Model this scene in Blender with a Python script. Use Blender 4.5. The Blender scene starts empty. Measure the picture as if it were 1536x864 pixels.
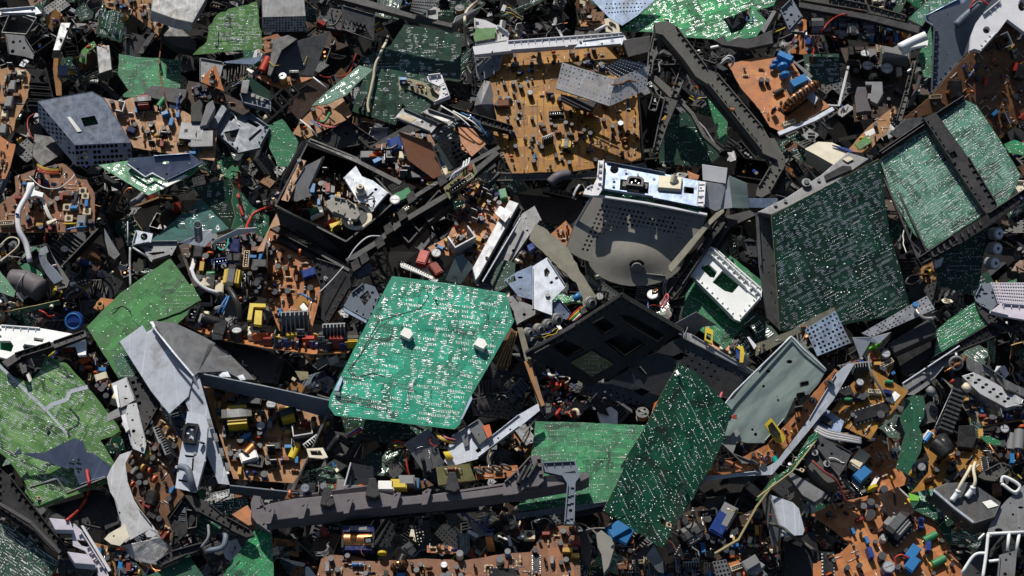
import bpy, bmesh, math, random
from mathutils import Vector as V, Matrix as Mx
from mathutils.geometry import tessellate_polygon
sc = bpy.context.scene
COL = sc.collection
# ------------------------------------------------------------------ camera, sky, sun, exposure
U = 0.0012                       # metres per photo pixel at the heap's mean level
TILT, HFOV = math.radians(28), math.radians(30)
TH = math.tan(HFOV / 2)
D = 768 * U / TH
CAM = V((0, -D * math.sin(TILT), D * math.cos(TILT)))
cd = bpy.data.cameras.new('camera'); cam = bpy.data.objects.new('camera', cd); COL.objects.link(cam)
cam.location = CAM; cam.rotation_euler = (TILT, 0, 0)
cd.sensor_width = 36; cd.angle = HFOV; cd.clip_start = 0.05; cd.clip_end = 1500
sc.camera = cam
SUN_EL, SUN_AZ = math.radians(43), math.radians(-17)      # azimuth from +Y, towards +X
w = bpy.data.worlds.new('World'); sc.world = w; w.use_nodes = True
nt = w.node_tree; bg = nt.nodes['Background']; sky = nt.nodes.new('ShaderNodeTexSky')
sky.sky_type = 'NISHITA'; sky.sun_disc = False; sky.sun_elevation = SUN_EL; sky.sun_rotation = SUN_AZ
nt.links.new(sky.outputs[0], bg.inputs[0]); bg.inputs[1].default_value = 0.065
sd = V((math.sin(SUN_AZ) * math.cos(SUN_EL), math.cos(SUN_AZ) * math.cos(SUN_EL), math.sin(SUN_EL)))
ld = bpy.data.lights.new('sun', 'SUN'); ld.energy = 4.8; ld.angle = math.radians(0.5); ld.color = (1, 0.95, 0.88)
sun = bpy.data.objects.new('sun', ld); COL.objects.link(sun); sun.rotation_euler = sd.to_track_quat('Z', 'Y').to_euler(); sun.location = sd * 5
sc.view_settings.view_transform = 'Standard'; sc.view_settings.look = 'None'
sc.view_settings.exposure = 0.0; sc.view_settings.gamma = 1
# ------------------------------------------------------------------ materials
MC = {}
def material(name, col, rough=.5, metal=0., var=.2, dust=.2, bump=.15, col2=None, scale=40, coat=0, stretch=None):
    m = bpy.data.materials.new(name); m.use_nodes = True; m.diffuse_color = (*col, 1)
    n = m.node_tree; L = n.links.new; b = n.nodes['Principled BSDF']
    tc = n.nodes.new('ShaderNodeTexCoord'); vec = tc.outputs['Object']
    if stretch:
        mp = n.nodes.new('ShaderNodeMapping'); mp.inputs['Scale'].default_value = stretch; L(vec, mp.inputs[0]); vec = mp.outputs[0]
    def noise(s, d=5, r=.6):
        t = n.nodes.new('ShaderNodeTexNoise'); t.inputs['Scale'].default_value = s; t.inputs['Detail'].default_value = d
        t.inputs['Roughness'].default_value = r; L(vec, t.inputs['Vector']); return t.outputs['Fac']
    def ramp(f, a, bb, lo=0., hi=1.):
        r = n.nodes.new('ShaderNodeMapRange'); L(f, r.inputs[0]); r.inputs[1].default_value = a; r.inputs[2].default_value = bb
        r.inputs[3].default_value = lo; r.inputs[4].default_value = hi; return r.outputs[0]
    def mix(f, a, bb):
        x = n.nodes.new('ShaderNodeMix'); x.data_type = 'RGBA'; L(f, x.inputs[0])
        for s, q in ((6, a), (7, bb)):
            if hasattr(q, 'type') and not isinstance(q, tuple): L(q, x.inputs[s])
            else: x.inputs[s].default_value = (*q, 1)
        return x.outputs[2]
    n1 = noise(scale); c2 = col2 or tuple(c * (1 - var) for c in col)
    c = mix(ramp(n1, .35, .65), col, c2)
    if dust:
        n2 = noise(scale * .35, 8, .7); c = mix(ramp(n2, .45, .75, 0, dust), c, (.23, .2, .16))
        n3 = noise(scale * 6, 2, .5); c = mix(ramp(n3, .62, .72, 0, dust * .9), c, (.05, .045, .04) if sum(col) > .5 else (.3, .28, .25))
    if metal and not stretch:
        vo = n.nodes.new('ShaderNodeTexVoronoi'); vo.feature = 'DISTANCE_TO_EDGE'; vo.inputs['Scale'].default_value = scale * .9
        wv = n.nodes.new('ShaderNodeVectorMath'); wv.operation = 'MULTIPLY'; wv.inputs[1].default_value = (1, .12, .5); L(vec, wv.inputs[0]); L(wv.outputs[0], vo.inputs['Vector'])
        c = mix(ramp(vo.outputs['Distance'], .0, .012, .45, 0), c, tuple(min(1, q * 1.7) for q in col)); c = mix(ramp(noise(scale * .5, 6, .65), .56, .66, 0, .35), c, (.1, .075, .05))
    L(c, b.inputs['Base Color']); b.inputs['Metallic'].default_value = metal; b.inputs['Specular IOR Level'].default_value = .3
    L(ramp(noise(scale * 1.7), .3, .7, max(.05, rough - .12), min(1, rough + .18)), b.inputs['Roughness'])
    if coat: b.inputs['Coat Weight'].default_value = coat; b.inputs['Coat Roughness'].default_value = .2
    if bump:
        bp = n.nodes.new('ShaderNodeBump'); bp.inputs['Strength'].default_value = bump; bp.inputs['Distance'].default_value = .002
        L(noise(scale * 1.3, 4), bp.inputs['Height']); L(bp.outputs[0], b.inputs['Normal'])
    MC[name] = m; return m
X = material
# plastics
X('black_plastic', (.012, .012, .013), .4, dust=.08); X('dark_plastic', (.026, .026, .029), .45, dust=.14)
X('frame_plastic', (.07, .07, .062), .55, dust=.3); X('warm_grey_plastic', (.12, .108, .118), .6, dust=.2)
X('putty_plastic', (.25, .24, .21), .6, dust=.2, var=.15); X('grey_plastic', (.25, .25, .26), .55); X('pale_plastic', (.6, .6, .62), .5, var=.12, dust=.15)
X('cream_plastic', (.68, .62, .48), .5, var=.15, dust=.2); X('white_plastic', (.76, .78, .76), .45, var=.1, dust=.18); X('lilac_plastic', (.5, .47, .53), .5, var=.12)
X('blue_grey', (.14, .17, .21), .45, dust=.1, var=.2)
# metals
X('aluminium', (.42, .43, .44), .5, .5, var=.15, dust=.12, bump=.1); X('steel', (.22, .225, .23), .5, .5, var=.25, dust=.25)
X('dark_steel', (.08, .085, .09), .48, .6, var=.3, dust=.25); X('blue_steel', (.2, .26, .36), .42, .6, var=.25, dust=.15)
X('pale_steel', (.42, .45, .5), .55, .4, var=.12, dust=.12); X('brushed_steel', (.19, .24, .225), .36, .75, var=.2, dust=.03, stretch=(.12, .5, 1), col2=(.17, .22, .205), bump=0)
X('shield_steel', (.11, .14, .21), .36, .7, var=.2, dust=.1, scale=12); X('case_steel', (.16, .185, .235), .4, .65, var=.12, dust=.1, bump=.1); X('copper', (.62, .25, .09), .35, .8, var=.3); X('gold_wire', (.6, .42, .2), .4, .8)  # case_steel: blue of the reflected sky put into the base colour
X('solder', (.74, .76, .75), .3, .55, var=.2, dust=.1, bump=.4, scale=300); X('rust', (.2, .11, .06), .8); X('foil', (.6, .58, .54), .35, .6, bump=.9, scale=90)
# boards: mask, pour
for k, a, b in (('teal', (.008, .26, .155), (.015, .37, .23)), ('green', (.02, .17, .07), (.035, .26, .1)), ('light_green', (.09, .22, .06), (.17, .34, .11)),
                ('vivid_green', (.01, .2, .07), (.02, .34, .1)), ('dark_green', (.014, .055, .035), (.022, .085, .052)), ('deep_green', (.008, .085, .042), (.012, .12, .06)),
                ('pale_green', (.05, .17, .11), (.11, .28, .2)), ('plain_green', (.02, .15, .025), (.03, .21, .04)), ('dusk_teal', (.01, .1, .09), (.016, .15, .13)),
                ('tan', (.35, .17, .062), (.43, .22, .085)), ('orange', (.44, .16, .05), (.5, .21, .07)), ('amber', (.34, .15, .016), (.44, .21, .025)),
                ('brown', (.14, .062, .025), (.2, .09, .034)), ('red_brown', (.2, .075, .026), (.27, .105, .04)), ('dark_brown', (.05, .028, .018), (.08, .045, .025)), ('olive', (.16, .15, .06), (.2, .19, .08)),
                ('speckled', (.2, .19, .14), (.33, .32, .26))):
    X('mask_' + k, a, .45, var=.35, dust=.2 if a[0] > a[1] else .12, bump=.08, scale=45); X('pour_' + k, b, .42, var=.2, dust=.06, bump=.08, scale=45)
X('edge_fibre', (.4, .33, .16), .8); X('edge_paper', (.45, .28, .12), .85); X('silk', (.45, .42, .36), .7, dust=.3); X('trace_dark', (.01, .03, .02), .4)
X('print_brown', (.13, .05, .012), .6)
# component colours
for k, c, r in (('blue', (.018, .05, .22), .3), ('sky_blue', (.03, .17, .4), .35), ('navy', (.015, .02, .09), .3), ('black', (.012, .012, .013), .35), ('red', (.4, .035, .02), .4),
                ('dark_red', (.22, .03, .02), .45), ('yellow', (.6, .44, .03), .45), ('orange_red', (.5, .1, .02), .4), ('lime', (.15, .45, .05), .4), ('green', (.03, .2, .08), .4),
                ('teal', (.0, .35, .3), .4), ('white', (.8, .79, .74), .5), ('cream', (.65, .58, .42), .5), ('grey', (.2, .2, .2), .5), ('brown', (.16, .06, .025), .5), ('pink', (.6, .12, .15), .5), ('ochre', (.5, .3, .06), .5), ('beige', (.5, .4, .26), .5)):
    X('c_' + k, c, r, var=.12, dust=.18, bump=0)
X('soil', (.006, .0055, .005), .95, dust=.02, bump=.8, scale=20)
# ------------------------------------------------------------------ photo pixel + height -> point of the heap
CR = Mx.Rotation(TILT, 3, 'X')
def ray(x, y): return CR @ V(((x - 768) / 768 * TH, (432 - y) / 768 * TH, -1))
def P(x, y, h):
    d = ray(x, y); return CAM + d * ((h * U - CAM.z) / d.z)
TX, TY = (0, 380, 760, 1136), (0, 215, 430, 639)
def z(c, r, a): return [(TX[c] + a[i] / 3.84, TY[r] + a[i + 1] / 3.84) for i in range(0, len(a), 2)]
def zh(c, r, a): return [(TX[c] + a[i] / 3.84, TY[r] + a[i + 1] / 3.84, a[i + 2]) for i in range(0, len(a), 3)]
class Fr:
    def __init__(s, c, hs, ax=None):
        h, gx, gy = hs
        s.o = P(c[0], c[1], h); a = P(c[0] + 60, c[1], h + 60 * gx); b = P(c[0], c[1] - 60, h + 60 * gy)
        s.n = (a - s.o).cross(b - s.o).normalized()
        ax = ax or (1, 0); k = 30 / math.hypot(*ax)
        u = (s.hit(c[0] + ax[0] * k, c[1] + ax[1] * k) - s.o).normalized(); v = s.n.cross(u)
        s.M = Mx(((u.x, v.x, s.n.x, s.o.x), (u.y, v.y, s.n.y, s.o.y), (u.z, v.z, s.n.z, s.o.z), (0, 0, 0, 1))); s.I = s.M.inverted()
    def hit(s, x, y):
        d = ray(x, y); return CAM + d * ((s.o - CAM).dot(s.n) / d.dot(s.n))
    def loc(s, x, y):
        p = s.I @ s.hit(x, y); return (p.x / U, p.y / U)
def cen(o): return (sum(p[0] for p in o) / len(o), sum(p[1] for p in o) / len(o))
def area(o): return sum(o[i][0] * o[(i + 1) % len(o)][1] - o[(i + 1) % len(o)][0] * o[i][1] for i in range(len(o))) / 2
def ccw(o): return o if area(o) > 0 else o[::-1]
def inside(p, o):
    x, y = p; r = False; j = len(o) - 1
    for i in range(len(o)):
        a, b = o[i], o[j]
        if (a[1] > y) != (b[1] > y) and x < (b[0] - a[0]) * (y - a[1]) / (b[1] - a[1]) + a[0]: r = not r
        j = i
    return r
def jagged(o, amp, rng, step=7):
    q = []
    for i in range(len(o)):
        a, b = o[i], o[(i + 1) % len(o)]; l = math.hypot(b[0] - a[0], b[1] - a[1]); k = max(1, int(l / step)); q.append(a)
        for j in range(1, k): t = j / k; q.append((a[0] + (b[0] - a[0]) * t + rng.uniform(-amp, amp), a[1] + (b[1] - a[1]) * t + rng.uniform(-amp, amp)))
    return q
# ------------------------------------------------------------------ mesh builder (units: photo pixels, local frame)
class B:
    def __init__(s): s.v = []; s.f = []; s.m = []; s.mats = []; s.sm = []
    def mi(s, m):
        if m not in s.mats: s.mats.append(m)
        return s.mats.index(m)
    def face(s, vs, m, smooth=False):
        i = len(s.v); s.v += [tuple(p) for p in vs]; s.f.append(tuple(range(i, i + len(vs)))); s.m.append(s.mi(m)); s.sm.append(smooth)
    def shape(s, vs, fs, m, smooth=False):
        i = len(s.v); s.v += [tuple(p) for p in vs]; k = s.mi(m)
        for f in fs: s.f.append(tuple(j + i for j in f)); s.m.append(k); s.sm.append(smooth)
    def box(s, x0, x1, y0, y1, z0, z1, m, top=1.):
        cx, cy = (x0 + x1) / 2, (y0 + y1) / 2; q = [(x0, y0), (x1, y0), (x1, y1), (x0, y1)]
        s.shape([(x, y, z0) for x, y in q] + [(cx + (x - cx) * top, cy + (y - cy) * top, z1) for x, y in q],
                [(3, 2, 1, 0), (4, 5, 6, 7), (0, 1, 5, 4), (1, 2, 6, 5), (2, 3, 7, 6), (3, 0, 4, 7)], m)
    def cyl(s, a, b, r, m, mt=None, n=12, r2=None):
        a, b = V(a), V(b); d = (b - a).normalized(); t = V((1, 0, 0)) if abs(d.x) < .8 else V((0, 1, 0)); u = d.cross(t).normalized(); w_ = d.cross(u); r2 = r if r2 is None else r2
        ra = [a + (u * math.cos(2 * math.pi * i / n) + w_ * math.sin(2 * math.pi * i / n)) * r for i in range(n)]
        rb = [b + (u * math.cos(2 * math.pi * i / n) + w_ * math.sin(2 * math.pi * i / n)) * r2 for i in range(n)]
        s.shape(ra + rb, [(i, (i + 1) % n, n + (i + 1) % n, n + i) for i in range(n)], m, True)
        s.face(ra[::-1], m); s.face(rb, mt or m)
    def tube(s, pts, r, m, n=6):
        pts = [V(p) for p in pts]; rings = []; u = None
        for i, p in enumerate(pts):
            d = (pts[min(i + 1, len(pts) - 1)] - pts[max(i - 1, 0)]).normalized()
            if u is None: u = d.cross(V((0, 0, 1)) if abs(d.z) < .9 else V((1, 0, 0))).normalized()
            u = (u - d * u.dot(d)).normalized(); w_ = d.cross(u)
            rings += [p + (u * math.cos(2 * math.pi * k / n) + w_ * math.sin(2 * math.pi * k / n)) * r for k in range(n)]
        s.shape(rings, [(i * n + k, i * n + (k + 1) % n, (i + 1) * n + (k + 1) % n, (i + 1) * n + k) for i in range(len(pts) - 1) for k in range(n)] + [tuple(range(n))[::-1], tuple(range(len(rings) - n, len(rings)))], m, True)
    def torus(s, c, R, r, m, m2=None, ax='z', n=20, k=7, a0=0, a1=2 * math.pi):
        for i in range(n):
            vs = []
            for t in (i, i + 1):
                a = a0 + (a1 - a0) * t / n
                for j in range(k):
                    b = 2 * math.pi * j / k; q = R + r * math.cos(b); p = (q * math.cos(a), q * math.sin(a), r * math.sin(b))
                    if ax == 'y': p = (p[0], p[2], p[1])
                    if ax == 'x': p = (p[2], p[0], p[1])
                    vs.append((c[0] + p[0], c[1] + p[1], c[2] + p[2]))
            s.shape(vs, [(j, (j + 1) % k, k + (j + 1) % k, k + j) for j in range(k)], m if i % 2 or not m2 else m2, True)
    def prism(s, o, z0, z1, mt, ms=None, holes=(), mb=None):
        o = ccw(o); loops = [o] + [ccw(h)[::-1] for h in holes]; flat_ = [p for l in loops for p in l]
        tr = tessellate_polygon([[V((p[0], p[1], 0)) for p in l] for l in loops]); n = len(flat_); top = []; bot = []
        for t in tr:
            a, b, c = (flat_[i] for i in t); k = (b[0] - a[0]) * (c[1] - a[1]) - (b[1] - a[1]) * (c[0] - a[0])
            if abs(k) < 1e-9: continue
            t = tuple(t) if k > 0 else tuple(t)[::-1]; top.append(t); bot.append(t[::-1])
        s.shape([(p[0], p[1], z1) for p in flat_], top, mt); s.shape([(p[0], p[1], z0) for p in flat_], bot, mb or mt)
        i = 0
        for l in loops:
            k = len(l); vs = [(p[0], p[1], z0) for p in l] + [(p[0], p[1], z1) for p in l]
            s.shape(vs, [(j, (j + 1) % k, k + (j + 1) % k, k + j) for j in range(k)], ms or mt)
    def dome(s, c, r, h, m, n=6):
        s.shape([(c[0] + r * math.cos(2 * math.pi * i / n), c[1] + r * math.sin(2 * math.pi * i / n), c[2]) for i in range(n)] + [(c[0] + r * .55 * math.cos(2 * math.pi * i / n), c[1] + r * .55 * math.sin(2 * math.pi * i / n), c[2] + h * .8) for i in range(n)] + [(c[0], c[1], c[2] + h)],
                [(i, (i + 1) % n, n + (i + 1) % n, n + i) for i in range(n)] + [(n + i, n + (i + 1) % n, 2 * n) for i in range(n)], m, True)
    def mesh(s, name):
        me = bpy.data.meshes.new(name); me.from_pydata([(a * U, b * U, c * U) for a, b, c in s.v], [], s.f)
        for m in s.mats: me.materials.append(MC[m])
        me.polygons.foreach_set('material_index', s.m); me.polygons.foreach_set('use_smooth', s.sm); me.update(); return me
# ------------------------------------------------------------------ objects
WM = {}; MAIN = []
def put(name, data, M, parent=None, label=None, cat=None, group=None, kind=None):
    o = bpy.data.objects.new(name, data); COL.objects.link(o); WM[o.name] = M
    if parent is not None: o.parent = parent; o.matrix_basis = WM[parent.name].inverted() @ M
    else: o.matrix_basis = M
    if label: o['label'] = label
    if label and name.split('_')[-1] in ('slab', 'panel', 'wall', 'trim', 'backplane', 'beam', 'sheet', 'board', 'plate', 'strip', 'ledge', 'rim', 'column'): o['kind'] = 'thing'
    if cat: o['category'] = cat
    if group: o['group'] = group
    if kind: o['kind'] = kind
    return o
def thing(name, label, cat, at, group=None, M=None, ref=None):
    M = M or Mx.Translation(P(*at)); o = put(name, None, M, None, label, cat, group); o.empty_display_size = .02
    if ref: MAIN.append((at[0], at[1], ref))
    return o
def bevel(o, w_=.8):
    b = o.modifiers.new('bevel', 'BEVEL'); b.width = w_ * U; b.segments = 2; b.limit_method = 'ANGLE'; b.angle_limit = .6; return o
def flat(name, o, hs, t, mat, parent=None, label=None, cat=None, holes=(), ax=None, side=None, jag=0, seed=1, group=None, bev=.6, ref=None):
    """a plate traced by its outline, lying in the plane hs = (height, slope to the right, slope up the picture), t thick"""
    c = cen(o); fr = Fr(c, hs, ax); q = [fr.loc(*p) for p in o]
    if jag: q = jagged(q, jag, random.Random(seed))
    hl = [[fr.loc(*p) for p in h] for h in holes]; rg = random.Random(int(abs(c[0] * 7 + c[1] * 13))); plain = not mat.startswith(('mask_', 'c_')) and t >= 1.4 and abs(area(q)) > 500
    xs, ys = [p[0] for p in q], [p[1] for p in q]; metal = 'steel' in mat or 'alumin' in mat
    if plain and len(hl) < 2:
        for _ in range(60 if metal else 20):
            if len(hl) > (7 if metal else 2): break
            x, y, r = rg.uniform(min(xs), max(xs)), rg.uniform(min(ys), max(ys)), rg.choice((1.1, 1.3, 1.8, 2.6)); w_ = rg.choice((1, 1, 1, 2.2))
            if all(inside((x + a * r * w_ * 2, y + e * r * 2), q) for a, e in ((1, 1), (-1, 1), (1, -1), (-1, -1))) and all(abs(x - cen(h)[0]) + abs(y - cen(h)[1]) > 16 and not inside((x, y), h) for h in hl): hl.append(circ(x, y, r * w_, 10, r))
    b = B(); b.prism(q, -t, 0, mat, side, hl)
    if plain:
        Q = ccw(q); ed = sorted(range(len(Q)), key=lambda i: -math.dist(Q[i], Q[(i + 1) % len(Q)]))[:2 if metal else 3]
        for i in ed:
            A, E = V(Q[i]), V(Q[(i + 1) % len(Q)]); d = (E - A)
            if d.length < 14: continue
            d.normalize(); n_ = V((-d.y, d.x)); lw, lh = (1.1, rg.uniform(2, 5)) if metal else (1.8, rg.uniform(2.5, 6)); A2, E2 = A + d * 2 + n_ * .15, E - d * 2 + n_ * .15; v4 = [A2, E2, E2 + n_ * lw, A2 + n_ * lw]
            b.shape([(*p, -.2) for p in v4] + [(*p, lh) for p in v4], [(3, 2, 1, 0), (4, 5, 6, 7), (0, 1, 5, 4), (1, 2, 6, 5), (2, 3, 7, 6), (3, 0, 4, 7)], mat)
            if not metal:
                for k in range(int((E - A).length / 11)):
                    p = A2 + d * (5 + k * 11) + n_ * lw; g = [p, p + d * 1.1, p + d * 1.1 + n_ * 5, p + n_ * 5]
                    if all(inside((e.x, e.y), q) and not any(inside((e.x, e.y), h) for h in hl) for e in g[2:]): b.shape([(*e, -.2) for e in g] + [(*e, lh * .7) for e in g], [(3, 2, 1, 0), (4, 5, 6, 7), (0, 1, 5, 4), (1, 2, 6, 5), (2, 3, 7, 6), (3, 0, 4, 7)], mat)
    ob = put(name, b.mesh(name), fr.M, parent, label, cat, group)
    if bev: bevel(ob, min(bev, t * .3))
    if ref and not parent: MAIN.append((*c, ref))
    ob_fr[ob.name] = fr
    return ob
ob_fr = {}
def circ(x, y, r, n=12, ry=None): return [(x + r * math.cos(2 * math.pi * i / n), y + (ry or r) * math.sin(2 * math.pi * i / n)) for i in range(n)]
def quadgrid(b, A, Bq, C, Dq, nu, nv, r, mat, t=1.0, skip=0, rng=None, margin=.0):
    """a perforated panel between four corners: nu x nv round holes cut through it"""
    A, Bq, C, Dq = map(V, (A, Bq, C, Dq)); nrm = (Bq - A).cross(Dq - A).normalized() * t
    def at(u, v): return A * (1 - u) * (1 - v) + Bq * u * (1 - v) + C * u * v + Dq * (1 - u) * v
    for i in range(nu):
        for j in range(nv):
            u0, u1, v0, v1 = i / nu, (i + 1) / nu, j / nv, (j + 1) / nv
            sq = [(u0, v0), ((u0 + u1) / 2, v0), (u1, v0), (u1, (v0 + v1) / 2), (u1, v1), ((u0 + u1) / 2, v1), (u0, v1), (u0, (v0 + v1) / 2)]
            o_ = [at(*p) for p in sq]
            if skip and (rng or random).random() < skip or margin and (i < margin or j < margin or i >= nu - margin or j >= nv - margin):
                b.face([p for p in o_], mat); b.face([p - nrm for p in o_][::-1], mat); continue
            c = at((u0 + u1) / 2, (v0 + v1) / 2); inn = [c + (p - c).normalized() * r for p in o_]
            vs = [*o_, *inn, *[p - nrm for p in o_], *[p - nrm for p in inn]]
            b.shape(vs, [(k, (k + 1) % 8, 8 + (k + 1) % 8, 8 + k) for k in range(8)] + [(16 + (k + 1) % 8, 16 + k, 24 + k, 24 + (k + 1) % 8) for k in range(8)] + [(8 + k, 8 + (k + 1) % 8, 24 + (k + 1) % 8, 24 + k) for k in range(8)], mat)
def planar(v):
    n = len(v); mx, my, mh = (sum(p[i] for p in v) / n for i in range(3)); a = [p[0] - mx for p in v]; b = [p[1] - my for p in v]; c = [p[2] - mh for p in v]
    xx, yy, xy, xc, yc = sum(i * i for i in a), sum(i * i for i in b), sum(i * j for i, j in zip(a, b)), sum(i * j for i, j in zip(a, c)), sum(i * j for i, j in zip(b, c)); D_ = xx * yy - xy * xy
    gx, gy = (xc * yy - yc * xy) / D_, (yc * xx - xc * xy) / D_; fr = Fr((mx, my), (mh, gx, -gy)); return [fr.hit(p[0], p[1]) for p in v]
def sheet(name, verts, faces, mat, t=1.2, parent=None, label=None, cat=None, group=None, ref=None):
    """folded sheet metal: corners (x, y, height), faces as index tuples or ('perf', (a,b,c,d), nu, nv, r)"""
    W3 = planar(verts) if len(verts) > 3 and name not in ('crumpled_foot', 'folded_metal', 'folded_end', 'rear_wall', 'rounded_corner', 'arm') else [P(*v) for v in verts]; o0 = W3[0]; pts = [(v - o0) / U for v in W3]; b = B()
    bm = bmesh.new(); bv = [bm.verts.new(p) for p in pts]
    for f in faces:
        if f[0] == 'perf': quadgrid(b, *[pts[i] for i in f[1]], f[2], f[3], f[4], mat, t, f[5] if len(f) > 5 else 0, random.Random(3), f[6] if len(f) > 6 else 0)
        else: bm.faces.new([bv[i] for i in f])
    if bm.faces:
        bmesh.ops.recalc_face_normals(bm, faces=bm.faces[:])
        bmesh.ops.solidify(bm, geom=bm.faces[:], thickness=t)
        bm.verts.index_update(); b.shape([v.co for v in bm.verts], [[v.index for v in f.verts] for f in bm.faces], mat)
    bm.free(); ob = put(name, b.mesh(name), Mx.Translation(o0), parent, label, cat, group)
    if not any(f[0] == 'perf' for f in faces): bevel(ob, .35)
    if ref and not parent: MAIN.append((*cen(verts), ref))
    return ob
def pbox(name, label, cat, o, hs, drop, mat, parent=None, holes=(), perf={}, open_=False, t=1.2, group=None, ref=None, floor=True, solid=None, pn=None):
    """a case: top outline in the plane hs, walls running down by drop = (dx, dy in photo pixels, height lost); perf: wall index -> (nu, nv, r)"""
    c = cen(o); fr = Fr(c, hs); n = len(o); top = [fr.hit(*p) for p in o]; bot = [P(p[0] + drop[0], p[1] + drop[1], q.z / U - drop[2]) for p, q in zip(o, top)]
    root = parent or thing(name, label, cat, (c[0], c[1], hs[0] - drop[2]), group, ref=ref); o0 = fr.o
    L_ = [(q - o0) / U for q in top]; K = [(q - o0) / U for q in bot]; nm = pn or 'side_panel'
    if solid or (solid is None and not perf and not open_ and not holes):
        b = B(); f = [tuple(range(n)), tuple(range(2 * n - 1, n - 1, -1))] + [(i, n + i, n + (i + 1) % n, (i + 1) % n) for i in range(n)]
        b.shape(L_ + K, f, mat); bm = bmesh.new(); me = b.mesh(pn or 'case'); bm.from_mesh(me); bmesh.ops.recalc_face_normals(bm, faces=bm.faces[:]); bm.to_mesh(me); bm.free()
        bevel(put(pn or 'case', me, Mx.Translation(o0), root), .9); return root
    if not open_: flat('top_panel', o, hs, t, mat, root, holes=holes, bev=.5)
    elif floor: put('floor_panel', (lambda b: (b.shape([*K, *[k + V((0, 0, -t)) for k in K]], [tuple(range(n)), tuple(range(2 * n - 1, n - 1, -1))] + [(i, n + i, n + (i + 1) % n, (i + 1) % n) for i in range(n)], mat), b.mesh('floor_panel'))[1])(B()), Mx.Translation(o0), root)
    g = sum((V(q) for q in L_), V()) / n
    for i in range(n):
        j = (i + 1) % n; a, bq, cc, dd = L_[i], L_[j], K[j], K[i]
        if open_ is False: k = .15; a, bq, cc, dd = [p + (V((g.x - p.x, g.y - p.y, 0)).normalized() * k) for p in (a, bq, cc, dd)]
        b = B()
        if i in perf: quadgrid(b, a, bq, cc, dd, *perf[i][:3], mat, t, *(perf[i][3:4] or ()), random.Random(i))
        else:
            nr = (bq - a).cross(dd - a).normalized() * (t / 2)
            b.shape([a + nr, bq + nr, cc + nr, dd + nr, a - nr, bq - nr, cc - nr, dd - nr], [(0, 1, 2, 3), (7, 6, 5, 4), (0, 4, 5, 1), (1, 5, 6, 2), (2, 6, 7, 3), (3, 7, 4, 0)], mat)
        put(nm, b.mesh(nm), Mx.Translation(o0), root)
    return root
def beam(name, pts, w_, t, mat, parent=None, label=None, cat=None, group=None, ref=None):
    """a bar of rectangular section through points (x, y, height)"""
    Q = [P(*p) for p in pts]; o0 = Q[0]; Q = [(q - o0) / U for q in Q]; b = B()
    for i in range(len(Q) - 1):
        d = (Q[i + 1] - Q[i]).normalized(); sd_ = d.cross(V((0, 0, 1))).normalized() * w_ / 2; up = sd_.cross(d).normalized() * t / 2
        a, e = Q[i] - d * (w_ * .3 if i else 0), Q[i + 1]
        b.shape([a - sd_ - up, a + sd_ - up, a + sd_ + up, a - sd_ + up, e - sd_ - up, e + sd_ - up, e + sd_ + up, e - sd_ + up], [(0, 1, 2, 3), (7, 6, 5, 4), (0, 4, 5, 1), (1, 5, 6, 2), (2, 6, 7, 3), (3, 7, 4, 0)], mat)
    ob = bevel(put(name, b.mesh(name), Mx.Translation(o0), parent, label, cat, group), .5)
    if ref: MAIN.append((pts[0][0], pts[0][1], ref))
    return ob
def spline(Q, k=5):
    if len(Q) < 3: return Q
    r = []; E = [Q[0] * 2 - Q[1]] + Q + [Q[-1] * 2 - Q[-2]]
    for i in range(1, len(E) - 2):
        for j in range(k):
            t = j / k; a, b, c, d = E[i - 1:i + 3]; r.append(.5 * ((2 * b) + (c - a) * t + (2 * a - 5 * b + 4 * c - d) * t * t + (3 * b - a - 3 * c + d) * t ** 3))
    return r + [Q[-1]]
def cable(name, pts, r, mat, parent=None, label=None, cat=None, group=None, n=7):
    Q = [P(*p) for p in pts]; o0 = Q[0]; Q = spline([(q - o0) / U for q in Q]); b = B(); b.tube(Q, r, mat, n)
    return put(name, b.mesh(name), Mx.Translation(o0), parent, label, cat, group)
# ------------------------------------------------------------------ components that stand on boards
PROTO = {}
NAMES = {'cap': 'capacitor', 'bigcap': 'large_capacitor', 'disc': 'disc_capacitor', 'film': 'film_capacitor', 'res': 'resistor', 'cement': 'cement_resistor', 'chip': 'chip', 'tr': 'power_transistor', 'to92': 'transistor',
         'sink': 'heat_sink', 'trafo': 'transformer', 'tor': 'toroid_coil', 'coil': 'wound_coil', 'conn': 'pin_connector', 'pot': 'trimmer', 'jump': 'wire_link', 'diode': 'diode', 'stub': 'plastic_stub', 'block': 'relay', 'can': 'shield_can', 'iec': 'mains_socket', 'screw': 'screw', 'label': 'sticker', 'lying': 'lying_capacitor', 'usink': 'bent_heat_sink'}
DEFC = {'cap': 'navy black black blue black brown', 'bigcap': 'black navy', 'disc': 'orange_red ochre navy brown brown', 'film': 'dark_red black grey ochre brown sky_blue', 'res': 'beige beige brown brown', 'block': 'black grey black cream', 'conn': 'beige cream black', 'stub': 'white', 'lying': 'green blue black'}
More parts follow.
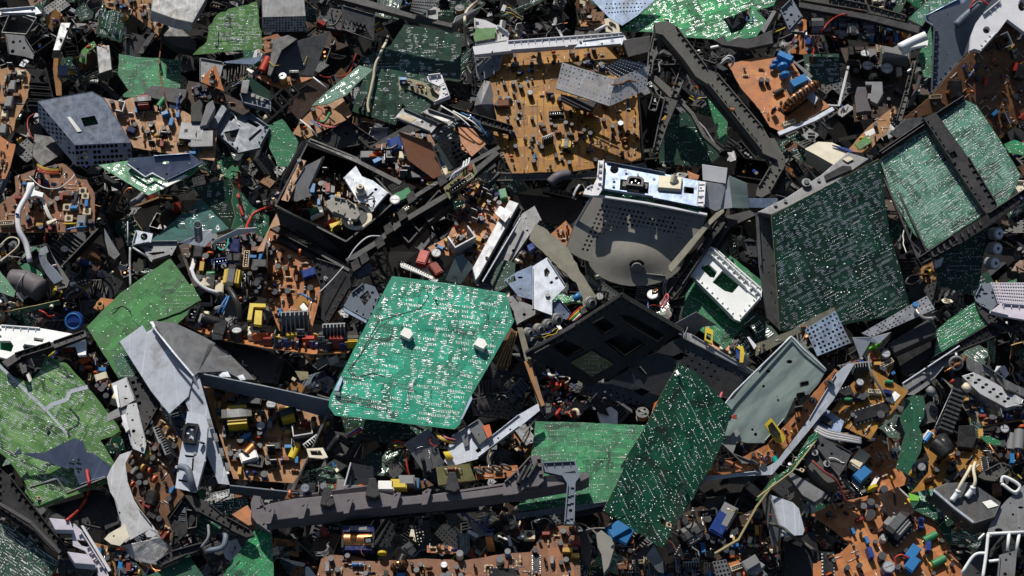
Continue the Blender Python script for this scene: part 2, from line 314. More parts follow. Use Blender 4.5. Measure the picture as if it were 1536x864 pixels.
def proto(k, c):
    if (k, c) in PROTO: return PROTO[k, c]
    b = B(); m = 'c_' + (c or 'black')
    if k == 'cap': b.cyl((0, 0, 1), (0, 0, 9), 3.2, m, 'dark_steel', 10); b.cyl((0, 0, .2), (0, 0, 1), 2.6, 'c_black', n=8); b.box(-.5, .5, -1.6, 1.6, 9, 9.08, 'dark_steel')
    elif k == 'bigcap': b.cyl((0, 0, .5), (0, 0, 18), 7, m, 'steel', 18); b.cyl((0, 0, 18), (0, 0, 18.5), 6, 'aluminium', n=16); b.box(-5, 5, -.4, .4, 18.5, 18.6, 'dark_steel')
    elif k == 'lying': b.cyl((-7, 0, 4), (7, 0, 4), 3.8, m, n=12); b.cyl((7, 0, 4), (7.4, 0, 4), 3.2, 'steel', n=12); b.cyl((-9, 0, 4), (-7, 0, 4), .5, 'solder', n=5)
    elif k == 'disc': b.cyl((0, -1, 6), (0, 1, 6), 4, m, n=12); b.cyl((-2, 0, 0), (-1.6, 0, 3), .35, 'solder', n=4); b.cyl((2, 0, 0), (1.6, 0, 3), .35, 'solder', n=4)
    elif k == 'film': b.box(-5, 5, -2.2, 2.2, 1, 8.5, m, .94); b.cyl((-3.5, 0, 0), (-3.5, 0, 1.2), .4, 'solder', n=4); b.cyl((3.5, 0, 0), (3.5, 0, 1.2), .4, 'solder', n=4)
    elif k == 'res':
        b.cyl((-3, 0, 2), (3, 0, 2), 1.3, m, n=7); b.cyl((-3.3, 0, 2), (-2.3, 0, 2), 1.55, m, n=7); b.cyl((2.3, 0, 2), (3.3, 0, 2), 1.55, m, n=7)
        for x, q in ((-1, 'c_dark_red'), (.2, 'c_black'), (1.4, 'c_ochre')): b.cyl((x, 0, 2), (x + .5, 0, 2), 1.38, q, n=7)
        b.tube([(-3, 0, 2), (-5, 0, 1.9), (-5.3, 0, 0)], .35, 'solder', 4); b.tube([(3, 0, 2), (5, 0, 1.9), (5.3, 0, 0)], .35, 'solder', 4)
    elif k == 'diode': b.cyl((-2.5, 0, 1.8), (2.5, 0, 1.8), 1.3, 'c_black', n=7); b.cyl((1.3, 0, 1.8), (2, 0, 1.8), 1.38, 'c_white', n=7); b.tube([(-2.5, 0, 1.8), (-4.5, 0, 1.7), (-4.8, 0, 0)], .35, 'solder', 4); b.tube([(2.5, 0, 1.8), (4.5, 0, 1.7), (4.8, 0, 0)], .35, 'solder', 4)
    elif k == 'cement': b.box(-9, 9, -2.6, 2.6, 1, 6, 'c_white'); b.tube([(-9, 0, 3), (-11, 0, 3), (-11, 0, 0)], .5, 'solder', 4); b.tube([(9, 0, 3), (11, 0, 3), (11, 0, 0)], .5, 'solder', 4)
    elif k == 'chip':
        b.box(-11, 11, -3.4, 3.4, .8, 3.4, 'c_black', .96); b.cyl((-9, 0, 3.4), (-9, 0, 3.45), .8, 'c_grey', n=8)
        for i in range(9):
            for sg in (-1, 1): b.box(-10.2 + i * 2.4, -9.3 + i * 2.4, sg * 3.3 if sg > 0 else -4.3, 4.3 if sg > 0 else -3.3, 0, 1.8, 'solder')
    elif k == 'tr':
        b.box(-3.6, 3.6, -1.4, 1.2, 4, 12, 'c_black'); b.box(-3.6, 3.6, 1.2, 1.9, 4, 17, 'steel'); b.cyl((0, 1, 14.5), (0, 2.1, 14.5), 1.2, 'c_black', n=8)
        for x in (-2.4, 0, 2.4): b.box(x - .4, x + .4, -.3, .3, 0, 4, 'solder')
    elif k == 'to92':
        b.cyl((0, 0, 2.5), (0, 0, 6.5), 2, 'c_black', n=9)
        for x in (-1.2, 0, 1.2): b.box(x - .25, x + .25, -.25, .25, 0, 2.5, 'solder')
    elif k == 'sink':
        b.box(-9, 9, -.8, .8, 0, 20, 'steel')
        for i in range(7): b.box(-9 + i * 2.8, -8.3 + i * 2.8, -5, -.8, 0, 20, 'steel')
        b.box(-3.5, 3.5, .8, 3, 5, 14, 'c_black')
    elif k == 'usink':
        b.box(-9, 9, -5, -4, 0, 16, 'aluminium'); b.box(-9, -8, -4, 6, 0, 16, 'aluminium'); b.box(8, 9, -4, 6, 0, 16, 'aluminium'); b.box(-3, 3, -4, -2, 4, 12, 'c_black')
    elif k == 'trafo':
        b.box(-10, 10, -8, 8, 0, 3, 'c_black'); b.box(-10, 10, -3, 3, 3, 16, 'dark_steel'); b.box(-10, -6.5, -3.2, 3.2, 3, 16.2, 'c_black'); b.box(6.5, 10, -3.2, 3.2, 3, 16.2, 'c_black')
        b.box(-6.4, 6.4, -7, 7, 3, 13.5, m); b.box(-6.6, 6.6, -5, 5, 13.5, 14.5, 'c_' + ('ochre' if c == 'yellow' else c or 'grey'))
        for i in range(5): b.box(-9 + i * 4, -8.2 + i * 4, -9.2, -8, 0, 2, 'solder')
    elif k == 'tor': b.torus((0, 0, 9), 6.2, 2.9, 'copper', 'c_black', 'y', 30); b.box(-7, 7, -3.4, 3.4, 0, 1.5, 'c_black')
    elif k == 'coil':
        b.cyl((-6, 0, 6), (-5, 0, 6), 6, 'c_black', n=14); b.cyl((5, 0, 6), (6, 0, 6), 6, 'c_black', n=14)
        for i in range(8): b.cyl((-5 + i * 1.25, 0, 6), (-5 + (i + .8) * 1.25, 0, 6), 4.6, 'copper', n=14)
        b.cyl((-5, 0, 6), (5, 0, 6), 4.2, 'c_brown', n=12)
    elif k == 'conn':
        b.box(-8, 8, -2.6, 2.6, 0, 1.5, m); b.box(-8, 8, -2.6, -1.9, 1.5, 6.5, m); b.box(-8, 8, 1.9, 2.6, 1.5, 6.5, m); b.box(-8, -7.3, -1.9, 1.9, 1.5, 6.5, m); b.box(7.3, 8, -1.9, 1.9, 1.5, 6.5, m)
        for i in range(6): b.box(-6.2 + i * 2.4, -5.5 + i * 2.4, -.35, .35, 1.5, 6, 'solder')
    elif k == 'pot': b.box(-4.5, 4.5, -4, 4, 0, 4.2, 'c_beige'); b.cyl((0, 0, 4.2), (0, 0, 4.7), 2.4, 'c_brown', 'c_black', 10)
    elif k == 'jump': b.tube([(-5, 0, 0), (-5, 0, .9), (5, 0, .9), (5, 0, 0)], .38, 'solder', 4)
    elif k == 'stub': b.prism([(-6, -5), (6, -5), (7, 2), (2, 6), (-6, 5)], 0, 9, m)
    elif k == 'block': b.box(-8, 8, -5, 5, .5, 9, m, .98); b.box(-7.4, 7.4, -4.5, 4.5, 9, 10, m, .9)
    elif k == 'can': b.box(-10, 10, -8, 8, 0, 8, 'steel', .98); b.box(-6, -3, -1.5, 1.5, 8, 8.1, 'c_black')
    elif k == 'iec':
        o = [(-11, -7), (11, -7), (11, 5), (7, 8), (-7, 8), (-11, 5)]; i_ = [(x * .72, y * .68) for x, y in o]
        b.prism(o, 0, 9, 'c_black', holes=[i_]); b.prism([(x * .72, y * .68) for x, y in o], -1, 2, 'black_plastic'); b.box(-16, 16, -4, 4, 0, 1.5, 'c_black')
        for x, y in ((-4.5, -1), (4.5, -1), (0, 2.5)): b.box(x - .6, x + .6, y - 1.4, y + 1.4, 2, 7, 'solder')
    elif k == 'screw': b.cyl((0, 0, 0), (0, 0, 1.4), 3, 'steel', n=12); b.box(-2.2, 2.2, -.4, .4, 1.4, 1.5, 'dark_steel')
    elif k == 'label': b.box(-9, 9, -5, 5, .2, .6, 'c_' + (c or 'white'))
    PROTO[k, c] = b.mesh(NAMES[k]); return PROTO[k, c]
CNT = [0]
def comp(root, fr, k, u, v, rot=0, s=1., c=None, rng=random, lift=0., tilt=6):
    if c is None and k in DEFC: c = rng.choice(DEFC[k].split())
    if k == 'trafo' and c is None: c = rng.choice(['grey', 'grey', 'dark_red', 'brown'])
    M = fr.M @ Mx.Translation((u * U, v * U, lift * U)) @ Mx.Rotation(math.radians(rot), 4, 'Z') @ Mx.Rotation(math.radians(rng.uniform(-tilt, tilt)), 4, 'X') @ Mx.Scale(s, 4)
    CNT[0] += 1; return put(NAMES[k], proto(k, c), M, root)
# ------------------------------------------------------------------ circuit boards
def pattern(b, q, mk, style, rng, dens):
    xs = [p[0] for p in q]; ys = [p[1] for p in q]; x0, x1, y0, y1 = min(xs), max(xs), min(ys), max(ys)
    inn = lambda x, y, e=2.2: all(inside((x + dx, y + dy), q) for dx, dy in ((e, e), (-e, e), (e, -e), (-e, -e)))
    pour, mask = 'pour_' + mk, 'mask_' + mk
    def seg(a, c, wd, m, zz=.12):
        if not (inn(*a) and inn(*c)): return
        d = V((c[0] - a[0], c[1] - a[1])); 
        if d.length < .3: return
        n_ = V((-d.y, d.x)).normalized() * wd / 2
        b.face([(a[0] - n_.x, a[1] - n_.y, zz), (c[0] - n_.x, c[1] - n_.y, zz), (c[0] + n_.x, c[1] + n_.y, zz), (a[0] + n_.x, a[1] + n_.y, zz)], m)
    A = (x1 - x0) * (y1 - y0)
    comp_side = style == 'comp'
    # copper pours and traces seen through the mask
    for _ in range(int(A / 900)):
        cx, cy = rng.uniform(x0, x1), rng.uniform(y0, y1); w2, h2 = rng.uniform(4, 22), rng.uniform(3, 14)
        if all(inn(cx + sx * w2, cy + sy * h2, 1) for sx in (-1, 1) for sy in (-1, 1)):
            zz = rng.uniform(.03, .09); k = rng.uniform(.2, 1)
            b.face([(cx - w2, cy - h2 * k, zz), (cx - w2 * k, cy - h2, zz), (cx + w2, cy - h2, zz), (cx + w2, cy + h2 * k, zz), (cx + w2 * k, cy + h2, zz), (cx - w2, cy + h2, zz)], pour)
    lines = int(A / (260 if not comp_side else 900))
    for _ in range(lines):
        x, y = rng.uniform(x0, x1), rng.uniform(y0, y1); n_ = rng.choice((1, 1, 2, 4, 6)); dx, dy = rng.choice(((1, 0), (-1, 0), (0, 1), (0, -1)))
        l1, l2, l3 = rng.uniform(6, 40), rng.uniform(2, 9), rng.uniform(4, 30); sgn = rng.choice((-1, 1)); wd = rng.choice((.6, .8, 1.2)); m = pour if rng.random() < .7 else ('trace_dark' if not comp_side else 'print_brown')
        for i in range(n_):
            px, py = x + (i * 2.1 if dx == 0 else 0), y + (i * 2.1 if dy == 0 else 0)
            a = (px, py); c = (px + dx * l1, py + dy * l1); e = (c[0] + (dx if dx else sgn) * l2, c[1] + (dy if dy else sgn) * l2); f = (e[0] + dx * l3, e[1] + dy * l3)
            seg(a, c, wd, m); seg(c, e, wd, m); seg(e, f, wd, m)
    if comp_side:
        for _ in range(int(A / 330)):
            x, y = rng.uniform(x0, x1), rng.uniform(y0, y1); l = rng.uniform(2, 9)
            dx, dy = rng.choice(((1, 0), (0, 1))); seg((x, y), (x + dx * l, y + dy * l), .5, rng.choice(('silk', 'print_brown')), .16)
        for _ in range(int(A / 700)):
            x, y = rng.uniform(x0, x1), rng.uniform(y0, y1)
            if inn(x, y): b.dome((x, y, .1), .8, .25, 'c_black', 5)
        return
    S = 'solder'
    def dot(x, y, r):
        if inn(x, y, r): b.dome((x, y, .1), r * rng.uniform(.8, 1.2), r * rng.uniform(.5, .9), S, 6)
    cell = 11.5 if style == 'fine' else 9
    ny, nx = int((y1 - y0) / (cell * .7)) + 1, int((x1 - x0) / cell) + 1
    mood = [[rng.random() for _ in range(nx // 3 + 2)] for _ in range(ny // 3 + 2)]
    for j in range(ny):
        for i in range(nx):
            cx, cy = x0 + i * cell + rng.uniform(0, 5), y0 + j * cell * .7 + rng.uniform(0, 3); g = mood[j // 3][i // 3]
            if rng.random() > dens * (.45 + g): continue
            p = rng.random()
            if style == 'fine':
                if p < .55:
                    x_ = cx
                    for t in range(rng.randint(2, 5)):
                        l = rng.uniform(2, 8); o = cx + rng.choice((0, 0, 1.5, 3)); seg((o, cy + t * 2.6), (o + l, cy + t * 2.6), rng.uniform(.6, .95), S, .22)
                elif p < .7:
                    for t in range(rng.randint(4, 9)): seg((cx + t * 2.4, cy), (cx + t * 2.4, cy + 4), .7, S, .22)
                elif p < .84:
                    for t in range(rng.randint(4, 9)):
                        dot(cx + t * 2.6, cy, .7)
                        if rng.random() < .6: dot(cx + t * 2.6, cy + 5, .7)
                elif p < .97:
                    for _ in range(rng.randint(1, 4)): dot(cx + rng.uniform(0, cell), cy + rng.uniform(0, cell * .7), rng.uniform(.5, 1))
                else: dot(cx, cy, 1.6)
            elif style == 'dense':
                if p < .45:
                    for t in range(rng.randint(4, 7)):
                        for k in (0, 3.6): dot(cx + t * 2.2, cy + k, .7)
                elif p < .9:
                    for _ in range(rng.randint(4, 9)): dot(cx + rng.uniform(0, cell), cy + rng.uniform(0, cell * .7), rng.uniform(.45, .95))
                else: seg((cx, cy), (cx + rng.uniform(6, 14), cy), .9, S, .22)
            elif style == 'dots':
                if p < .2:
                    for t in range(rng.randint(4, 9)): dot(cx + t * 2.4, cy, .6)
                elif p < .85:
                    for _ in range(rng.randint(1, 4)): dot(cx + rng.uniform(0, cell), cy + rng.uniform(0, cell * .7), rng.uniform(.4, .85))
                elif rng.random() < .4: dot(cx, cy, rng.uniform(1, 1.5))
            elif style == 'sparse':
                if p < .5: dot(cx, cy, rng.uniform(.6, 1.3))
    if style != 'sparse':
        for _ in range(int(A / 5000)):        # bare white legends and burnt pads
            x, y = rng.uniform(x0, x1), rng.uniform(y0, y1); seg((x, y), (x + rng.uniform(5, 16), y), rng.uniform(1, 2.4), rng.choice(('silk', 'trace_dark')), .2)
BN = [0]
def board(ref, label, o, hs, mk, style='dots', ax=None, auto=0, kinds='cap cap res res res jump jump to92 film disc diode', comps=(), holes=(), jag=.45, dens=.8, t=1.6, seed=None, tile=None, cs=1.12, parent=None, name='circuit_board', group=None, sizes=(.7, 1.15), strips=(), cat='circuit board'):
    BN[0] += 1; rng = random.Random(seed or BN[0] * 7 + 1); c = cen(o); fr = Fr(c, hs, ax)
    q0 = [fr.loc(*p) for p in o]; q = jagged(q0, jag, rng) if jag else q0
    root = parent or thing(name, label, cat, (*c, hs[0]), group or ('bare circuit boards in the scrap heap' if style != 'comp' else 'brown boards with components in the scrap heap'), fr.M, ref)
    b = B(); hq = [[fr.loc(*p) for p in h] for h in holes]
    paper = mk in ('tan', 'orange', 'amber', 'brown', 'red_brown', 'dark_brown')
    b.prism(q, -t, 0, 'mask_' + mk, 'edge_paper' if paper else 'edge_fibre', hq); b2 = B(); pattern(b2, ccw(q0), mk, style, rng, dens)
    for h in hq: # drop pattern over holes
        keep = [i for i, f in enumerate(b2.f) if not inside((b2.v[f[0]][0], b2.v[f[0]][1]), h)]
        b2.f = [b2.f[i] for i in keep]; b2.m = [b2.m[i] for i in keep]; b2.sm = [b2.sm[i] for i in keep]
    off = len(b.v); mm = [b.mi(x) for x in b2.mats]; b.v += b2.v; b.f += [tuple(i + off for i in f) for f in b2.f]; b.m += [mm[i] for i in b2.m]; b.sm += b2.sm
    for m_, w_, pts in strips:
        L_ = [fr.loc(*p) for p in pts]
        for i in range(len(L_) - 1):
            a, e = V(L_[i]), V(L_[i + 1]); n_ = V((-(e - a).y, (e - a).x)).normalized() * w_ / 2; zz = .3 + .02 * i
            b.face([(*(a - n_), zz), (*(e - n_), zz), (*(e + n_), zz), (*(a + n_), zz)], m_)
    put('board_panel', b.mesh('board_panel'), fr.M, root)
    if tile:
        pl = []
        for k in comps:
            k = list(k) + [None] * (6 - len(k)); (x, y), = z(*tile, [k[1], k[2]]); u, v = fr.loc(x, y); pl.append((u, v, 9)); comp(root, fr, k[0], u, v, k[3] or 0, (k[4] or 1) * cs, k[5], rng)
    else: pl = []
    ks = kinds.split(); xs = [p[0] for p in q0]; ys = [p[1] for p in q0]; n_ = 0; auto = int(auto * 1.6)
    for _ in range(auto * 12):
        if n_ >= auto: break
        u, v = rng.uniform(min(xs), max(xs)), rng.uniform(min(ys), max(ys))
        if not inside((u, v), q0) or any(inside((u, v), h) for h in hq) or not all(inside((u + a, v + b_), q0) for a, b_ in ((3, 3), (-3, 3), (3, -3), (-3, -3))): continue
        if any((u - a) ** 2 + (v - b_) ** 2 < r * r for a, b_, r in pl): continue
        k = rng.choice(ks); s = rng.uniform(*sizes) * cs; pl.append((u, v, {'sink': 12, 'usink': 12, 'trafo': 13, 'bigcap': 10, 'chip': 9, 'cement': 9, 'tor': 9, 'coil': 9, 'block': 9}.get(k, 4.5) * s * .8)); n_ += 1
        comp(root, fr, k, u, v, rng.choice((0, 90, 90, 180, 270)) + rng.uniform(-4, 4), s, None, rng)
    pass
    return root
root_fr = {}
# ================================================================== the ground under the heap
def ground():
    b = B(); rng = random.Random(5); N = 60; S = 2400; vs = []
    for j in range(N + 1):
        for i in range(N + 1):
            x, y = -S + 2 * S * i / N, -S + 2 * S * j / N
            vs.append((x, y, -300 + (rng.uniform(-45, 45) if max(abs(x), abs(y)) < S * .9 else 0)))
    b.shape(vs, [(j * (N + 1) + i, j * (N + 1) + i + 1, (j + 1) * (N + 1) + i + 1, (j + 1) * (N + 1) + i) for j in range(N) for i in range(N)], 'soil')
    k = 250000
    for q in ([(-k, -k), (k, -k), (S, -S), (-S, -S)], [(k, -k), (k, k), (S, S), (S, -S)], [(k, k), (-k, k), (-S, S), (S, S)], [(-k, k), (-k, -k), (-S, -S), (-S, S)]): b.face([(x, y, -300) for x, y in q], 'soil')
    put('ground', b.mesh('ground'), Mx.Identity(4), kind='structure')
ground()
G_METAL = 'metal cases and plates in the scrap heap'; G_PL = 'plastic parts in the scrap heap'
# ================================================================== ROW 0, tile 0
T = (0, 0)
r = pbox('power_supply_case', 'blue grey metal power supply case with perforated sides and a white strip on top', 'metal case', z(0,0,[215,580,530,525,600,565,755,820,430,835]), (75,-.1,.2), (2,32,20), 'case_steel',
     holes=[z(0,0,[465,680,545,665,568,715,485,730])], perf={4:(9,5,2.7,.25), 3:(13,4,2.9,.3)}, ref='the blue grey power supply case')
flat('white_label', z(0,0,[385,675,405,672,470,755,445,760]), (75.8,-.1,.2), .6, 'c_white', r)
board('', '', z(0,0,[440,660,590,640,600,750,470,760]), (62,-.1,.2), 'green', 'dots', parent=r)
board('the tan board beside the blue grey case', 'tan component board tucked against the blue grey power supply case', z(0,0,[590,560,700,585,760,560,880,600,1060,640,1250,760,1240,880,1235,925,1000,890,770,850,755,820,600,565]), (42,0,.05), 'tan', 'comp', auto=34, tile=T,
     comps=[('trafo',835,610,5,1.15,'dark_red'),('lying',935,600,60,1.1,'green'),('can',1110,780,-5,1.6),('can',1170,820,2,1.5),('block',760,760,-20,.8,'navy'),('usink',700,640,80,.9),('cap',650,600,0,1,'blue'),('film',960,670,20,1.2,'sky_blue'),('film',990,720,80,1.2,'sky_blue'),('label',1010,605,5,.9)], kinds='cap cap film film res to92 disc jump tr')
board('the small green board with a torn corner', 'small green solder side board with a torn corner above the tan board', z(0,0,[685,310,770,325,1040,345,1040,500,1000,520,770,560,690,560,740,520,680,430]), (-10,0,.15), 'green', 'dots', jag=.8, dens=1.4)
pbox('plastic_rail', 'short dark plastic rail lying against the torn small green board', 'rail', z(0,0,[770,585,875,490,1080,515,1070,560,1040,600,850,560]), (52,0,.1), (2,8,14), 'dark_plastic', group=G_PL)
board('the ragged pale green board', 'ragged light green board with torn left edge near the top', z(0,0,[1480,10,1515,280,1180,310,1110,315,1190,240,1200,150,1270,70,1400,30]), (50,0,.3), 'light_green', 'fine', jag=1.4, dens=1.3)
pbox('shield_box', 'dull metal shield box with a perforated front at the top edge', 'metal case', z(1,0,[50,-30,290,-30,300,92,55,98]), (60,0,.2), (0,23,16), 'steel', perf={2:(14,6,1.5,.25)}, group=G_METAL)
board('the brown board at the top', 'jagged brown board hanging at the top between a metal box and dark scrap', z(0,0,[600,-10,870,-10,960,110,915,205,770,85,720,75,610,40]), (30,.1,.2), 'tan', 'comp', auto=22, jag=1)
pbox('metal_case', 'plain grey metal box at the top edge with a folded skirt', 'metal case', z(0,0,[880,-30,1200,-30,1110,130,1010,110,870,60]), (66,0,.1), (-2,14,10), 'steel', group=G_METAL)
pbox('black_connector', 'black plastic connector housing beside the ragged light green board', 'connector', z(0,0,[930,180,1000,120,1130,240,1120,290,1020,270,930,210]), (22,0,0), (0,10,20), 'dark_plastic', group=G_PL)
pbox('metal_tray', 'open grey metal tray in the upper corner under a bent strip', 'metal tray', z(0,0,[60,65,210,100,150,195,10,185]), (20,.1,.1), (0,14,30), 'steel', open_=True, group=G_METAL)
flat('metal_strip', z(0,0,[-20,60,210,40,240,75,210,82,0,85]), (50,0,0), 2, 'pale_steel', None, 'bent bright metal strip lying over the corner tray', 'metal strip')
flat('perforated_plate', z(0,0,[30,195,140,205,200,300,190,340,140,325,50,310]), (32,0,.3), 2, 'steel', None, 'grey metal plate with punched round holes below the corner tray', 'metal plate', holes=[circ(20,63,2.5),circ(30,62,2),circ(19,77,3),circ(36,72,2)])
pbox('metal_channel', 'narrow metal channel standing upright among dark scrap', 'metal channel', z(0,0,[350,130,410,130,345,290,305,290]), (60,0,-.1), (-2,12,24), 'steel', group=G_METAL)
flat('board_edge', z(0,0,[312,295,345,290,350,550,325,550,305,400]), (18,.9,.2), 2, 'mask_tan', None, 'thin tan board seen on edge below the metal channel', 'circuit board', side='edge_paper')
pbox('small_metal_box', 'small square metal box beside the thin tan board edge', 'metal case', z(0,0,[330,375,395,378,390,435,335,435]), (26,0,.2), (0,4,12), 'blue_grey', group=G_METAL)
pbox('heat_sink_block', 'light grey ribbed heat sink block standing in the dark hollow', 'heat sink', z(0,0,[555,265,630,260,645,400,570,425]), (46,0,.1), (2,12,34), 'steel', group=G_METAL)
board('the tiny torn green board', 'tiny torn green board crumpled beside the heat sink block', z(0,0,[470,290,540,235,555,262,500,310,495,370,455,350]), (34,.2,.2), 'light_green', 'dots', jag=1, comps=[('disc',520,280,20,1,'orange_red'),('cap',480,330,0,.8,'white')], tile=T)
board('the brown board at the left edge', 'broken brown board with plastic blocks at the left edge', z(0,0,[0,400,50,385,150,400,175,430,160,560,90,690,80,750,0,840]), (24,.1,.1), 'tan', 'comp', auto=22, jag=1.2, kinds='film res jump block tr cap jump res')
board('the orange strip board at the left edge', 'narrow orange board strip at the left edge below the broken brown board', z(0,1,[-20,-60,60,0,90,5,60,130,30,205,-20,205]), (50,.1,.1), 'orange', 'comp', auto=8)
pbox('black_adapter', 'black plastic adapter block with red wire below the perforated case', 'adapter', z(0,0,[195,770,320,790,370,880,240,960,185,900]), (40,0,0), (0,10,26), 'dark_plastic', group=G_PL)
cable('red_wire', zh(0,0,[195,655,48,160,690,46,165,760,46,195,805,44]), 1, 'c_red', None, 'short red wire curving beside the perforated case', 'wire')
flat('metal_plate', z(0,0,[1150,335,1290,360,1270,440,1180,480,1150,470]), (34,0,.2), 2, 'steel', None, 'pale grey metal plate below the ragged light green board', 'metal plate')
flat('folded_plate', z(0,0,[1290,355,1500,325,1500,345,1460,372,1300,362]), (46,0,.3), 3, 'blue_steel', None, 'narrow blue grey metal strip below the ragged light green board', 'metal strip')
board('the small orange triangle', 'small orange triangular board fragment with a red blob', z(0,0,[1180,430,1240,375,1290,525,1230,500,1160,470]), (56,.3,.2), 'orange', 'comp', auto=4)
board('the dark board with a tan edge', 'dark board with a bright tan edge above the slotted black plate', z(0,0,[1085,465,1160,480,1440,605,1435,640,1400,660,1250,590,1150,580,1060,700,1040,640]), (36,.1,.2), 'dark_brown', 'comp', auto=10, t=3)
flat('slotted_plate', z(0,0,[1250,700,1340,610,1420,640,1560,740,1500,850,1370,880,1250,780]), (28,0,-.05), 5, 'blue_grey', None, 'black plastic plate with long slots beside the tan board', 'plastic plate',
     holes=[z(0,0,[1290,760,1380,740,1350,820,1310,810]), z(0,0,[1340,650,1380,650,1330,700,1320,690]), z(0,0,[1430,680,1500,720,1480,735,1415,700]), z(0,0,[1430,800,1500,740,1510,750,1440,815])], ref='the slotted black plate')
flat('plastic_strip', z(0,0,[1205,730,1280,600,1315,610,1240,740]), (40,0,0), 6, 'blue_grey', None, 'narrow blue black plastic strip beside grey plugs', 'plastic strip')
pbox('grey_plug', 'grey plastic plug block between tan board and slotted plate', 'plug', z(0,0,[1100,610,1150,570,1170,600,1160,640,1180,700,1100,700]), (66,0,.3), (0,10,20), 'frame_plastic', group=G_PL)
pbox('grey_plug', 'slim grey plastic plug leaning beside the broader plug', 'plug', z(0,0,[1190,600,1225,575,1240,620,1190,720,1150,730]), (66,0,.3), (0,10,20), 'grey_plastic', group=G_PL)
t_ = thing('button_rail', 'dark rail carrying three white round buttons below the orange triangle', 'rail', (375,148,44), ref='the rail with white buttons')
flat('rail', z(0,0,[1380,540,1420,530,1560,585,1560,640,1400,600]), (42,0,.1), 6, 'blue_grey', t_)
flat('board_strip', z(0,0,[1400,490,1440,440,1560,530,1560,580,1430,535]), (38,0,.4), 2, 'mask_dark_green', t_)
for i in range(3):
    b = B(); b.cyl((0,0,0),(0,-4,8),2.6,'c_white','c_cream',12); put('button', b.mesh('button'), Mx.Translation(P(380+i*7,144+i*3,46)), t_)
pbox('small_heat_sink', 'small upright metal heat sink beside the white buttons rail', 'heat sink', z(0,0,[1395,465,1440,460,1425,540,1385,535]), (58,0,.2), (0,3,16), 'steel', group=G_METAL)
# ================================================================== ROW 0, tile 1
T = (1, 0)
flat('port_plate', z(1,0,[510,30,700,85,695,240,505,170]), (16,.1,.4), 3, 'dark_steel', None, 'dark metal port plate with a grid of slots in the upper shadow', 'metal plate', holes=[z(1,0,[525+i*22-(j*1),105+i*7+j*22,537+i*22,108+i*7+j*22,537+i*22,121+i*7+j*22,525+i*22,118+i*7+j*22]) for i in range(6) for j in range(2)], ref='the dark port plate')
pbox('long_bar', 'long dark metal bar crossing the top edge at a slant', 'metal bar', z(1,0,[430,-20,600,-20,940,85,1150,135,1145,160,930,112]), (70,0,.1), (0,5,12), 'dark_plastic', ref='the long dark bar')
sheet('perforated_sheet', zh(1,0,[920,-10,88, 1090,-10,88, 975,85,80, 905,62,80]), [('perf',(0,1,2,3),10,5,1.5)], 'steel', 1.2, None, 'small perforated steel sheet over the long dark bar', 'metal sheet')
sheet('folded_metal', zh(1,0,[1150,130,70,1165,95,70,1310,40,60,1240,125,50,1140,192,46,1055,155,56]), [(0,1,2,3),(0,3,4,5)], 'steel', 1.6, None, 'folded grey metal wedge at the end of the long dark bar', 'metal sheet')
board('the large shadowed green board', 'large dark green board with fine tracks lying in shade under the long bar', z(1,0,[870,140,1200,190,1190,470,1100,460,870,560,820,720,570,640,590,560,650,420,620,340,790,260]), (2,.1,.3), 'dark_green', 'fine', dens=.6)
board('the bluish leaning green board', 'bluish green board piece with glossy tracks leaning over the shadowed board', z(1,0,[335,610,410,540,610,375,690,400,600,480,540,545,420,600]), (72,0,.05), 'pale_green', 'fine', jag=.5, dens=1.3, ax=(2,-1))
board('the rounded green board', 'rounded green board scrap beside the brown wiring box', z(1,0,[85,720,165,685,215,750,260,820,230,960,140,960,85,830]), (24,.1,.2), 'green', 'dots', jag=1, dens=1.2)
board('the wired tan board', 'tan board with loose red, green and white wires in a dark box', z(1,0,[350,620,430,575,535,690,300,800,225,770,270,700]), (12,0,.1), 'tan', 'comp', auto=6)
for p, m, nm in (([350,610,24,400,640,34,370,700,34,460,720,20],'c_red','red'),([440,650,30,410,700,34,370,700,30,380,720,26],'c_green','green'),([270,690,26,330,740,34,370,790,24],'c_white','white'),([330,690,28,380,730,36,400,760,24],'c_sky_blue','blue'),([500,720,20,440,735,34,360,705,32],'c_pink','pink')):
    cable('loose_wire', zh(1,0,p), 1.1 if nm != 'green' else 2.2, m, None, f'{nm} wire curling over the wired tan board', 'wire', 'loose wires over the tan board')
flat('dark_sheet', z(1,0,[200,620,345,445,440,490,410,560,260,690]), (14,-.2,.3), 3, 'mask_dark_brown', None, 'dark brown panel forming a box wall by the wired tan board', 'panel')
flat('grey_sheet', z(1,0,[540,690,735,820,480,864,380,800]), (20,.2,.3), 3, 'dark_plastic', None, 'dark grey panel closing the box below the wired tan board', 'panel')
flat('tan_strip', z(1,0,[420,600,510,555,570,655,545,680]), (50,0,0), 2, 'mask_tan', None, 'bare tan board strip under the bluish leaning board', 'circuit board', side='edge_paper')
r = pbox('dark_bin', 'dark triangular box with red wires and a yellow capacitor beside it', 'plastic box', z(1,0,[115,225,200,200,255,225,165,290,100,440,80,430]), (58,0,.05), (0,8,30), 'dark_plastic', group=G_PL, ref='the dark triangular box')
board('the orange board under the dark box', 'orange brown board edge poking out under the dark triangular box', z(1,0,[0,430,120,440,350,445,170,515,100,490]), (30,0,.1), 'orange', 'comp', tile=T, auto=5, comps=[('bigcap',175,470,0,.8,'ochre'),('lying',70,385,70,1.6,'red'),('sink',240,440,0,.7)])
sheet('bent_shield', zh(1,0,[150,270,50,440,180,24,345,440,22,120,430,28]), [(0,1,2,3)], 'dark_steel', 1.5, None, 'dark thin metal shield leaning behind the triangular box', 'metal sheet')
t_ = thing('cassette_unit', 'clear front unit topped by two small metal plates with stickers', 'device unit', (640,200,90), ref='the two metal plates with stickers')
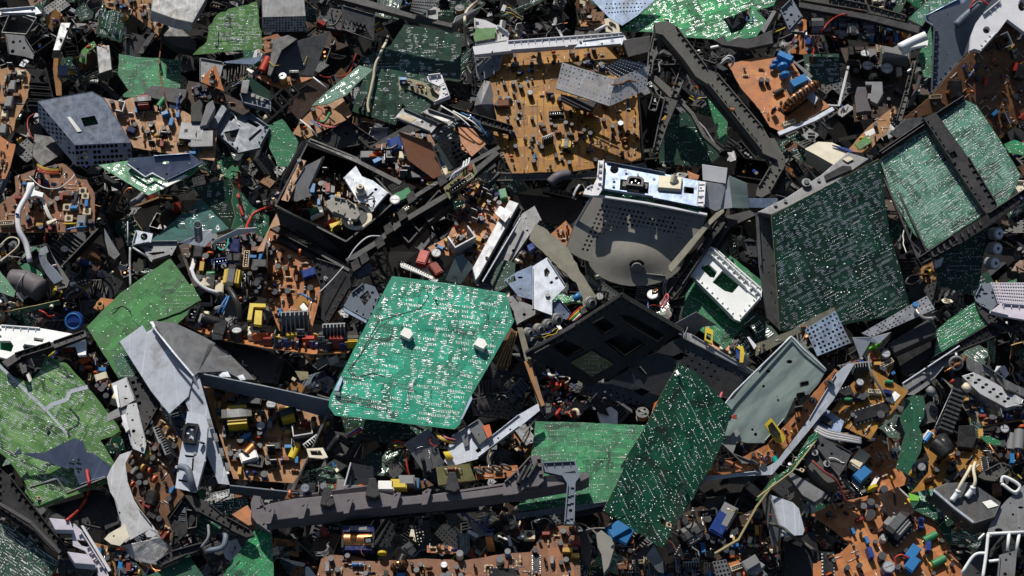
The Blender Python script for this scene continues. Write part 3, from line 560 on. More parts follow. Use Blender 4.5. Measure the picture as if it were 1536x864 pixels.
flat('metal_plate', z(1,0,[815,680,860,625,1065,715,1025,765]), (104,0,0), 3, 'steel', t_, holes=[z(1,0,[960,700,975,692,985,705,970,713]), z(1,0,[1010,720,1025,712,1035,725,1020,733])])
flat('sticker', z(1,0,[835,675,865,652,940,685,910,705]), (104.6,0,0), .5, 'c_beige', t_, bev=0)
flat('metal_plate', z(1,0,[965,650,1000,630,1170,690,1125,725]), (110,0,0), 3, 'steel', t_)
flat('sticker', z(1,0,[1025,680,1045,665,1140,688,1120,702]), (110.6,0,0), .5, 'c_white', t_, bev=0)
board('', '', z(1,0,[835,760,1020,775,1080,900,960,1000,830,940]), (64,0,0), 'red_brown', 'comp', parent=t_, auto=16, kinds='film block disc cap res')
sheet('side_frame', zh(1,0,[1040,770,100,1130,725,104,1290,950,50,1180,1010,46]), [('perf',(0,1,2,3),4,10,3.2)], 'dark_steel', 1.2, t_)
flat('amber_window', [(598,197),(647,214),(664,262),(650,268),(612,240)], (80,.1,.3), 1.6, 'c_brown', t_); flat('amber_window', [(604,204),(628,212),(632,236),(612,230)], (83,.1,.3), .8, 'mask_orange', t_)
for a_, b_ in (((597,196,98),(612,241,70)),((647,214,98),(668,268,66)),((612,241,70),(668,268,66))): beam('edge_frame', [a_, b_], 1.8, 2, 'steel', t_)
sheet('mirror_panel', zh(1,1,[1000,40,64,1060,0,66,1150,140,46,1110,170,44]), [(0,1,2,3)], 'brushed_steel', 1.2, t_)
board('', '', z(1,0,[1180,730,1260,740,1340,830,1260,900,1200,860]), (52,0,0), 'orange', 'sparse', parent=t_)
flat('bracket', z(1,0,[1000,440,1085,430,1100,470,1135,560,1040,600,1070,560,1080,500,1010,470]), (66,0,0), 4, 'pale_plastic', None, 'pale grey plastic bracket standing on the shadowed green board', 'bracket', group=G_PL)
board('the small dark round board', 'small dark board with a rounded edge below the pale bracket', z(1,0,[870,510,1000,545,1025,600,1000,660,900,650,850,580]), (44,0,.2), 'dark_green', 'dots', t=2)
board('the tan chip board', 'small tan board with a blue part behind the pale bracket', z(1,0,[835,440,980,470,1075,550,1060,600,1000,560,870,505,838,525]), (50,0,0), 'olive', 'comp', auto=7)
for i,(a,m) in enumerate((([1080,610,70,1180,670,74,1250,730,70],'c_white'),([1200,650,66,1280,690,72,1350,790,60],'c_sky_blue'),([1150,640,66,1260,700,76,1320,760,62],'c_white'),([345,445,52,420,505,50],'white_plastic'))):
    cable('thin_cable', zh(1,0,a), 1.2, m, None, ['white wire running down from the pale bracket','pale blue wire looping towards the black chassis','white wire beside the pale blue loop','thin white rod above the wired tan board'][i], 'wire')
flat('black_slab', z(1,0,[640,860,850,740,1060,640,1080,600,1500,730,1480,770,1180,690,830,800]), (48,0,.1), 6, 'black_plastic', None, 'black plastic slab edge running behind the unit with stickers', 'plastic slab')
# ================================================================== ROW 0, tile 2 : housing with amber board, cage, frame
t_ = thing('monitor_housing', 'pale grey monitor housing shell holding a large amber component board', 'housing', (840,150,30), ref='the pale housing with the amber board')
flat('rim', [(709,70),(760,62),(935,49),(941,62),(850,70),(765,76),(712,82)], (66,0,.1), 9, 'pale_plastic', t_)
flat('fin', [(711,27),(728,30),(745,38),(764,50),(762,62),(713,70)], (58,0,.2), 4, 'pale_plastic', t_, holes=[[(732,60),(743,60),(744,48),(734,46)]])
flat('back_panel', z(1,0,[1268,285,1440,280,1420,400,1330,460,1290,455]), (40,.2,.4), 3, 'grey_plastic', t_)
for p in ([(711,88),(757,84)],[(713,100),(752,97)],[(724,76),(727,118)],[(741,76),(741,112)]): beam('rib', [(*p[0],46),(*p[1],44)], 1.2, 2, 'putty_plastic', t_)
sheet('rounded_corner', zh(1,0,[1330,462,38,1290,540,26,1272,610,12,1290,650,2,1335,690,-6,1400,705,4,1395,600,26,1365,470,40,1310,600,44]), [(0,1,8),(1,2,8),(2,3,8),(3,4,8),(4,5,8),(5,6,8),(6,7,8),(7,0,8)], 'grey_plastic', 2, t_)
flat('shadow_wall', [(935,60),(952,66),(966,242),(955,246)], (20,.6,.2), 3, 'dark_plastic', t_)
flat('lower_skirt', [(730,258),(862,262),(968,244),(972,254),(900,268),(740,272),(700,262)], (16,0,.5), 4, 'putty_plastic', t_)
board('', '', [(748,82),(945,68),(952,90),(962,240),(860,257),(768,260),(757,235),(740,200),(745,178),(733,120)], (30,0,.05), 'amber', 'comp', parent=t_, auto=190, cs=.9, tile=(2,0), ax=(20,-1), sizes=(.7,1.3),
    strips=[('pour_brown',w_*.55,[(x,y),(x+1,y2)]) for x,y,y2,w_ in ((762,95,240,3),(775,90,200,5),(786,130,250,2.5),(798,88,190,4),(806,150,252,4),(815,90,250,3),(832,170,252,6),(846,170,240,3),(868,175,250,7),(885,180,250,3),(905,180,252,8),(925,150,250,5),(940,90,245,7))],
    comps=[('sink',185,360,85,1.0),('sink',235,820,20,1.1),('bigcap',135,550,0,.7,'navy'),('bigcap',655,735,0,.75,'black'),('cap',610,745,0,1.1,'black'),('cap',655,778,0,1.1,'black'),('cap',612,790,0,1.1,'black'),('trafo',345,850,80,1.1,'yellow'),('conn',285,670,0,1.6),('chip',700,610,85,.9),('block',-20,610,0,1.3,'brown'),('tor',680,820,10,.8)], kinds='res res jump jump cap cap cap disc to92 diode film')
board('the little green board on the fin', 'little green board clipped to the pale fin of the monitor housing', [(709,43),(744,41),(742,57),(712,62)], (64,0,.1), 'light_green', 'dots', t=2)
t_ = thing('perforated_cage', 'perforated steel cage sitting on the amber board', 'metal cage', (900,120,60), ref='the perforated steel cage')
sheet('front_panel', zh(2,0,[320,360,112,625,455,116,592,612,100,285,510,96]), [('perf',(0,1,2,3),14,6,1.25,.12)], 'aluminium', 1.2, t_)
sheet('end_panel', zh(2,0,[625,455,116,825,375,116,800,520,102,592,612,100]), [('perf',(0,1,2,3),9,6,1.25,.1)], 'aluminium', 1.2, t_)
sheet('back_panel', zh(2,0,[655,335,132,812,372,122,650,450,92,560,385,104]), [('perf',(0,1,2,3),9,6,1.4)], 'blue_steel', 1.2, t_)
beam('copper_strip', zh(2,0,[290,480,74,590,580,80]), 2.4, 2, 'gold_wire', t_); beam('rail', zh(2,0,[285,505,64,592,608,70]), 4, 3, 'steel', t_)
flat('top_plate', z(2,0,[385,280,430,235,680,205,665,258]), (100,0,0), 2, 'pale_steel', t_)
board('', '', z(2,0,[380,360,560,340,620,440,420,380]), (78,0,0), 'brown', 'comp', parent=t_, auto=10)
pbox('heat_sink_block', 'dark grey finned block tucked under the perforated cage', 'heat sink', z(2,0,[310,540,520,590,490,640,400,620,320,580]), (58,0,.1), (0,3,14), 'dark_plastic', group=G_METAL)
pbox('dark_block', 'dark upright block behind the perforated cage', 'plastic block', z(2,0,[665,230,830,205,820,300,700,330]), (70,.1,.2), (0,10,30), 'dark_plastic', group=G_PL)
sheet('pressed_sheet', zh(2,0,[480,-10,80,870,-10,84,750,95,84,665,150,76,600,115,78]), [('perf',(0,1,2,4),13,5,1.5,.05,1),(4,2,3)], 'blue_steel', 1.5, None, 'blue grey pressed metal sheet with slots at the top edge', 'metal sheet', ref='the pressed metal sheet at the top')
board('the large vivid green board', 'large vivid green board with a jagged hole at the top edge', z(2,0,[650,178,760,90,870,-20,1560,-20,1540,30,1440,60,1500,120,1440,210,1290,245,1180,225,1040,215,830,185]), (66,0,.02), 'vivid_green', 'fine', holes=[z(2,0,[1245,110,1320,85,1410,40,1400,110,1340,195,1290,190,1270,140])], jag=.6, dens=1.2, ax=(3,-1))
pbox('black_clip_bar', 'black clip bar under the jagged hole of the vivid green board', 'plastic bar', z(2,0,[1190,230,1250,200,1270,240,1330,215,1400,225,1440,210,1530,170,1536,250,1390,280,1240,260]), (84,0,.1), (0,4,10), 'dark_plastic', group=G_PL)
t_ = thing('printer_chassis', 'big olive black plastic frame leaning from the vivid green board down to the dark hollow', 'plastic frame', (1050,130,90), ref='the big black plastic frame')
fh = (126,-.05,.1)
flat('long_rail', z(2,0,[850,130,930,122,975,150,1160,400,1210,420,1480,740,1545,850,1560,920,1470,880,1150,480,1090,440,1020,340,900,200,860,190]), fh, 16, 'frame_plastic', t_, bev=1)
flat('rail_lip', z(2,0,[870,195,900,205,1020,345,1100,450,1150,480,1470,880,1440,880,1120,500,1010,370]), (112,-.05,.1), 8, 'dark_plastic', t_)
flat('upright', z(2,0,[850,150,900,180,890,270,850,345,835,440,805,430,815,300]), (108,0,.1), 10, 'frame_plastic', t_, holes=[z(2,0,[850,230,870,240,855,290,840,280])])
flat('brace', z(2,0,[1000,300,1040,350,1060,370,985,560,945,560,960,500,1010,360]), (100,0,.1), 8, 'frame_plastic', t_)
flat('brace', z(2,0,[832,430,862,436,950,510,965,560,940,560,835,455]), (98,0,.1), 8, 'frame_plastic', t_)
flat('foot_post', z(2,0,[910,555,985,580,935,700,880,864,840,864,870,720]), (90,0,.2), 10, 'frame_plastic', t_, holes=[z(2,0,[905,645,930,655,910,700,888,690])])
flat('corner_piece', z(3,1,[20,-30,100,-30,165,100,150,150,75,285,25,312,-8,300,0,255,75,130]), (100,0,.1), 14, 'frame_plastic', t_, bev=1)
flat('corner_facet', z(3,1,[152,150,200,215,160,285,80,290]), (84,.2,.3), 6, 'dark_plastic', t_)
for a,b_ in (((1060,370),(1010,300)),((1120,480),(1160,430)),((985,470),(950,520))): beam('rib', [(*z(2,0,a)[0],96),(*z(2,0,b_)[0],96)], 2, 8, 'dark_plastic', t_)
beam('thin_rail', zh(2,0,[975,560,84,1070,660,82,1140,790,78,1230,870,74]), 6, 6, 'frame_plastic', t_); beam('thin_rail', zh(2,0,[1000,600,70,1140,740,70,1230,880,64]), 2.5, 4, 'grey_plastic', t_)
board('the orange board with blue capacitors', 'small orange board with blue capacitors and copper coils beside the black frame', [(1092,96),(1125,88),(1160,84),(1190,95),(1212,130),(1245,160),(1170,197),(1155,190),(1140,165),(1110,130)], (70,0,-.05), 'orange', 'comp', tile=(3,0), auto=12,
    comps=[('disc',100,375,0,1.3,'sky_blue'),('disc',85,402,20,1.3,'sky_blue'),('disc',140,410,10,1.9,'sky_blue'),('disc',150,455,10,1.9,'sky_blue'),('film',150,370,-30,2.2,'sky_blue'),('film',225,510,30,2.6,'sky_blue'),('tor',190,625,40,1.9),('tor',225,600,40,1.9),('tor',262,572,40,1.8),('tor',300,548,40,1.6),('conn',180,720,20,1.1),('lying',120,540,30,1,'black'),('cap',20,480,0,1.2,'navy'),('cap',55,480,0,1,'navy'),('tr',90,660,40,1),('cement',285,465,-50,.8)], kinds='res jump jump to92')
beam('metal_strip', zh(3,0,[120,775,76,330,690,76,438,628,78]), 7, 5, 'pale_steel', None, 'bright metal rim along the orange board with blue capacitors', 'metal rim')
flat('clear_plate', z(3,0,[120,320,180,325,280,400,320,440,300,450,220,370]), (84,.2,.3), 2, 'steel', None, 'thin grey metal plate behind the blue capacitors', 'metal plate')
flat('steel_plate', z(3,0,[260,495,300,505,350,565,330,600,280,560]), (88,.2,.2), 2, 'pale_steel', None, 'bright small plate beside the copper coils', 'metal plate')
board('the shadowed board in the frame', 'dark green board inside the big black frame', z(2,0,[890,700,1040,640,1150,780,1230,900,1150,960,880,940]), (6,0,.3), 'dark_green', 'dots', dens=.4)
board('the upright green strip', 'narrow green board standing upright inside the big black frame', z(2,0,[1150,530,1190,545,1230,600,1270,660,1265,850,1230,820,1170,620]), (44,.7,.1), 'green', 'dots', dens=1.2)
for i,a in enumerate(([1240,350,96,1280,320,104,1310,340,98,1300,380,92],[1230,370,94,1275,335,104,1300,360,96,1290,390,90])): cable('grey_cable', zh(2,0,a), 1.2, 'pale_plastic', None, ['grey cable loop above the orange board','second grey loop beneath the higher one'][i], 'cable', 'grey loops above the orange board')
cable('thin_rod', zh(2,0,[510,180,104,575,145,112]), 2.6, 'pale_plastic', None, 'short white rod lying on the pale rim of the monitor housing', 'rod')
# ================================================================== ROW 0, tile 3
pbox('long_plastic_bar', 'long dark plastic bar over a crowded component strip near the top edge', 'plastic bar', z(3,0,[240,10,630,80,940,150,930,192,620,112,240,42]), (64,0,.1), (0,5,12), 'dark_plastic', ref='the long plastic bar near the top')
flat('label_strip', z(3,0,[240,-25,400,-20,640,30,860,90,850,120,640,75,240,5]), (56,0,.3), 4, 'frame_plastic', None, 'flat dark bezel strip behind the long plastic bar', 'plastic strip')
board('the crowded component strip', 'crowded narrow board with yellow parts and capacitors under the long plastic bar', z(3,0,[290,100,470,100,700,160,890,195,860,235,780,272,560,230,300,180]), (34,0,.25), 'brown', 'comp', auto=58, sizes=(.7,1.3), kinds='cap film film film disc res tr block trafo conn cap cap')
flat('hinge_plate', z(3,0,[130,60,200,-10,240,60,262,95,185,182]), (86,.1,.2), 5, 'blue_grey', None, 'dark blue grey hinge plate at the end of the vivid green board', 'plastic plate')
flat('steel_lever', z(3,0,[20,170,90,60,110,65,40,190]), (88,0,.2), 4, 'steel', None, 'slim steel arm beside the dark hinge plate', 'metal arm')
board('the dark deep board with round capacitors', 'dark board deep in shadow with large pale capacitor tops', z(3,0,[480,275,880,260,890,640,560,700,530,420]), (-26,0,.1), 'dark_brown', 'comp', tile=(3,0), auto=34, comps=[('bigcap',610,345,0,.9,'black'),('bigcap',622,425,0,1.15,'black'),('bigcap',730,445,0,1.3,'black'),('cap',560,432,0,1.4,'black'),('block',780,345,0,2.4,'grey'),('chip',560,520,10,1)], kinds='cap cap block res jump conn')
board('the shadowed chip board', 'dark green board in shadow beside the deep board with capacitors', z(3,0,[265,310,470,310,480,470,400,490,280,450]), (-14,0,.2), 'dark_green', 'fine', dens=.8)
beam('slotted_strip', zh(3,0,[525,380,6,470,610,0]), 4, 2, 'aluminium', None, 'slim bright slotted strip standing between two shadowed boards', 'metal strip')
beam('slotted_strip', zh(3,0,[390,605,2,475,610,0]), 3, 2, 'aluminium', None, 'short bright foot strip below the shadowed chip board', 'metal strip')
pbox('grey_bracket', 'grey moulded bracket with a rounded end in the deep hollow', 'bracket', z(3,0,[620,470,720,470,725,540,690,600,650,580,660,490,625,490]), (26,0,.2), (0,6,14), 'grey_plastic', group=G_PL)
pbox('grey_bracket', 'crumpled grey bracket beside the rounded one in the deep hollow', 'bracket', z(3,0,[575,500,640,500,630,560,660,640,620,640,570,650,560,560]), (16,0,.2), (0,6,14), 'warm_grey_plastic', group=G_PL)
for i,(a,mm) in enumerate((([800,690,850,520,895,350,920,350,870,560,830,700],'frame_plastic'),([860,620,910,500,930,430,945,440,900,600],'dark_plastic'))): flat('bent_strip', z(3,0,a), (20+i*8,.3,.2), 4, mm, None, ['olive grey strip standing beside the deep board','darker strip leaning by the brown jagged board'][i], 'plastic strip')
t_ = thing('monitor_shell', 'dark blue grey monitor back with a ribbed side and pale rounded shell', 'monitor shell', (1440,60,70), ref='the blue grey monitor shell')
flat('side_wall', z(3,0,[970,90,1180,20,1280,-50,1480,-50,1250,180,1222,292,1160,360,1000,545,1015,150]), (70,.1,.55), 6, 'blue_grey', t_, bev=1.5)
flat('flange', z(3,0,[965,95,1170,-10,1230,-20,1190,25,1015,105,1010,150,970,120]), (78,.1,.3), 4, 'blue_steel', t_)
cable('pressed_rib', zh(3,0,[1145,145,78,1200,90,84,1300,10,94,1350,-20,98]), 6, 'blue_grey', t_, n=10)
flat('rounded_shell', z(3,0,[1222,292,1232,200,1260,130,1290,90,1400,0,1440,-20,1560,-20,1560,200,1440,110,1380,190,1290,292,1250,280]), (112,-.05,.1), 8, 'pale_plastic', t_, holes=[circ(*z(3,0,[1320,172])[0],5.5), circ(*z(3,0,[1524,30])[0],6,ry=9)], bev=2)
board('the long jagged brown board', 'long jagged brown board with a bright edge leaning over the monitor shell', z(3,0,[830,695,1000,555,1120,410,1240,285,1285,292,1320,270,1420,130,1445,100,1560,170,1560,660,1400,800,1330,700,1190,560,1000,655,850,705]), (62,-.1,.45), 'brown', 'comp', tile=(3,0), auto=44, jag=.8, ax=(1,-1),
    comps=[('usink',1410,240,70,1.1),('conn',1385,265,70,.8),('block',1130,520,50,1.6,'black'),('conn',1020,560,-40,1),('tr',1490,225,20,1.2),('lying',1310,470,40,.8,'red'),('res',1230,425,10,1.3,'sky_blue'),('film',1475,390,30,1.2,'red'),('block',1500,420,30,1.3,'black'),('sink',1410,690,70,1)])
board('the tan board with a green module', 'tan board slope holding a small bright green module', z(3,0,[515,870,640,730,790,610,800,645,740,770,700,800,640,880]), (48,.1,.1), 'tan', 'comp', tile=(3,0), auto=6, comps=[('label',650,765,30,.8)])
board('the bright lime module', 'small bright lime module on the tan board slope', z(3,0,[560,830,640,775,662,815,590,862]), (58,.1,.1), 'light_green', 'dots', dens=1.4, t=3)
sheet('grey_fins', zh(3,0,[760,770,60,850,690,62,950,680,66,930,740,60,800,800,56]), [(0,1,2,3,4)], 'dark_steel', 4, None, 'dark ribbed fins under the edge of the black bordered green board', 'heat sink')
t_ = thing('roller', 'white plastic roller with rounded end clipped to dark scrap', 'roller', (1368,62,80), ref='the white roller')
cable('barrel', zh(3,0,[820,275,86,890,240,90,970,205,94]), 7, 'white_plastic', t_, n=14); flat('clip', z(3,0,[830,300,920,255,985,230,980,262,900,280,845,312]), (78,0,.1), 4, 'white_plastic', t_)
board('the bluish board strip at the top', 'bluish green board strip at the top beside the monitor shell', z(3,0,[870,110,960,20,1010,-20,1170,-20,1090,40,990,90,950,150]), (30,0,.1), 'pale_green', 'fine', dens=1.2)
board('the thin green board under the shell', 'thin green board piece squeezed under the monitor shell', z(3,0,[925,330,1000,150,1018,450,960,445]), (24,.2,.2), 'green', 'dots', dens=1.4)
# ================================================================== ROW 1, tile 0
T = (0, 1)
board('the reddish brown board', 'reddish brown component board with a thick white cable across it', z(0,1,[85,190,190,155,330,120,360,115,420,150,440,200,500,210,545,290,545,500,400,512,0,512,0,350,90,280]), (34,0,.1), 'red_brown', 'comp', auto=60, tile=T, jag=.6,
    comps=[('pot',480,280,0,1.2),('pot',495,310,0,1.1),('pot',390,375,0,1.2),('pot',505,400,0,1.2),('pot',400,440,0,1.2),('chip',435,330,88,1.2,'grey'),('block',475,470,88,1.2,'grey'),('disc',315,250,0,1,'sky_blue'),('conn',220,180,80,1.3),('conn',45,470,5,1.2)])
cable('thick_cable', zh(0,1,[185,240,64,150,310,66,105,400,68,110,500,66,150,580,58,172,680,52]), 4.2, 'pale_plastic', None, 'thick pale cable hanging over the reddish brown board', 'cable', n=10)
t_ = thing('cable_clamp', 'white plastic clamp gripping the thick pale cable', 'clamp', (45,280,60)); flat('body', z(0,1,[160,225,195,225,200,270,250,285,245,310,205,300,160,310,145,290]), (64,0,0), 7, 'white_plastic', t_)
for i in range(4): cable('ribbon_wire', zh(0,1,[240+i*5,320,54,255+i*5,370,54,275+i*6,420,50,300+i*4,445,46]), .8, 'c_white', None, 'white wires of a small harness on the reddish board', 'wire', 'white harness wires on the reddish board')
pbox('harness_plug', 'cream plug at the end of the white harness wires', 'plug', z(0,1,[265,450,320,430,330,440,275,470]), (52,0,0), (0,2,4), 'c_cream', group=G_PL)
for i,m in enumerate(('c_yellow','c_ochre','c_red','c_orange_red','c_dark_red')): cable('coloured_wire', zh(0,1,[215,120+i*10,56,250,140+i*8,60,290,150+i*7,58,340,150+i*7,50]), .9, m, None, f"{('yellow','amber','bright red','orange','dark red')[i]} wire crossing the upper corner of the reddish brown board", 'wire', 'coloured wires over the reddish board')
cable('coloured_wire', zh(0,1,[365,465,56,445,462,56]), 1.3, 'c_yellow', None, 'straight yellow wire near the lower edge of the reddish board', 'wire'); cable('coloured_wire', zh(0,1,[380,498,54,440,485,54,500,480,50]), 1.3, 'c_sky_blue', None, 'blue wire near the lower edge of the reddish board', 'wire')
cable('wire_loop', zh(0,1,[170,190,60,240,250,64,330,260,64,400,215,60,430,180,56]), .8, 'pale_plastic', None, 'thin pale wire looping over the reddish brown board', 'wire')
board('the green board with a dark shield', 'green board with a dark metal shield plate and white sticker', z(0,1,[565,125,760,95,960,95,1170,120,1090,190,855,300]), (66,0,-.05), 'vivid_green', 'fine', dens=1.5, ax=(2,1))
o_ = [q for q in bpy.data.objects if q.get('label','').startswith('green board with a dark metal')][0]
flat('shield_plate', z(0,1,[728,125,745,85,880,75,1100,60,1170,115,958,220,875,175,840,200]), (74,0,.3), 3, 'shield_steel', o_); flat('sticker', z(0,1,[915,250,1060,180,1085,185,930,267]), (67,0,-.05), .6, 'c_white', o_, bev=0)
beam('shield_rim', zh(0,1,[735,122,76,838,196,76,878,174,76,950,214,76]), 2, 4, 'pale_steel', o_)
pbox('vent_block', 'black slotted block hanging under the shielded green board', 'plastic block', z(0,1,[590,165,700,230,705,260,600,205]), (44,0,.2), (0,6,14), 'black_plastic', group=G_PL)
for i,a in enumerate(([685,350,20,705,300,26,735,262,30,765,258,30],[890,298,34,995,300,34])): cable('copper_wire', zh(0,1,a), 1.1, 'copper', None, ['bent copper wire below the shielded green board','straight copper wire below the shielded green board'][i], 'wire')
t_ = thing('plug_tip', 'dull metal plug barrel in the dark below the shielded green board', 'plug', (203,300,10)); cable('barrel', zh(0,1,[760,345,10,800,320,14,830,290,16]), 5, 'steel', t_, n=10)
board('the teal triangle board', 'teal green board corner pointing up out of the scrap', z(0,1,[870,560,1010,440,1155,320,1240,410,1320,490,1180,540,950,575]), (26,0,.1), 'dusk_teal', 'fine', dens=.35)
board('the rumpled dark board', 'rumpled green board half with shade in its dark colour beside the teal triangle', z(0,1,[1110,250,1320,200,1345,250,1330,330,1350,420,1330,490,1240,400,1155,315]), (-6,.2,.5), 'dark_green', 'fine', dens=.6)  # darker green: shade on this half put into the mask colour
board('the lit half of the rumpled board', 'lighter green half of the rumpled board with sunlight put into its colour', z(0,1,[1345,250,1400,290,1450,360,1550,420,1550,500,1480,570,1330,495,1355,420,1335,330]), (4,-.5,0), 'deep_green', 'fine', dens=1.2, ax=(2,3))  # same bent board, brighter green standing for its sunlit half
t_ = thing('bent_bracket', 'long bent bright metal bracket with a coil spring on it', 'bracket', (300,352,80), ref='the bent bracket with a spring')
sheet('arm', zh(0,1,[1030,572,84,1110,540,88,1180,498,92,1215,500,92,1230,545,88,1180,598,82,1085,582,82]), [tuple(range(7))], 'pale_steel', 1.6, t_); sheet('arm', zh(0,1,[1205,590,84,1240,550,90,1330,510,96,1370,490,100,1480,483,98,1484,500,94,1420,515,92,1330,540,90,1250,575,84]), [(0,1,2,8),(2,3,7,8),(3,4,5,6,7)], 'aluminium', 1.6, t_)
for i in range(9): b = B(); b.torus((0,0,0), 5.2, 1.1, 'grey_plastic', n=14); put('spring_turn', b.mesh('spring_turn'), Mx.Translation(P(298+i*.1-i*.3,358-i*2.6,94+i*2.2)) @ Mx.Rotation(.5,4,'X'), t_)
t_ = thing('punched_bracket', 'dark and light folded metal bracket with a large round hole', 'bracket', (225,362,70), ref='the bracket with a large hole')
flat('tab', z(0,1,[785,500,880,520,870,570,760,590]), (78,0,.1), 2, 'pale_steel', t_, holes=[circ(*z(0,1,[830,538])[0],5.5)]); flat('plate', z(0,1,[760,570,1030,566,990,645,870,682,845,650,830,612]), (70,0,.1), 2.5, 'steel', t_, holes=[z(0,1,[850,632,945,622,950,632,880,645])])
cable('metal_rod', zh(0,1,[765,600,80,850,655,76]), 1.6, 'aluminium', None, 'bright rod edge lying on the punched bracket', 'rod'); cable('metal_rod', zh(0,1,[750,600,70,748,700,66,752,830,60]), 1.8, 'aluminium', None, 'long bright rod running down beside the plain green board', 'rod')
cable('thin_wire', zh(0,1,[735,450,70,737,590,60]), .8, 'pale_plastic', None, 'thin pale wire standing upright above the punched bracket', 'wire')
t_ = thing('bright_clip', 'bright folded metal clip shining at the left over dark cables', 'clip', (68,398,60), ref='the bright folded clip')
sheet('plate', zh(0,1,[250,640,70,280,690,66,330,740,58,365,785,54,312,812,50,270,760,54,235,700,60,222,650,66]), [tuple(range(8))], 'pale_steel', 2, t_); sheet('tip', zh(0,1,[222,645,68,232,610,72,265,590,74,280,625,70,252,645,70]), [tuple(range(5))], 'aluminium', 2, t_); flat('back', z(0,1,[280,600,300,640,400,790,385,830,330,840,365,785]), (46,.2,0), 3, 'dark_steel', t_)
flat('foil_fin', z(0,1,[600,490,640,560,690,640,660,670,625,640,605,560]), (40,.3,.2), 1.4, 'steel', None, 'pointed grey fin beside the punched bracket', 'metal sheet')
t_ = thing('motor_housing', 'brown cylindrical motor can with wire bands at the left edge', 'motor', (40,418,30), ref='the brown cylindrical motor')
cable('can', zh(0,1,[70,790,30,150,800,34,240,850,34]), 17, 'warm_grey_plastic', t_, n=20); cable('band', zh(0,1,[90,860,40,110,800,54,150,740,48]), 1.2, 'steel', t_)
board('the green board corner by the motor', 'green board corner lying over the brown motor can', z(0,1,[-20,740,0,735,90,850,80,885,-20,850]), (56,0,0), 'green', 'sparse'); board('the dotted green strip by the motor', 'dotted green board strip beside the bright folded clip', z(0,1,[100,690,160,690,240,745,250,785,160,760]), (36,0,.1), 'green', 'dots', dens=1.3)
cable('white_wire', zh(0,1,[0,590,56,50,545,60,100,550,58,105,590,56,40,650,50,0,680,50]), 1.2, 'c_cream', None, 'cream wire loop at the left edge above the motor can', 'wire')
board('the plain dark green board', 'plain smooth green board with few marks leaning behind a folded sheet', [(130,490),(180,440),(255,387),(302,450),(285,468),(215,535),(200,566),(178,568)], (66,-.05,.05), 'plain_green', 'sparse', dens=.9, t=2, ax=(2,-2))
board('', '', [(238,450),(288,425),(301,450),(270,468),(235,480)], (67.5,-.05,.05), 'plain_green', 'dots', dens=1.2, parent=[q for q in bpy.data.objects if q.get('label','').startswith('plain smooth')][0], t=1)
board('', '', [(170,535),(193,520),(207,552),(200,566),(178,566)], (66.5,-.05,.05), 'deep_green', 'dots', dens=2.4, parent=[q for q in bpy.data.objects if q.get('label','').startswith('plain smooth')][0], t=1)
board('the dark board of mixed parts', 'dark board crowded with a yellow coil box and blue parts', [(268,368),(330,352),(385,350),(402,365),(400,425),(392,445),(330,440),(290,430)], (40,0,.1), 'dark_brown', 'comp', auto=46, tile=T, sizes=(.8,1.5),
    comps=[('trafo',1350,800,85,1.5,'yellow'),('conn',1280,695,10,1.6,'blue'),('lying',1225,760,0,1,'green'),('block',1355,610,88,1.3,'navy'),('film',1460,665,0,1,'sky_blue'),('cement',1115,710,80,1)], kinds='cap cap disc film tr block res conn')
cable('grey_hose', zh(0,1,[1100,720,60,1130,790,64,1190,840,62,1260,862,58]), 3, 'pale_plastic', None, 'grey hose curving past the plain green board', 'cable'); cable('green_wire', zh(0,1,[1255,600,70,1280,615,74,1310,590,74,1315,550,70]), 1.2, 'c_teal', None, 'short teal wire above the board of mixed parts', 'wire')
# ================================================================== ROW 1, tile 1 : black chassis
T = (1, 1)
t_ = thing('chassis', 'large black plastic chassis with open compartments and a ribbed rail', 'plastic chassis', (560,310,20), ref='the large black chassis')
ch = t_
pbox('', '', '', [(413,308),(465,208),(536,237),(560,262),(594,300),(566,325),(519,362)], (78,0,0), (3,36,72), 'black_plastic', t_, open_=True, t=2.5, pn='tray_wall')
flat('outer_wall', [(414,310),(519,358),(527,398),(516,395),(440,345),(420,338)], (60,0,.9), 3, 'black_plastic', t_); flat('sticker_patch', z(1,1,[210,480,285,510,290,532,215,500]), (68,0,.9), .5, 'frame_plastic', t_, bev=0)
sheet('rear_wall', zh(1,1,[160,210,70,280,-10,80,300,-20,80,600,90,84,860,220,84,840,240,84,590,110,84,300,10,76,180,225,66]), [(0,1,7,8),(1,2,7),(2,3,6,7),(3,4,5,6)], 'dark_plastic', 4, t_)
beam('lower_lip', zh(1,1,[100,480,44,330,600,44,500,700,44,560,735,44,700,600,60]), 9, 8, 'black_plastic', t_); beam('lower_lip', zh(1,1,[150,545,30,420,690,30,560,740,30]), 14, 16, 'dark_plastic', t_)
beam('ribbed_rail', zh(1,1,[540,690,66,700,590,66,860,460,68,1130,300,74,1410,60,80]), 9, 12, 'black_plastic', t_, ); beam('ribbed_rail', zh(1,1,[700,470,56,860,360,58,1130,190,66,1420,30,70]), 7, 10, 'dark_plastic', t_)
for i,(x,y) in enumerate(([560,690],[610,650],[700,560],[750,480],[830,400],[880,300],[1060,200],[1120,280],[1340,110])): flat('clip', z(1,1,[x,y,x+40,y-30,x+60,y+20,x+15,y+50]), (80,0,.1), 8, 'black_plastic', t_)
pbox('', '', '', z(1,1,[822,490,960,400,1010,440,895,570]), (62,0,0), (0,10,20), 'dark_plastic', t_, open_=True, t=2, pn='compartment_wall'); pbox('', '', '', z(1,1,[965,385,1070,270,1145,340,1010,450]), (66,0,0), (0,10,20), 'dark_plastic', t_, open_=True, t=2, pn='compartment_wall'); pbox('', '', '', z(1,1,[725,485,800,430,860,540,800,560,750,540]), (56,0,0), (0,10,20), 'black_plastic', t_, open_=True, t=2, pn='compartment_wall')
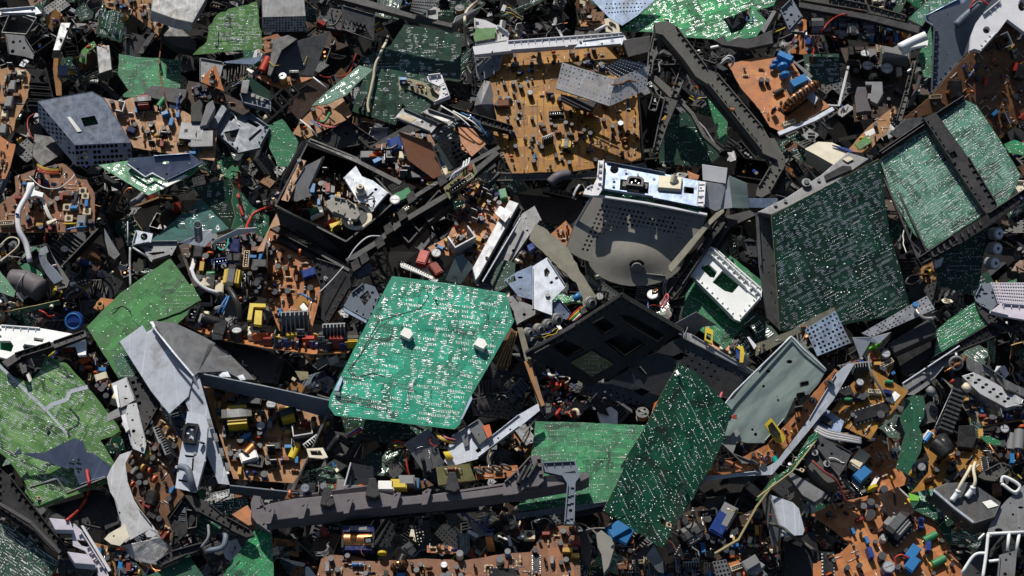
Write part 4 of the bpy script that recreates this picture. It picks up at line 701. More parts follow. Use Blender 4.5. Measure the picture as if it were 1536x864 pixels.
beam('divider', zh(1,1,[890,440,60,960,520,60]), 2, 12, 'dark_plastic', t_); beam('end_rail', zh(1,1,[1080,560,40,1290,340,46,1420,170,50]), 5, 8, 'dark_plastic', t_)
board('the parts board in the chassis tray', 'board of bright resistors and capacitors inside the black chassis tray', z(1,1,[160,420,400,180,640,200,740,400,560,520]), (30,0,0), 'brown', 'comp', tile=T, auto=46, sizes=(.9,1.5),
    comps=[('lying',365,425,30,1.4,'white'),('film',345,420,30,1.8,'green'),('film',475,495,20,1.5,'yellow'),('lying',440,465,40,1,'red'),('cap',480,440,0,1.2,'white')], kinds='film res res cap cap disc tr film')
flat('metal_shield', z(1,1,[180,325,300,130,410,75,322,270,335,300,250,335]), (84,.3,.3), 2, 'steel', None, 'thin grey metal shield standing in the black chassis tray', 'metal sheet', holes=[z(1,1,[370,130,385,120,380,135]), z(1,1,[345,180,360,170,352,190]), z(1,1,[325,230,342,215,335,235])])
t_ = thing('tuner_plate', 'bright metal plate with a ribbed cream knob in the chassis tray', 'metal plate', (545,290,90), ref='the bright plate with a knob')
flat('plate', z(1,1,[518,200,590,130,625,190,690,215,780,285,690,390,665,350,600,335]), (86,0,0), 2, 'pale_steel', t_, holes=[z(1,1,[635,325,690,275,695,285,645,335])])
b = B(); b.cyl((0,0,0),(0,0,6),8,'c_cream',n=18); b.cyl((0,0,6),(0,0,14),6.5,'grey_plastic','c_cream',18,5); b.cyl((0,0,14),(0,0,16),2.5,'c_black',n=10); put('knob', b.mesh('knob'), Mx.Translation(P(541,288,88)) @ Mx.Rotation(-.15,4,'X'), t_)
t_ = thing('motor_unit', 'cream and black round motor unit with an oval cap in the chassis', 'motor', (530,315,70), ref='the oval capped motor')
flat('oval_cap', [(492,302),(500,296),(520,300),(534,310),(540,322),(534,329),(518,326),(498,318),(490,310)], (92,0,0), 8, 'putty_plastic', t_); b = B(); b.cyl((0,0,-40),(0,0,0),23,'dark_plastic','c_cream',24); b.cyl((0,0,.2),(0,0,1),16,'c_black',n=20); b.cyl((-8,-14,0),(-8,-16,12),4,'c_cream',n=12); b.cyl((-8,-16,12),(-8,-17,22),1.5,'c_white',n=8); put('body', b.mesh('body'), Mx.Translation(P(535,325,76)), t_)
board('the tan strip beside the chassis', 'tan board strip wedged against the left wall of the black chassis', z(1,1,[160,325,270,92,305,100,200,335]), (80,.1,0), 'tan', 'comp', auto=4, tile=T); board('the tan corner strip', 'bare tan board strip below the wall of the black chassis', z(1,1,[20,625,100,470,140,385,185,460,95,490,60,620]), (64,.1,0), 'tan', 'sparse', dens=.1)
board('the busy tan board under the chassis', 'busy tan board with wires and capacitors under the corner of the black chassis', z(1,1,[20,645,90,495,200,560,330,650,400,770,380,900,330,1100,150,1080,60,850]), (22,.1,.1), 'orange', 'comp', tile=T, auto=48, sizes=(.8,1.4), comps=[('bigcap',90,600,0,.7,'black'),('block',330,760,20,1.2,'blue'),('tor',140,760,30,.8)])
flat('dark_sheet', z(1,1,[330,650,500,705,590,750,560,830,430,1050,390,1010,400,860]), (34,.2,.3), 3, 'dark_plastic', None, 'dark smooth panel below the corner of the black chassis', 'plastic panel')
board('the parts board under clear plates', 'board of blue and orange parts in the middle of the black chassis', z(1,1,[610,95,800,-20,960,60,1180,200,1120,240,1030,300,900,230,760,180]), (50,0,0), 'red_brown', 'comp', tile=T, auto=56, sizes=(.9,1.5), comps=[('block',845,30,20,2,'blue'),('label',985,180,15,1.2),('film',720,120,30,1.4,'sky_blue'),('disc',720,75,0,1.4,'orange_red'),('disc',690,95,0,1.4,'orange_red')], kinds='disc film cap res tr film block')
board('the small green capacitor board', 'small brown board with green and blue blocks in the black chassis', z(1,1,[790,380,850,310,940,310,950,340,810,470,780,430]), (60,0,0), 'dark_brown', 'comp', tile=T, auto=6, comps=[('block',865,325,30,1.5,'green'),('bigcap',820,360,0,1,'navy'),('cap',750,395,0,1.6,'grey'),('conn',880,390,40,1.2)])
board('the olive pin board', 'olive board with a row of bright pins clipped to the black chassis rail', z(1,1,[1095,255,1270,112,1290,170,1130,322]), (84,0,.1), 'olive', 'comp', tile=T, auto=4, comps=[('conn',1180,260,38,1.6),('conn',1230,215,38,1.2)])
for i in range(3): cable('grey_wire', zh(1,1,[1130+i*22,215-i*10,88,1160+i*20,170-i*12,96,1200+i*18,150-i*14,92,1215+i*15,105-i*10,86]), 1.5, 'pale_plastic', None, 'pale grey wire arching over the olive pin board', 'wire', 'grey wires by the olive pin board')
cable('wire_arc', zh(1,1,[545,670,74,590,600,84,660,540,88,730,535,80]), 1.2, 'pale_plastic', None, 'thin grey wire arching over the lip of the black chassis', 'wire'); cable('wire_strand', zh(1,1,[380,860,44,450,790,48,520,710,54]), .9, 'pale_plastic', None, 'thin pale strand hanging from the chassis corner over the dark panel', 'wire')
pbox('knurled_roller', 'short ribbed black roller by the lower corner of the chassis', 'roller', z(1,1,[565,720,640,670,685,700,680,740,600,770]), (40,0,0), (0,5,12), 'blue_grey', group=G_PL)
board('the bright orange board', 'bright orange component board beside twin aluminium rails', z(1,1,[1005,600,1120,540,1180,410,1275,255,1330,262,1480,310,1400,480,1265,712,1150,650,1030,632]), (48,0,-.05), 'orange', 'comp', tile=T, auto=62, ax=(1,-1.6),
    comps=[('usink',1200,600,-30,1.8),('chip',1225,440,60,1.0),('bigcap',1050,665,0,.9,'black'),('block',980,680,10,1.3,'red'),('block',1050,745,60,1.2,'dark_red'),('cap',1170,480,0,1,'red'),('cap',1190,410,0,1,'red'),('block',1440,310,40,1,'green'),('block',1400,300,40,.8,'navy')], kinds='disc res jump cap tr to92 diode film')
t_ = thing('metal_rails', 'twin long aluminium rails along the bright orange board', 'metal rails', (740,350,70), ref='the twin aluminium rails')
pbox('', '', '', z(1,1,[1262,720,1475,325,1530,345,1300,765,1280,790]), (62,0,0), (0,8,16), 'aluminium', t_, pn='rail'); flat('dark_gap', z(1,1,[1290,790,1530,350,1560,380,1330,800]), (48,0,0), 3, 'black_plastic', t_); flat('rail_face', z(1,1,[1300,800,1540,410,1620,360,1660,440,1480,700,1400,850,1290,860]), (44,.1,.1), 3, 'steel', t_)
beam('edge', zh(1,1,[1320,800,60,1540,430,64]), 2, 4, 'pale_steel', t_)
flat('bracket_plate', z(1,1,[1390,400,1420,360,1490,400,1450,455]), (70,.1,0), 2, 'aluminium', None, 'small bright metal tab on the edge of the bright orange board', 'metal tab')
sheet('heat_plate', zh(1,1,[1105,790,52,1165,650,66,1205,640,66,1270,710,60,1195,812,46]), [tuple(range(5))], 'brushed_steel', 1.5, None, 'curled shiny plate at the foot of the bright orange board', 'metal sheet')
t_ = thing('pin_strip', 'white pin strip lying above the corner of the large teal board', 'pin strip', (624,405,50)); flat('base', z(1,1,[845,690,870,690,1035,768,1032,785,850,712]), (70,0,0), 3, 'c_white', t_)
for i in range(13): cable('pin', [(602+i*3.4,396+i*1.55,72),(602.5+i*3.4,392+i*1.55,76)], .6, 'solder', t_, n=5)
flat('red_part', z(1,1,[950,640,1010,650,1020,690,960,680]), (60,0,0), 8, 'c_red', None, 'red plastic chunk above the white pin strip', 'plastic chunk')
board('the dotted dark board by the rails', 'dark dotted board with a white wire clip between rails and teal board', z(1,1,[1350,780,1440,670,1510,690,1500,800,1400,860]), (46,.1,.1), 'dark_green', 'dots', dens=1.6)
# ================================================================== ROW 1, tile 2 : monitor stand
T = (2, 1)
t_ = thing('monitor_case', 'grey monitor case turned over with perforated vents and a bulging swivel foot', 'monitor case', (965,330,70), ref='the overturned grey monitor case')
hs = (62, .05, .4)
flat('vent_panel', z(2,1,[492,303,560,312,1150,412,1145,440,1090,560,1000,700,920,768,700,745,560,712,420,660,340,612,392,470,440,380]), hs, 4, 'putty_plastic', t_, ref=None, bev=1.5,
   holes=[z(2,1,[(x:=545+i*28-j*11-(i*2)), (y:=352+i*4.6+j*25), x+13, y+2, x+10, y+15, x-3, y+13]) for i in range(20) for j in range(11) if not (i in (3,7,8,13) and 0) and 352+i*4.6+j*25 < 620-abs(i-10)*-0 and not ((545+i*28-j*11-(i*2)-780)**2/75000+(352+i*4.6+j*25-690)**2/20000 < 1)])
fr = ob_fr[t_.children[0].name]; fo = z(2,1,[745,650])[0]; u0, v0 = fr.loc(*fo); b = B(); R = 72
for k in range(8):
    t0, t1 = k/8*1.4, (k+1)/8*1.4; n_ = 28
    pt = lambda t, i: (u0 + R*t/1.4*math.cos(2*math.pi*i/n_ - .1), v0 + R*t/1.4*.62*math.sin(2*math.pi*i/n_ - .1), 9*(.5+.5*math.cos(math.pi*t/1.4)) - .3)
    for i in range(n_): b.shape([pt(t0,i),pt(t0,i+1),pt(t1,i+1),pt(t1,i)][::-1], [(0,1,2,3)], 'putty_plastic', True)
bm = bmesh.new(); me = b.mesh('swivel_foot'); bm.from_mesh(me); bmesh.ops.remove_doubles(bm, verts=bm.verts, dist=1e-5); bmesh.ops.recalc_face_normals(bm, faces=bm.faces[:])
for f in bm.faces: f.smooth = True
bm.to_mesh(me); bm.free(); put('swivel_foot', me, fr.M, t_)
b = B(); b.cyl((0,0,0),(0,0,5),9,'putty_plastic',n=20,r2=7.5); b.torus((0,0,1),10.5,2,'black_plastic',n=20,a0=.4,a1=2.9); u1, v1 = fr.loc(*z(2,1,[750,712])[0]); put('foot_pin', b.mesh('foot_pin'), fr.M @ Mx.Translation((u1*U, v1*U, 6*U)) @ Mx.Rotation(.5,4,'X'), t_)
beam('upper_rim', zh(2,1,[495,300,104,800,345,108,1155,412,112]), 3.5, 4, 'pale_plastic', t_); beam('side_rim', zh(2,1,[492,305,104,395,470,64,342,610,34]), 3, 4, 'grey_plastic', t_)
t_ = thing('socket_plate', 'blue metal rear panel with mains socket and cream switch block on the overturned case', 'metal panel', (900,275,110), ref='the blue panel with a mains socket')
hp = (112, .05, -.15)
flat('panel', z(2,1,[568,112,920,178,1100,215,1100,362,850,312,530,262,560,200]), hp, 2, 'blue_steel', t_, holes=[circ(*z(2,1,[620,150])[0],6.5), z(2,1,[1022,248,1080,256,1078,292,1020,285]), z(2,1,[655,205,820,225,815,290,650,268])])
flat('side_strip', z(2,1,[527,98,562,100,552,262,528,300,490,300,440,292,452,262,500,240,520,200]), (114,0,-.1), 4, 'pale_plastic', t_)
fr = Fr(z(2,1,[740,243])[0], hp); put('mains_socket', proto('iec', 'black'), fr.M @ Mx.Rotation(math.radians(-8),4,'Z') @ Mx.Scale(1.15,4), t_)
fr = Fr(z(2,1,[940,245])[0], hp); b = B(); b.box(-18,18,-12,12,0,9,'c_cream',.93); b.cyl((4,0,9),(6,8,16),5,'c_cream',n=14); b.cyl((6,8,16),(6.5,10,18),2,'c_grey',n=10); ob = put('switch_block', b.mesh('switch_block'), fr.M @ Mx.Rotation(math.radians(-6),4,'Z'), t_); bevel(ob,.8)
for x,y in ((685,155),(848,205),(755,178),(1075,315),(615,205),(615,245)): comp(t_, Fr(z(2,1,[x,y])[0], hp), 'screw', 0, 0, 0, .7)
flat('white_plate', z(2,1,[1100,215,1148,222,1140,365,1090,356]), (116,.05,-.15), 3, 'pale_plastic', t_); board('', '', z(2,1,[530,262,900,332,900,380,530,306]), (92,.05,.5), 'deep_green', 'dots', parent=t_, dens=1); board('', '', z(2,1,[980,345,1125,372,1120,410,980,382]), (92,.05,.5), 'deep_green', 'dots', parent=t_, dens=1)
pbox('', '', '', z(2,1,[895,322,975,335,970,378,888,362]), (104,0,0), (0,2,5), 'steel', t_, pn='clip')
sheet('metal_box', zh(2,1,[1125,120,116,1272,142,118,1262,232,108,1130,212,106]), [(0,1,2,3)], 'pale_plastic', 3, None, 'square pale plate standing behind the blue panel with a socket', 'metal plate')
t_ = thing('folded_shield', 'bright folded shield pieces at the corner of the overturned case', 'metal sheet', (1090,305,100), ref='the bright folded shield')
sheet('panel', zh(2,1,[1148,222,110,1262,240,104,1230,380,90,1200,392,90,1140,362,98]), [tuple(range(5))], 'aluminium', 1.5, t_); sheet('panel', zh(2,1,[1280,185,112,1385,230,112,1397,375,100,1300,372,96]), [(0,1,2,3)], 'brushed_steel', 1.5, t_); sheet('panel', zh(2,1,[1280,188,110,1262,240,106,1230,380,84,1302,372,95]), [(0,1,2,3)], 'pale_steel', 1.5, t_); sheet('strap', zh(2,1,[1390,318,102,1560,318,96,1560,372,92,1395,372,98]), [(0,1,2,3)], 'blue_steel', 1.5, t_)
flat('edge_strip', z(2,1,[1250,375,1252,395,1170,470,1060,610,950,742,935,730,932,705,1090,520,1205,400]), (100,0,0), 3, 'mask_speckled', None, 'yellowed strip board along the edge of the overturned case', 'circuit board', side='edge_fibre')
t_ = thing('black_rail_stack', 'black stepped plastic rail beside the overturned grey case', 'plastic rail', (1030,400,60), ref='the black stepped rail')
flat('step', z(2,1,[1215,440,1260,455,1150,620,1010,830,950,900,920,880,1060,680]), (78,0,0), 8, 'black_plastic', t_); flat('step', z(2,1,[1260,420,1400,385,1440,410,1290,480,1180,640,1030,860,990,880,1140,650]), (60,0,0), 8, 'dark_plastic', t_); flat('step', z(2,1,[1280,500,1330,470,1200,640,1170,620]), (50,0,0), 6, 'black_plastic', t_)
board('the orange scrap corner', 'small orange board corner behind the overturned grey case', z(2,1,[245,530,340,445,380,500,345,590,290,585]), (20,.1,.1), 'orange', 'comp', auto=4)
board('the small orange triangle by the plate', 'tiny orange board tip beside the square pale plate', z(2,1,[1040,158,1110,185,1100,210,1050,205]), (104,0,0), 'orange', 'sparse'); 
flat('speckled_strip', z(2,1,[130,550,165,460,235,500,350,600,440,760,520,880,440,950,400,800,380,790]), (84,.1,.1), 5, 'mask_speckled', None, 'long dirty speckled board strip running down beside the grey case', 'circuit board', jag=1.2, side='edge_fibre', ref='the dirty speckled strip')
pbox('blue_block', 'small blue plastic block beside the dirty speckled strip', 'plastic block', z(2,1,[115,590,150,570,165,600,130,625]), (60,0,0), (0,4,10), 'c_blue', group=G_PL)
t_ = thing('metal_corner', 'pale metal corner plates with punched slots above the black unit', 'metal plate', (815,410,80), ref='the pale corner plates')
flat('plate', z(2,1,[-15,790,60,740,145,703,150,900,60,880]), (78,0,.1), 2, 'blue_steel', t_, holes=[z(2,1,[5,785,45,760,55,790,10,810])]); flat('plate', z(2,1,[147,710,232,657,342,825,262,905,262,990,150,950]), (84,0,0), 2, 'pale_steel', t_, holes=[z(2,1,[215,730,232,715,250,740,235,770,218,765]), z(2,1,[275,775,292,765,300,780,282,788]), z(2,1,[245,800,262,790,270,805,254,812])])
flat('side', z(2,2,[-10,60,50,50,60,75,150,110,195,110,215,140,60,220,40,150]), (70,0,.1), 3, 'steel', t_); flat('blue_side', z(2,2,[215,130,300,70,370,150,345,190,230,190]), (74,0,.1), 3, 'shield_steel', t_); comp(t_, Fr(z(2,2,[235,48])[0], (86,0,0)), 'screw', 0, 0, 0, 1.2)
flat('brown_backplane', z(2,1,[60,290,440,330,440,400,350,480,160,440,100,380]), (-30,0,.2), 3, 'mask_dark_brown', None, 'dark brown board lost in shade behind the overturned case', 'circuit board')
for i,(a,m,r_) in enumerate((([250,230,40,300,190,44,360,180,40],'warm_grey_plastic',8),([380,320,10,400,270,16,420,240,16],'pale_plastic',2))): cable('tube_part', zh(2,1,a), r_, m, None, ['dark glassy tube behind the blue panel','short pale tube behind the blue panel'][i], 'tube')
# green board with white bracket
board('the green board with a white frame', 'dotted green board under a white plastic frame bracket', [(1074,366),(1149,426),(1112,492),(1088,524),(1022,474),(1032,430),(1058,392)], (42,0,.05), 'green', 'dots', dens=1.5, ax=(3,2))
flat('white_bracket', [(1064,369),(1072,372),(1143,434),(1142,446),(1110,482),(1100,478),(1036,414),(1036,404)], (66,0,0), 6, 'white_plastic', None, 'white plastic frame bracket with two windows on a green board', 'bracket', holes=[z(2,1,[1130,700,1160,690,1212,740,1195,775,1170,770,1120,720]), z(2,1,[1245,728,1345,810,1300,862,1255,850,1185,800])], bev=1, ref='the white frame bracket')
flat('plastic_rail', z(2,1,[1163,598,1175,600,1400,810,1470,880,1460,900,1380,840,1150,625]), (69,0,0), 3, 'white_plastic', None, 'raised white rail along the edge of the white frame bracket', 'rail')
# ================================================================== ROW 1, tile 3
T = (3, 1)
pbox('cream_cover', 'cream plastic cover bent like a table above the grey rimmed board', 'plastic cover', z(3,1,[275,32,350,-8,430,-4,545,52,450,128,330,60]), (88,0,-.1), (2,22,34), 'cream_plastic', open_=False, solid=False, group=G_PL, ref='the cream table shaped cover')
flat('blue_slip', z(3,1,[430,8,520,28,560,50,540,52]), (92,0,0), 3, 'c_blue', None, 'thin blue plastic slip behind the cream cover', 'plastic strip')
t_ = thing('framed_main_board', 'large dark green main board held in a grey metal rim', 'main board', (1250,370,60), ref='the large dark main board')
board('', '', [(1157,323),(1318,238),(1324,268),(1334,352),(1350,400),(1365,460),(1330,476),(1290,482),(1215,498),(1170,496)], (72,-.15,.45), 'dark_green', 'fine', parent=t_, dens=3, ax=(2,-1), jag=.4)
pbox('', '', '', [(1136,318),(1180,296),(1232,262),(1272,228),(1304,238),(1240,282),(1157,322)], (112,0,0), (-2,6,14), 'steel', t_, pn='upper_rim'); flat('side_rim', [(1135,319),(1157,323),(1165,400),(1172,497),(1152,478),(1140,400)], (64,-.4,.4), 4, 'steel', t_)
for x,y in ((1163,307),(1178,301),(1228,270)): comp(t_, Fr((x,y),(114,0,0)), 'screw', 0, 0, 0, .9)
b = B(); b.cyl((0,0,0),(0,0,5),7,'steel',n=16); b.cyl((0,0,5),(0,0,7),4,'dark_steel',n=14); put('boss', b.mesh('boss'), Mx.Translation(P(1209,276,113)), t_); flat('slot_plug', z(3,1,[385,185,490,128,540,132,545,150,395,215]), (115,0,0), 4, 'black_plastic', t_); flat('slot_plug', z(3,1,[490,90,530,75,555,90,520,108]), (115,0,0), 4, 'c_cream', t_)
t_ = thing('black_bordered_board', 'bright dotted green board in a black plastic lattice frame', 'framed board', (1430,270,100), ref='the black bordered green board')
board('', '', [(1320,240),(1448,150),(1465,158),(1497,205),(1531,262),(1520,286),(1513,300),(1495,310),(1393,374),(1370,350),(1340,300)], (98,0,.12), 'pale_green', 'dense', parent=t_, dens=3, ax=(3,-2), jag=.3)
flat('crossbar', [(1383,178),(1403,168),(1452,235),(1496,308),(1478,322),(1430,250)], (112,0,.12), 8, 'dark_plastic', t_, holes=[[(1423,230),(1432,226),(1437,235),(1428,239)]])
flat('top_rail', z(3,0,[690,885,960,700,1190,552,1202,575,975,720,710,900]), (112,0,.12), 10, 'black_plastic', t_); flat('bottom_rail', [(1376,388),(1430,352),(1480,322),(1540,282),(1540,296),(1490,334),(1440,366),(1382,398)], (104,0,.12), 10, 'black_plastic', t_)
for a,b_ in (((1326,268),(1378,392)),((1336,266),(1392,382))): beam('lattice_rail', [(*a,94),(*b_,90)], 3, 5, 'dark_plastic', t_)
for i in range(8): t0 = i/8; beam('lattice_strut', [(1326+52*t0+(9 if i%2 else 0),268+124*t0,93),(1326+52*(t0+.125)+(0 if i%2 else 9),268+124*(t0+.125),93)], 1.6, 3, 'dark_plastic', t_)
for i in range(9): u = i/9; flat('clip', [(1396+u*80,378-u*52),(1399+u*80,376-u*52),(1402+u*80,383-u*52),(1399+u*80,385-u*52)], (108,0,.1), 6, 'dark_plastic', t_)
board('the shaded board below the bordered one', 'dark board in shade hanging below the black bordered green board', z(3,1,[1010,680,1340,450,1310,600,1280,800,1255,880,1230,870,1040,820]), (30,0,.3), 'dark_green', 'dots', dens=1.6)
for i,(x,y) in enumerate(((1375,520),(1367,606),(1354,690))):
    t2 = thing('spool', ['topmost','middle','lowest'][i] + ' of three pale grey spools stacked at the edge', 'spool', (*z(3,1,[x,y])[0],50), 'grey spools')
    b = B(); b.cyl((0,0,-8),(0,0,6),9.5,'grey_plastic',n=22); b.cyl((0,0,6),(0,0,8),8,'pale_plastic',n=20,r2=7); b.cyl((0,0,8),(0,0,8.3),2.5,'c_black',n=12); put('body', b.mesh('spool'), Fr(z(3,1,[x,y])[0],(50,-.5,.5)).M, t2)
flat('cream_plate', z(3,1,[1462,218,1560,225,1560,290,1450,312]), (70,0,0), 4, 'cream_plastic', None, 'cream plate end showing behind the black bordered green board', 'plastic plate')
board('the bright green snippet', 'bright green board snippet with red edge at the right border', z(3,0,[1420,830,1480,805,1560,830,1560,900,1450,880]), (80,0,0), 'vivid_green', 'dots', dens=1.4)
flat('pale_bolt', z(3,1,[1020,680,1075,655,1060,700,1025,712]), (60,0,0), 4, 'pale_plastic', None, 'small pale torn clip below the lattice corner', 'clip')
def find(s): return [q for q in bpy.data.objects if q.get('label', '').startswith(s)][0]
# ================================================================== ROW 2, tile 0
T = (0, 2)
board('the big light green board', 'big light green main board with silver strips at the left edge', [(-20,530),(0,545),(18,565),(45,573),(60,555),(70,533),(100,545),(130,578),(178,640),(181,650),(150,660),(172,695),(160,725),(57,763),(37,738),(40,728),(13,690),(-20,660)], (52,0,.18), 'light_green', 'fine', dens=1.5, ax=(2,1), jag=.5,
    strips=[('pale_steel',4.5,z(0,2,[-20,440,265,710])), ('pale_steel',3.2,z(0,2,[265,710,400,864])), ('pale_steel',6,z(0,2,[268,705,295,680,385,650,402,605,505,578])), ('trace_dark',3,z(0,2,[400,700,455,760,450,795,390,830,400,870]))])
t_ = find('big light green main'); flat('shield_plate', [(16,678),(20,682),(30,672),(33,680),(65,679),(80,672),(112,657),(125,663),(130,678),(140,680),(168,700),(160,715),(120,728),(101,740),(86,718),(47,731),(43,728),(30,700)], (58,-.05,.22), 3, 'shield_steel', t_, ax=(3,1),
   holes=[[(104+dx,693+dy),(112+dx,695+dy),(111+dx,698+dy),(103+dx,696+dy)] for dx in (0,11) for dy in (0,8)]+[[(108+dx,688),(111+dx,688),(112+dx,692),(109+dx,692)] for dx in (0,8)]+[[(108+dx,706),(111+dx,706),(112+dx,710),(109+dx,710)] for dx in (0,8)])
beam('shield_rim', [(45,731,62),(86,719,62),(101,740,60),(160,716,60)], 2.5, 5, 'dark_steel', t_)
flat('moulded_bracket', z(0,2,[-20,222,0,222,240,240,400,268,478,288,495,310,495,392,450,395,430,335,250,345,140,330,130,345,150,385,90,395,60,420,-20,400]), (70,0,-.05), 6, 'white_plastic', None, 'white moulded plastic frame with openings over a green board', 'plastic frame', holes=[z(0,2,[-15,312,60,312,78,340,65,375,-15,360]), z(0,2,[195,292,255,300,245,320,195,312])], bev=1.2, ref='the white moulded frame')
flat('inner_board', z(0,2,[-20,300,260,310,250,400,-20,385]), (52,0,0), 2, 'mask_vivid_green', None, 'green board glimpsed through the openings of the white frame', 'circuit board')
t_ = thing('black_rail', 'slim black plastic rail lying across the white frame and light green board', 'plastic rail', (60,530,80)); flat('bar', z(0,2,[10,432,78,390,300,318,490,252,500,285,320,352,110,418,45,462]), (84,0,0), 8, 'black_plastic', t_); flat('leg', z(0,2,[100,420,145,405,155,490,128,502]), (80,0,0), 7, 'black_plastic', t_)
t_ = thing('round_plug', 'large round blue plastic cap beside a thin green board', 'plastic cap', (112,482,60)); b = B(); b.cyl((0,0,0),(0,0,9),13.5,'c_blue',n=24); b.torus((0,0,9),11,1.2,'c_sky_blue',n=24); b.box(-9,9,-2,2,9,11,'c_blue'); b.cyl((0,0,9),(0,0,10),5,'c_blue',n=14); put('body', b.mesh('body'), Fr((113,481),(66,.1,.5)).M, t_)
board('the thin green board with tan edge', 'thin long green board with a tan edge above the white frame', z(0,2,[60,140,340,78,348,105,75,168]), (60,0,.8), 'deep_green', 'comp', tile=T, auto=4, comps=[('cap',300,110,0,.8,'cream')])
flat('orange_ring_piece', z(0,2,[538,122,580,63,670,76,600,152]), (58,0,.1), 3, 'mask_orange', None, 'orange board piece with an open ring beside the plain green board', 'circuit board', holes=[circ(*z(0,2,[575,100])[0],2.5)], side='edge_paper')
b = B(); b.torus((0,0,0),4.5,1,'c_ochre',n=18); put('ring', b.mesh('ring'), Mx.Translation(P(149.7,456,61)), None, 'ochre ring standing on the orange board piece', 'ring')
t_ = thing('sheet_metal_cover', 'folded sheet metal cover with a pale lit face and grey roof', 'metal cover', (270,540,80), ref='the folded sheet metal cover')
sheet('lit_face', zh(0,2,[688,316,84,820,222,90,845,262,92,882,238,96,1000,395,96,1112,520,92,1086,632,86,975,733,80,868,600,82]), [tuple(range(9))], 'pale_steel', 1.6, t_)  # paler metal carries the sunlight on this face
sheet('roof', zh(0,2,[882,200,100,1010,214,96,1170,290,84,1240,330,80,1200,333,80,1300,372,70,1470,540,50,1380,535,56,1300,490,64,1140,498,98,1112,520,106,1000,390,106,905,245,104]), [(0,1,11,12),(1,2,3,10,11),(3,4,5,9,10),(5,6,7,8,9)], 'steel', 1.6, t_)  # greyer metal for the same sheet, its shade put into the colour
beam('bright_fold', zh(0,2,[880,228,104,1000,380,110,1115,515,110,1145,590,100]), 3, 2.5, 'pale_steel', t_); flat('notch', z(0,2,[862,205,880,198,930,255,912,262]), (104,0,0), 3, 'white_plastic', t_)
flat('folded_tab', z(0,2,[1250,500,1310,488,1330,520,1270,520]), (76,0,0), 2, 'pale_steel', t_); flat('folded_tab', z(0,2,[1365,515,1400,505,1415,535,1385,540]), (70,0,0), 2, 'pale_steel', t_)
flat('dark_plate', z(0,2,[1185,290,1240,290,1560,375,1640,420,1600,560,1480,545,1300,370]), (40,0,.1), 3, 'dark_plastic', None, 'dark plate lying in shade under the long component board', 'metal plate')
board('the orange part cluster board', 'dark board with orange and blue parts beside the light green board', z(0,2,[405,440,550,375,600,440,650,560,650,610,620,695,560,600,480,520]), (36,0,.1), 'dark_brown', 'comp', tile=T, auto=30, comps=[('block',495,435,30,.9,'orange_red'),('disc',520,480,0,1.4,'orange_red'),('block',590,530,20,1,'cream')], sizes=(.8,1.3), kinds='disc cap film tr res disc')
t_ = thing('metal_bracket', 'stepped grey metal bracket between the light green board and brown board', 'metal bracket', (190,600,80), ref='the stepped grey bracket')
flat('strip', z(0,2,[640,560,730,520,780,650,730,680,690,700]), (78,0,.1), 2, 'aluminium', t_); flat('strip', z(0,2,[615,735,690,695,735,700,720,735,660,760,615,780]), (72,0,.1), 2, 'steel', t_); flat('strip', z(0,2,[735,680,785,668,800,720,845,900,830,960,760,930,740,850,700,790,720,745]), (74,0,.1), 2, 'aluminium', t_); flat('insert', z(0,2,[648,572,672,566,690,690,680,698]), (82,0,0), 3, 'white_plastic', t_); flat('insert', z(0,2,[698,742,722,732,745,820,725,838]), (80,0,0), 3, 'pale_plastic', t_)
flat('dark_slab', z(0,2,[740,525,800,510,925,680,825,860,795,705]), (62,0,.1), 6, 'dark_plastic', None, 'dark smooth slab between the folded cover and stepped bracket', 'plastic slab')
board('the upright brown board', 'brown board with black heat sink ribs wedged beside a mains socket plate', z(0,3,[722,222,768,115,860,0,905,-110,1015,35,1062,110,1030,250,1000,330,1062,395,960,520,1000,620,970,690,760,400,735,330]), (46,.1,.1), 'brown', 'comp', tile=(0,3), auto=44, ax=(2,-3), sizes=(.8,1.3),
    comps=[('sink',930,90,55,1.3),('sink',980,150,55,1.3),('lying',850,150,60,1.1,'green'),('disc',905,318,0,1.3,'orange_red'),('disc',870,265,20,1,'orange_red'),('cap',815,300,0,1.2,'grey'),('block',885,425,20,1.2,'black')])
t_ = thing('socket_plate', 'pale metal strip plate with a black mains socket', 'socket plate', (290,680,100), ref='the pale plate with a black socket')
hp = (98,0,.1); flat('plate', [(281,617),(308,622),(313,640),(309,690),(297,735),(294,739),(263,732),(268,690),(276,650)], hp, 2, 'pale_steel', t_, holes=[z(0,3,[1062,165,1120,172,1118,182,1072,180]), z(0,3,[1028,305,1085,315,1085,325,1028,318]), z(0,3,[1108,185,1118,185,1112,260,1103,260])])
put('mains_socket', proto('iec','black'), Fr(z(0,3,[1102,55])[0], hp).M @ Mx.Rotation(math.radians(84),4,'Z') @ Mx.Scale(1.3,4), t_)
for x,y in ((1018,237),(1122,158),(1120,350)): comp(t_, Fr(z(0,3,[x,y])[0], hp), 'screw', 0, 0, 0, .8)
cable('black_sleeve', zh(0,3,[1035,235,106,1080,250,112,1100,310,110,1115,370,100]), 5, 'blue_grey', None, 'short dark rubber sleeve over the pale socket plate', 'sleeve')
t_ = thing('power_supply', 'open power supply tray crowded with coils, capacitors and yellow transformers', 'power supply', (400,650,30), ref='the open power supply tray')
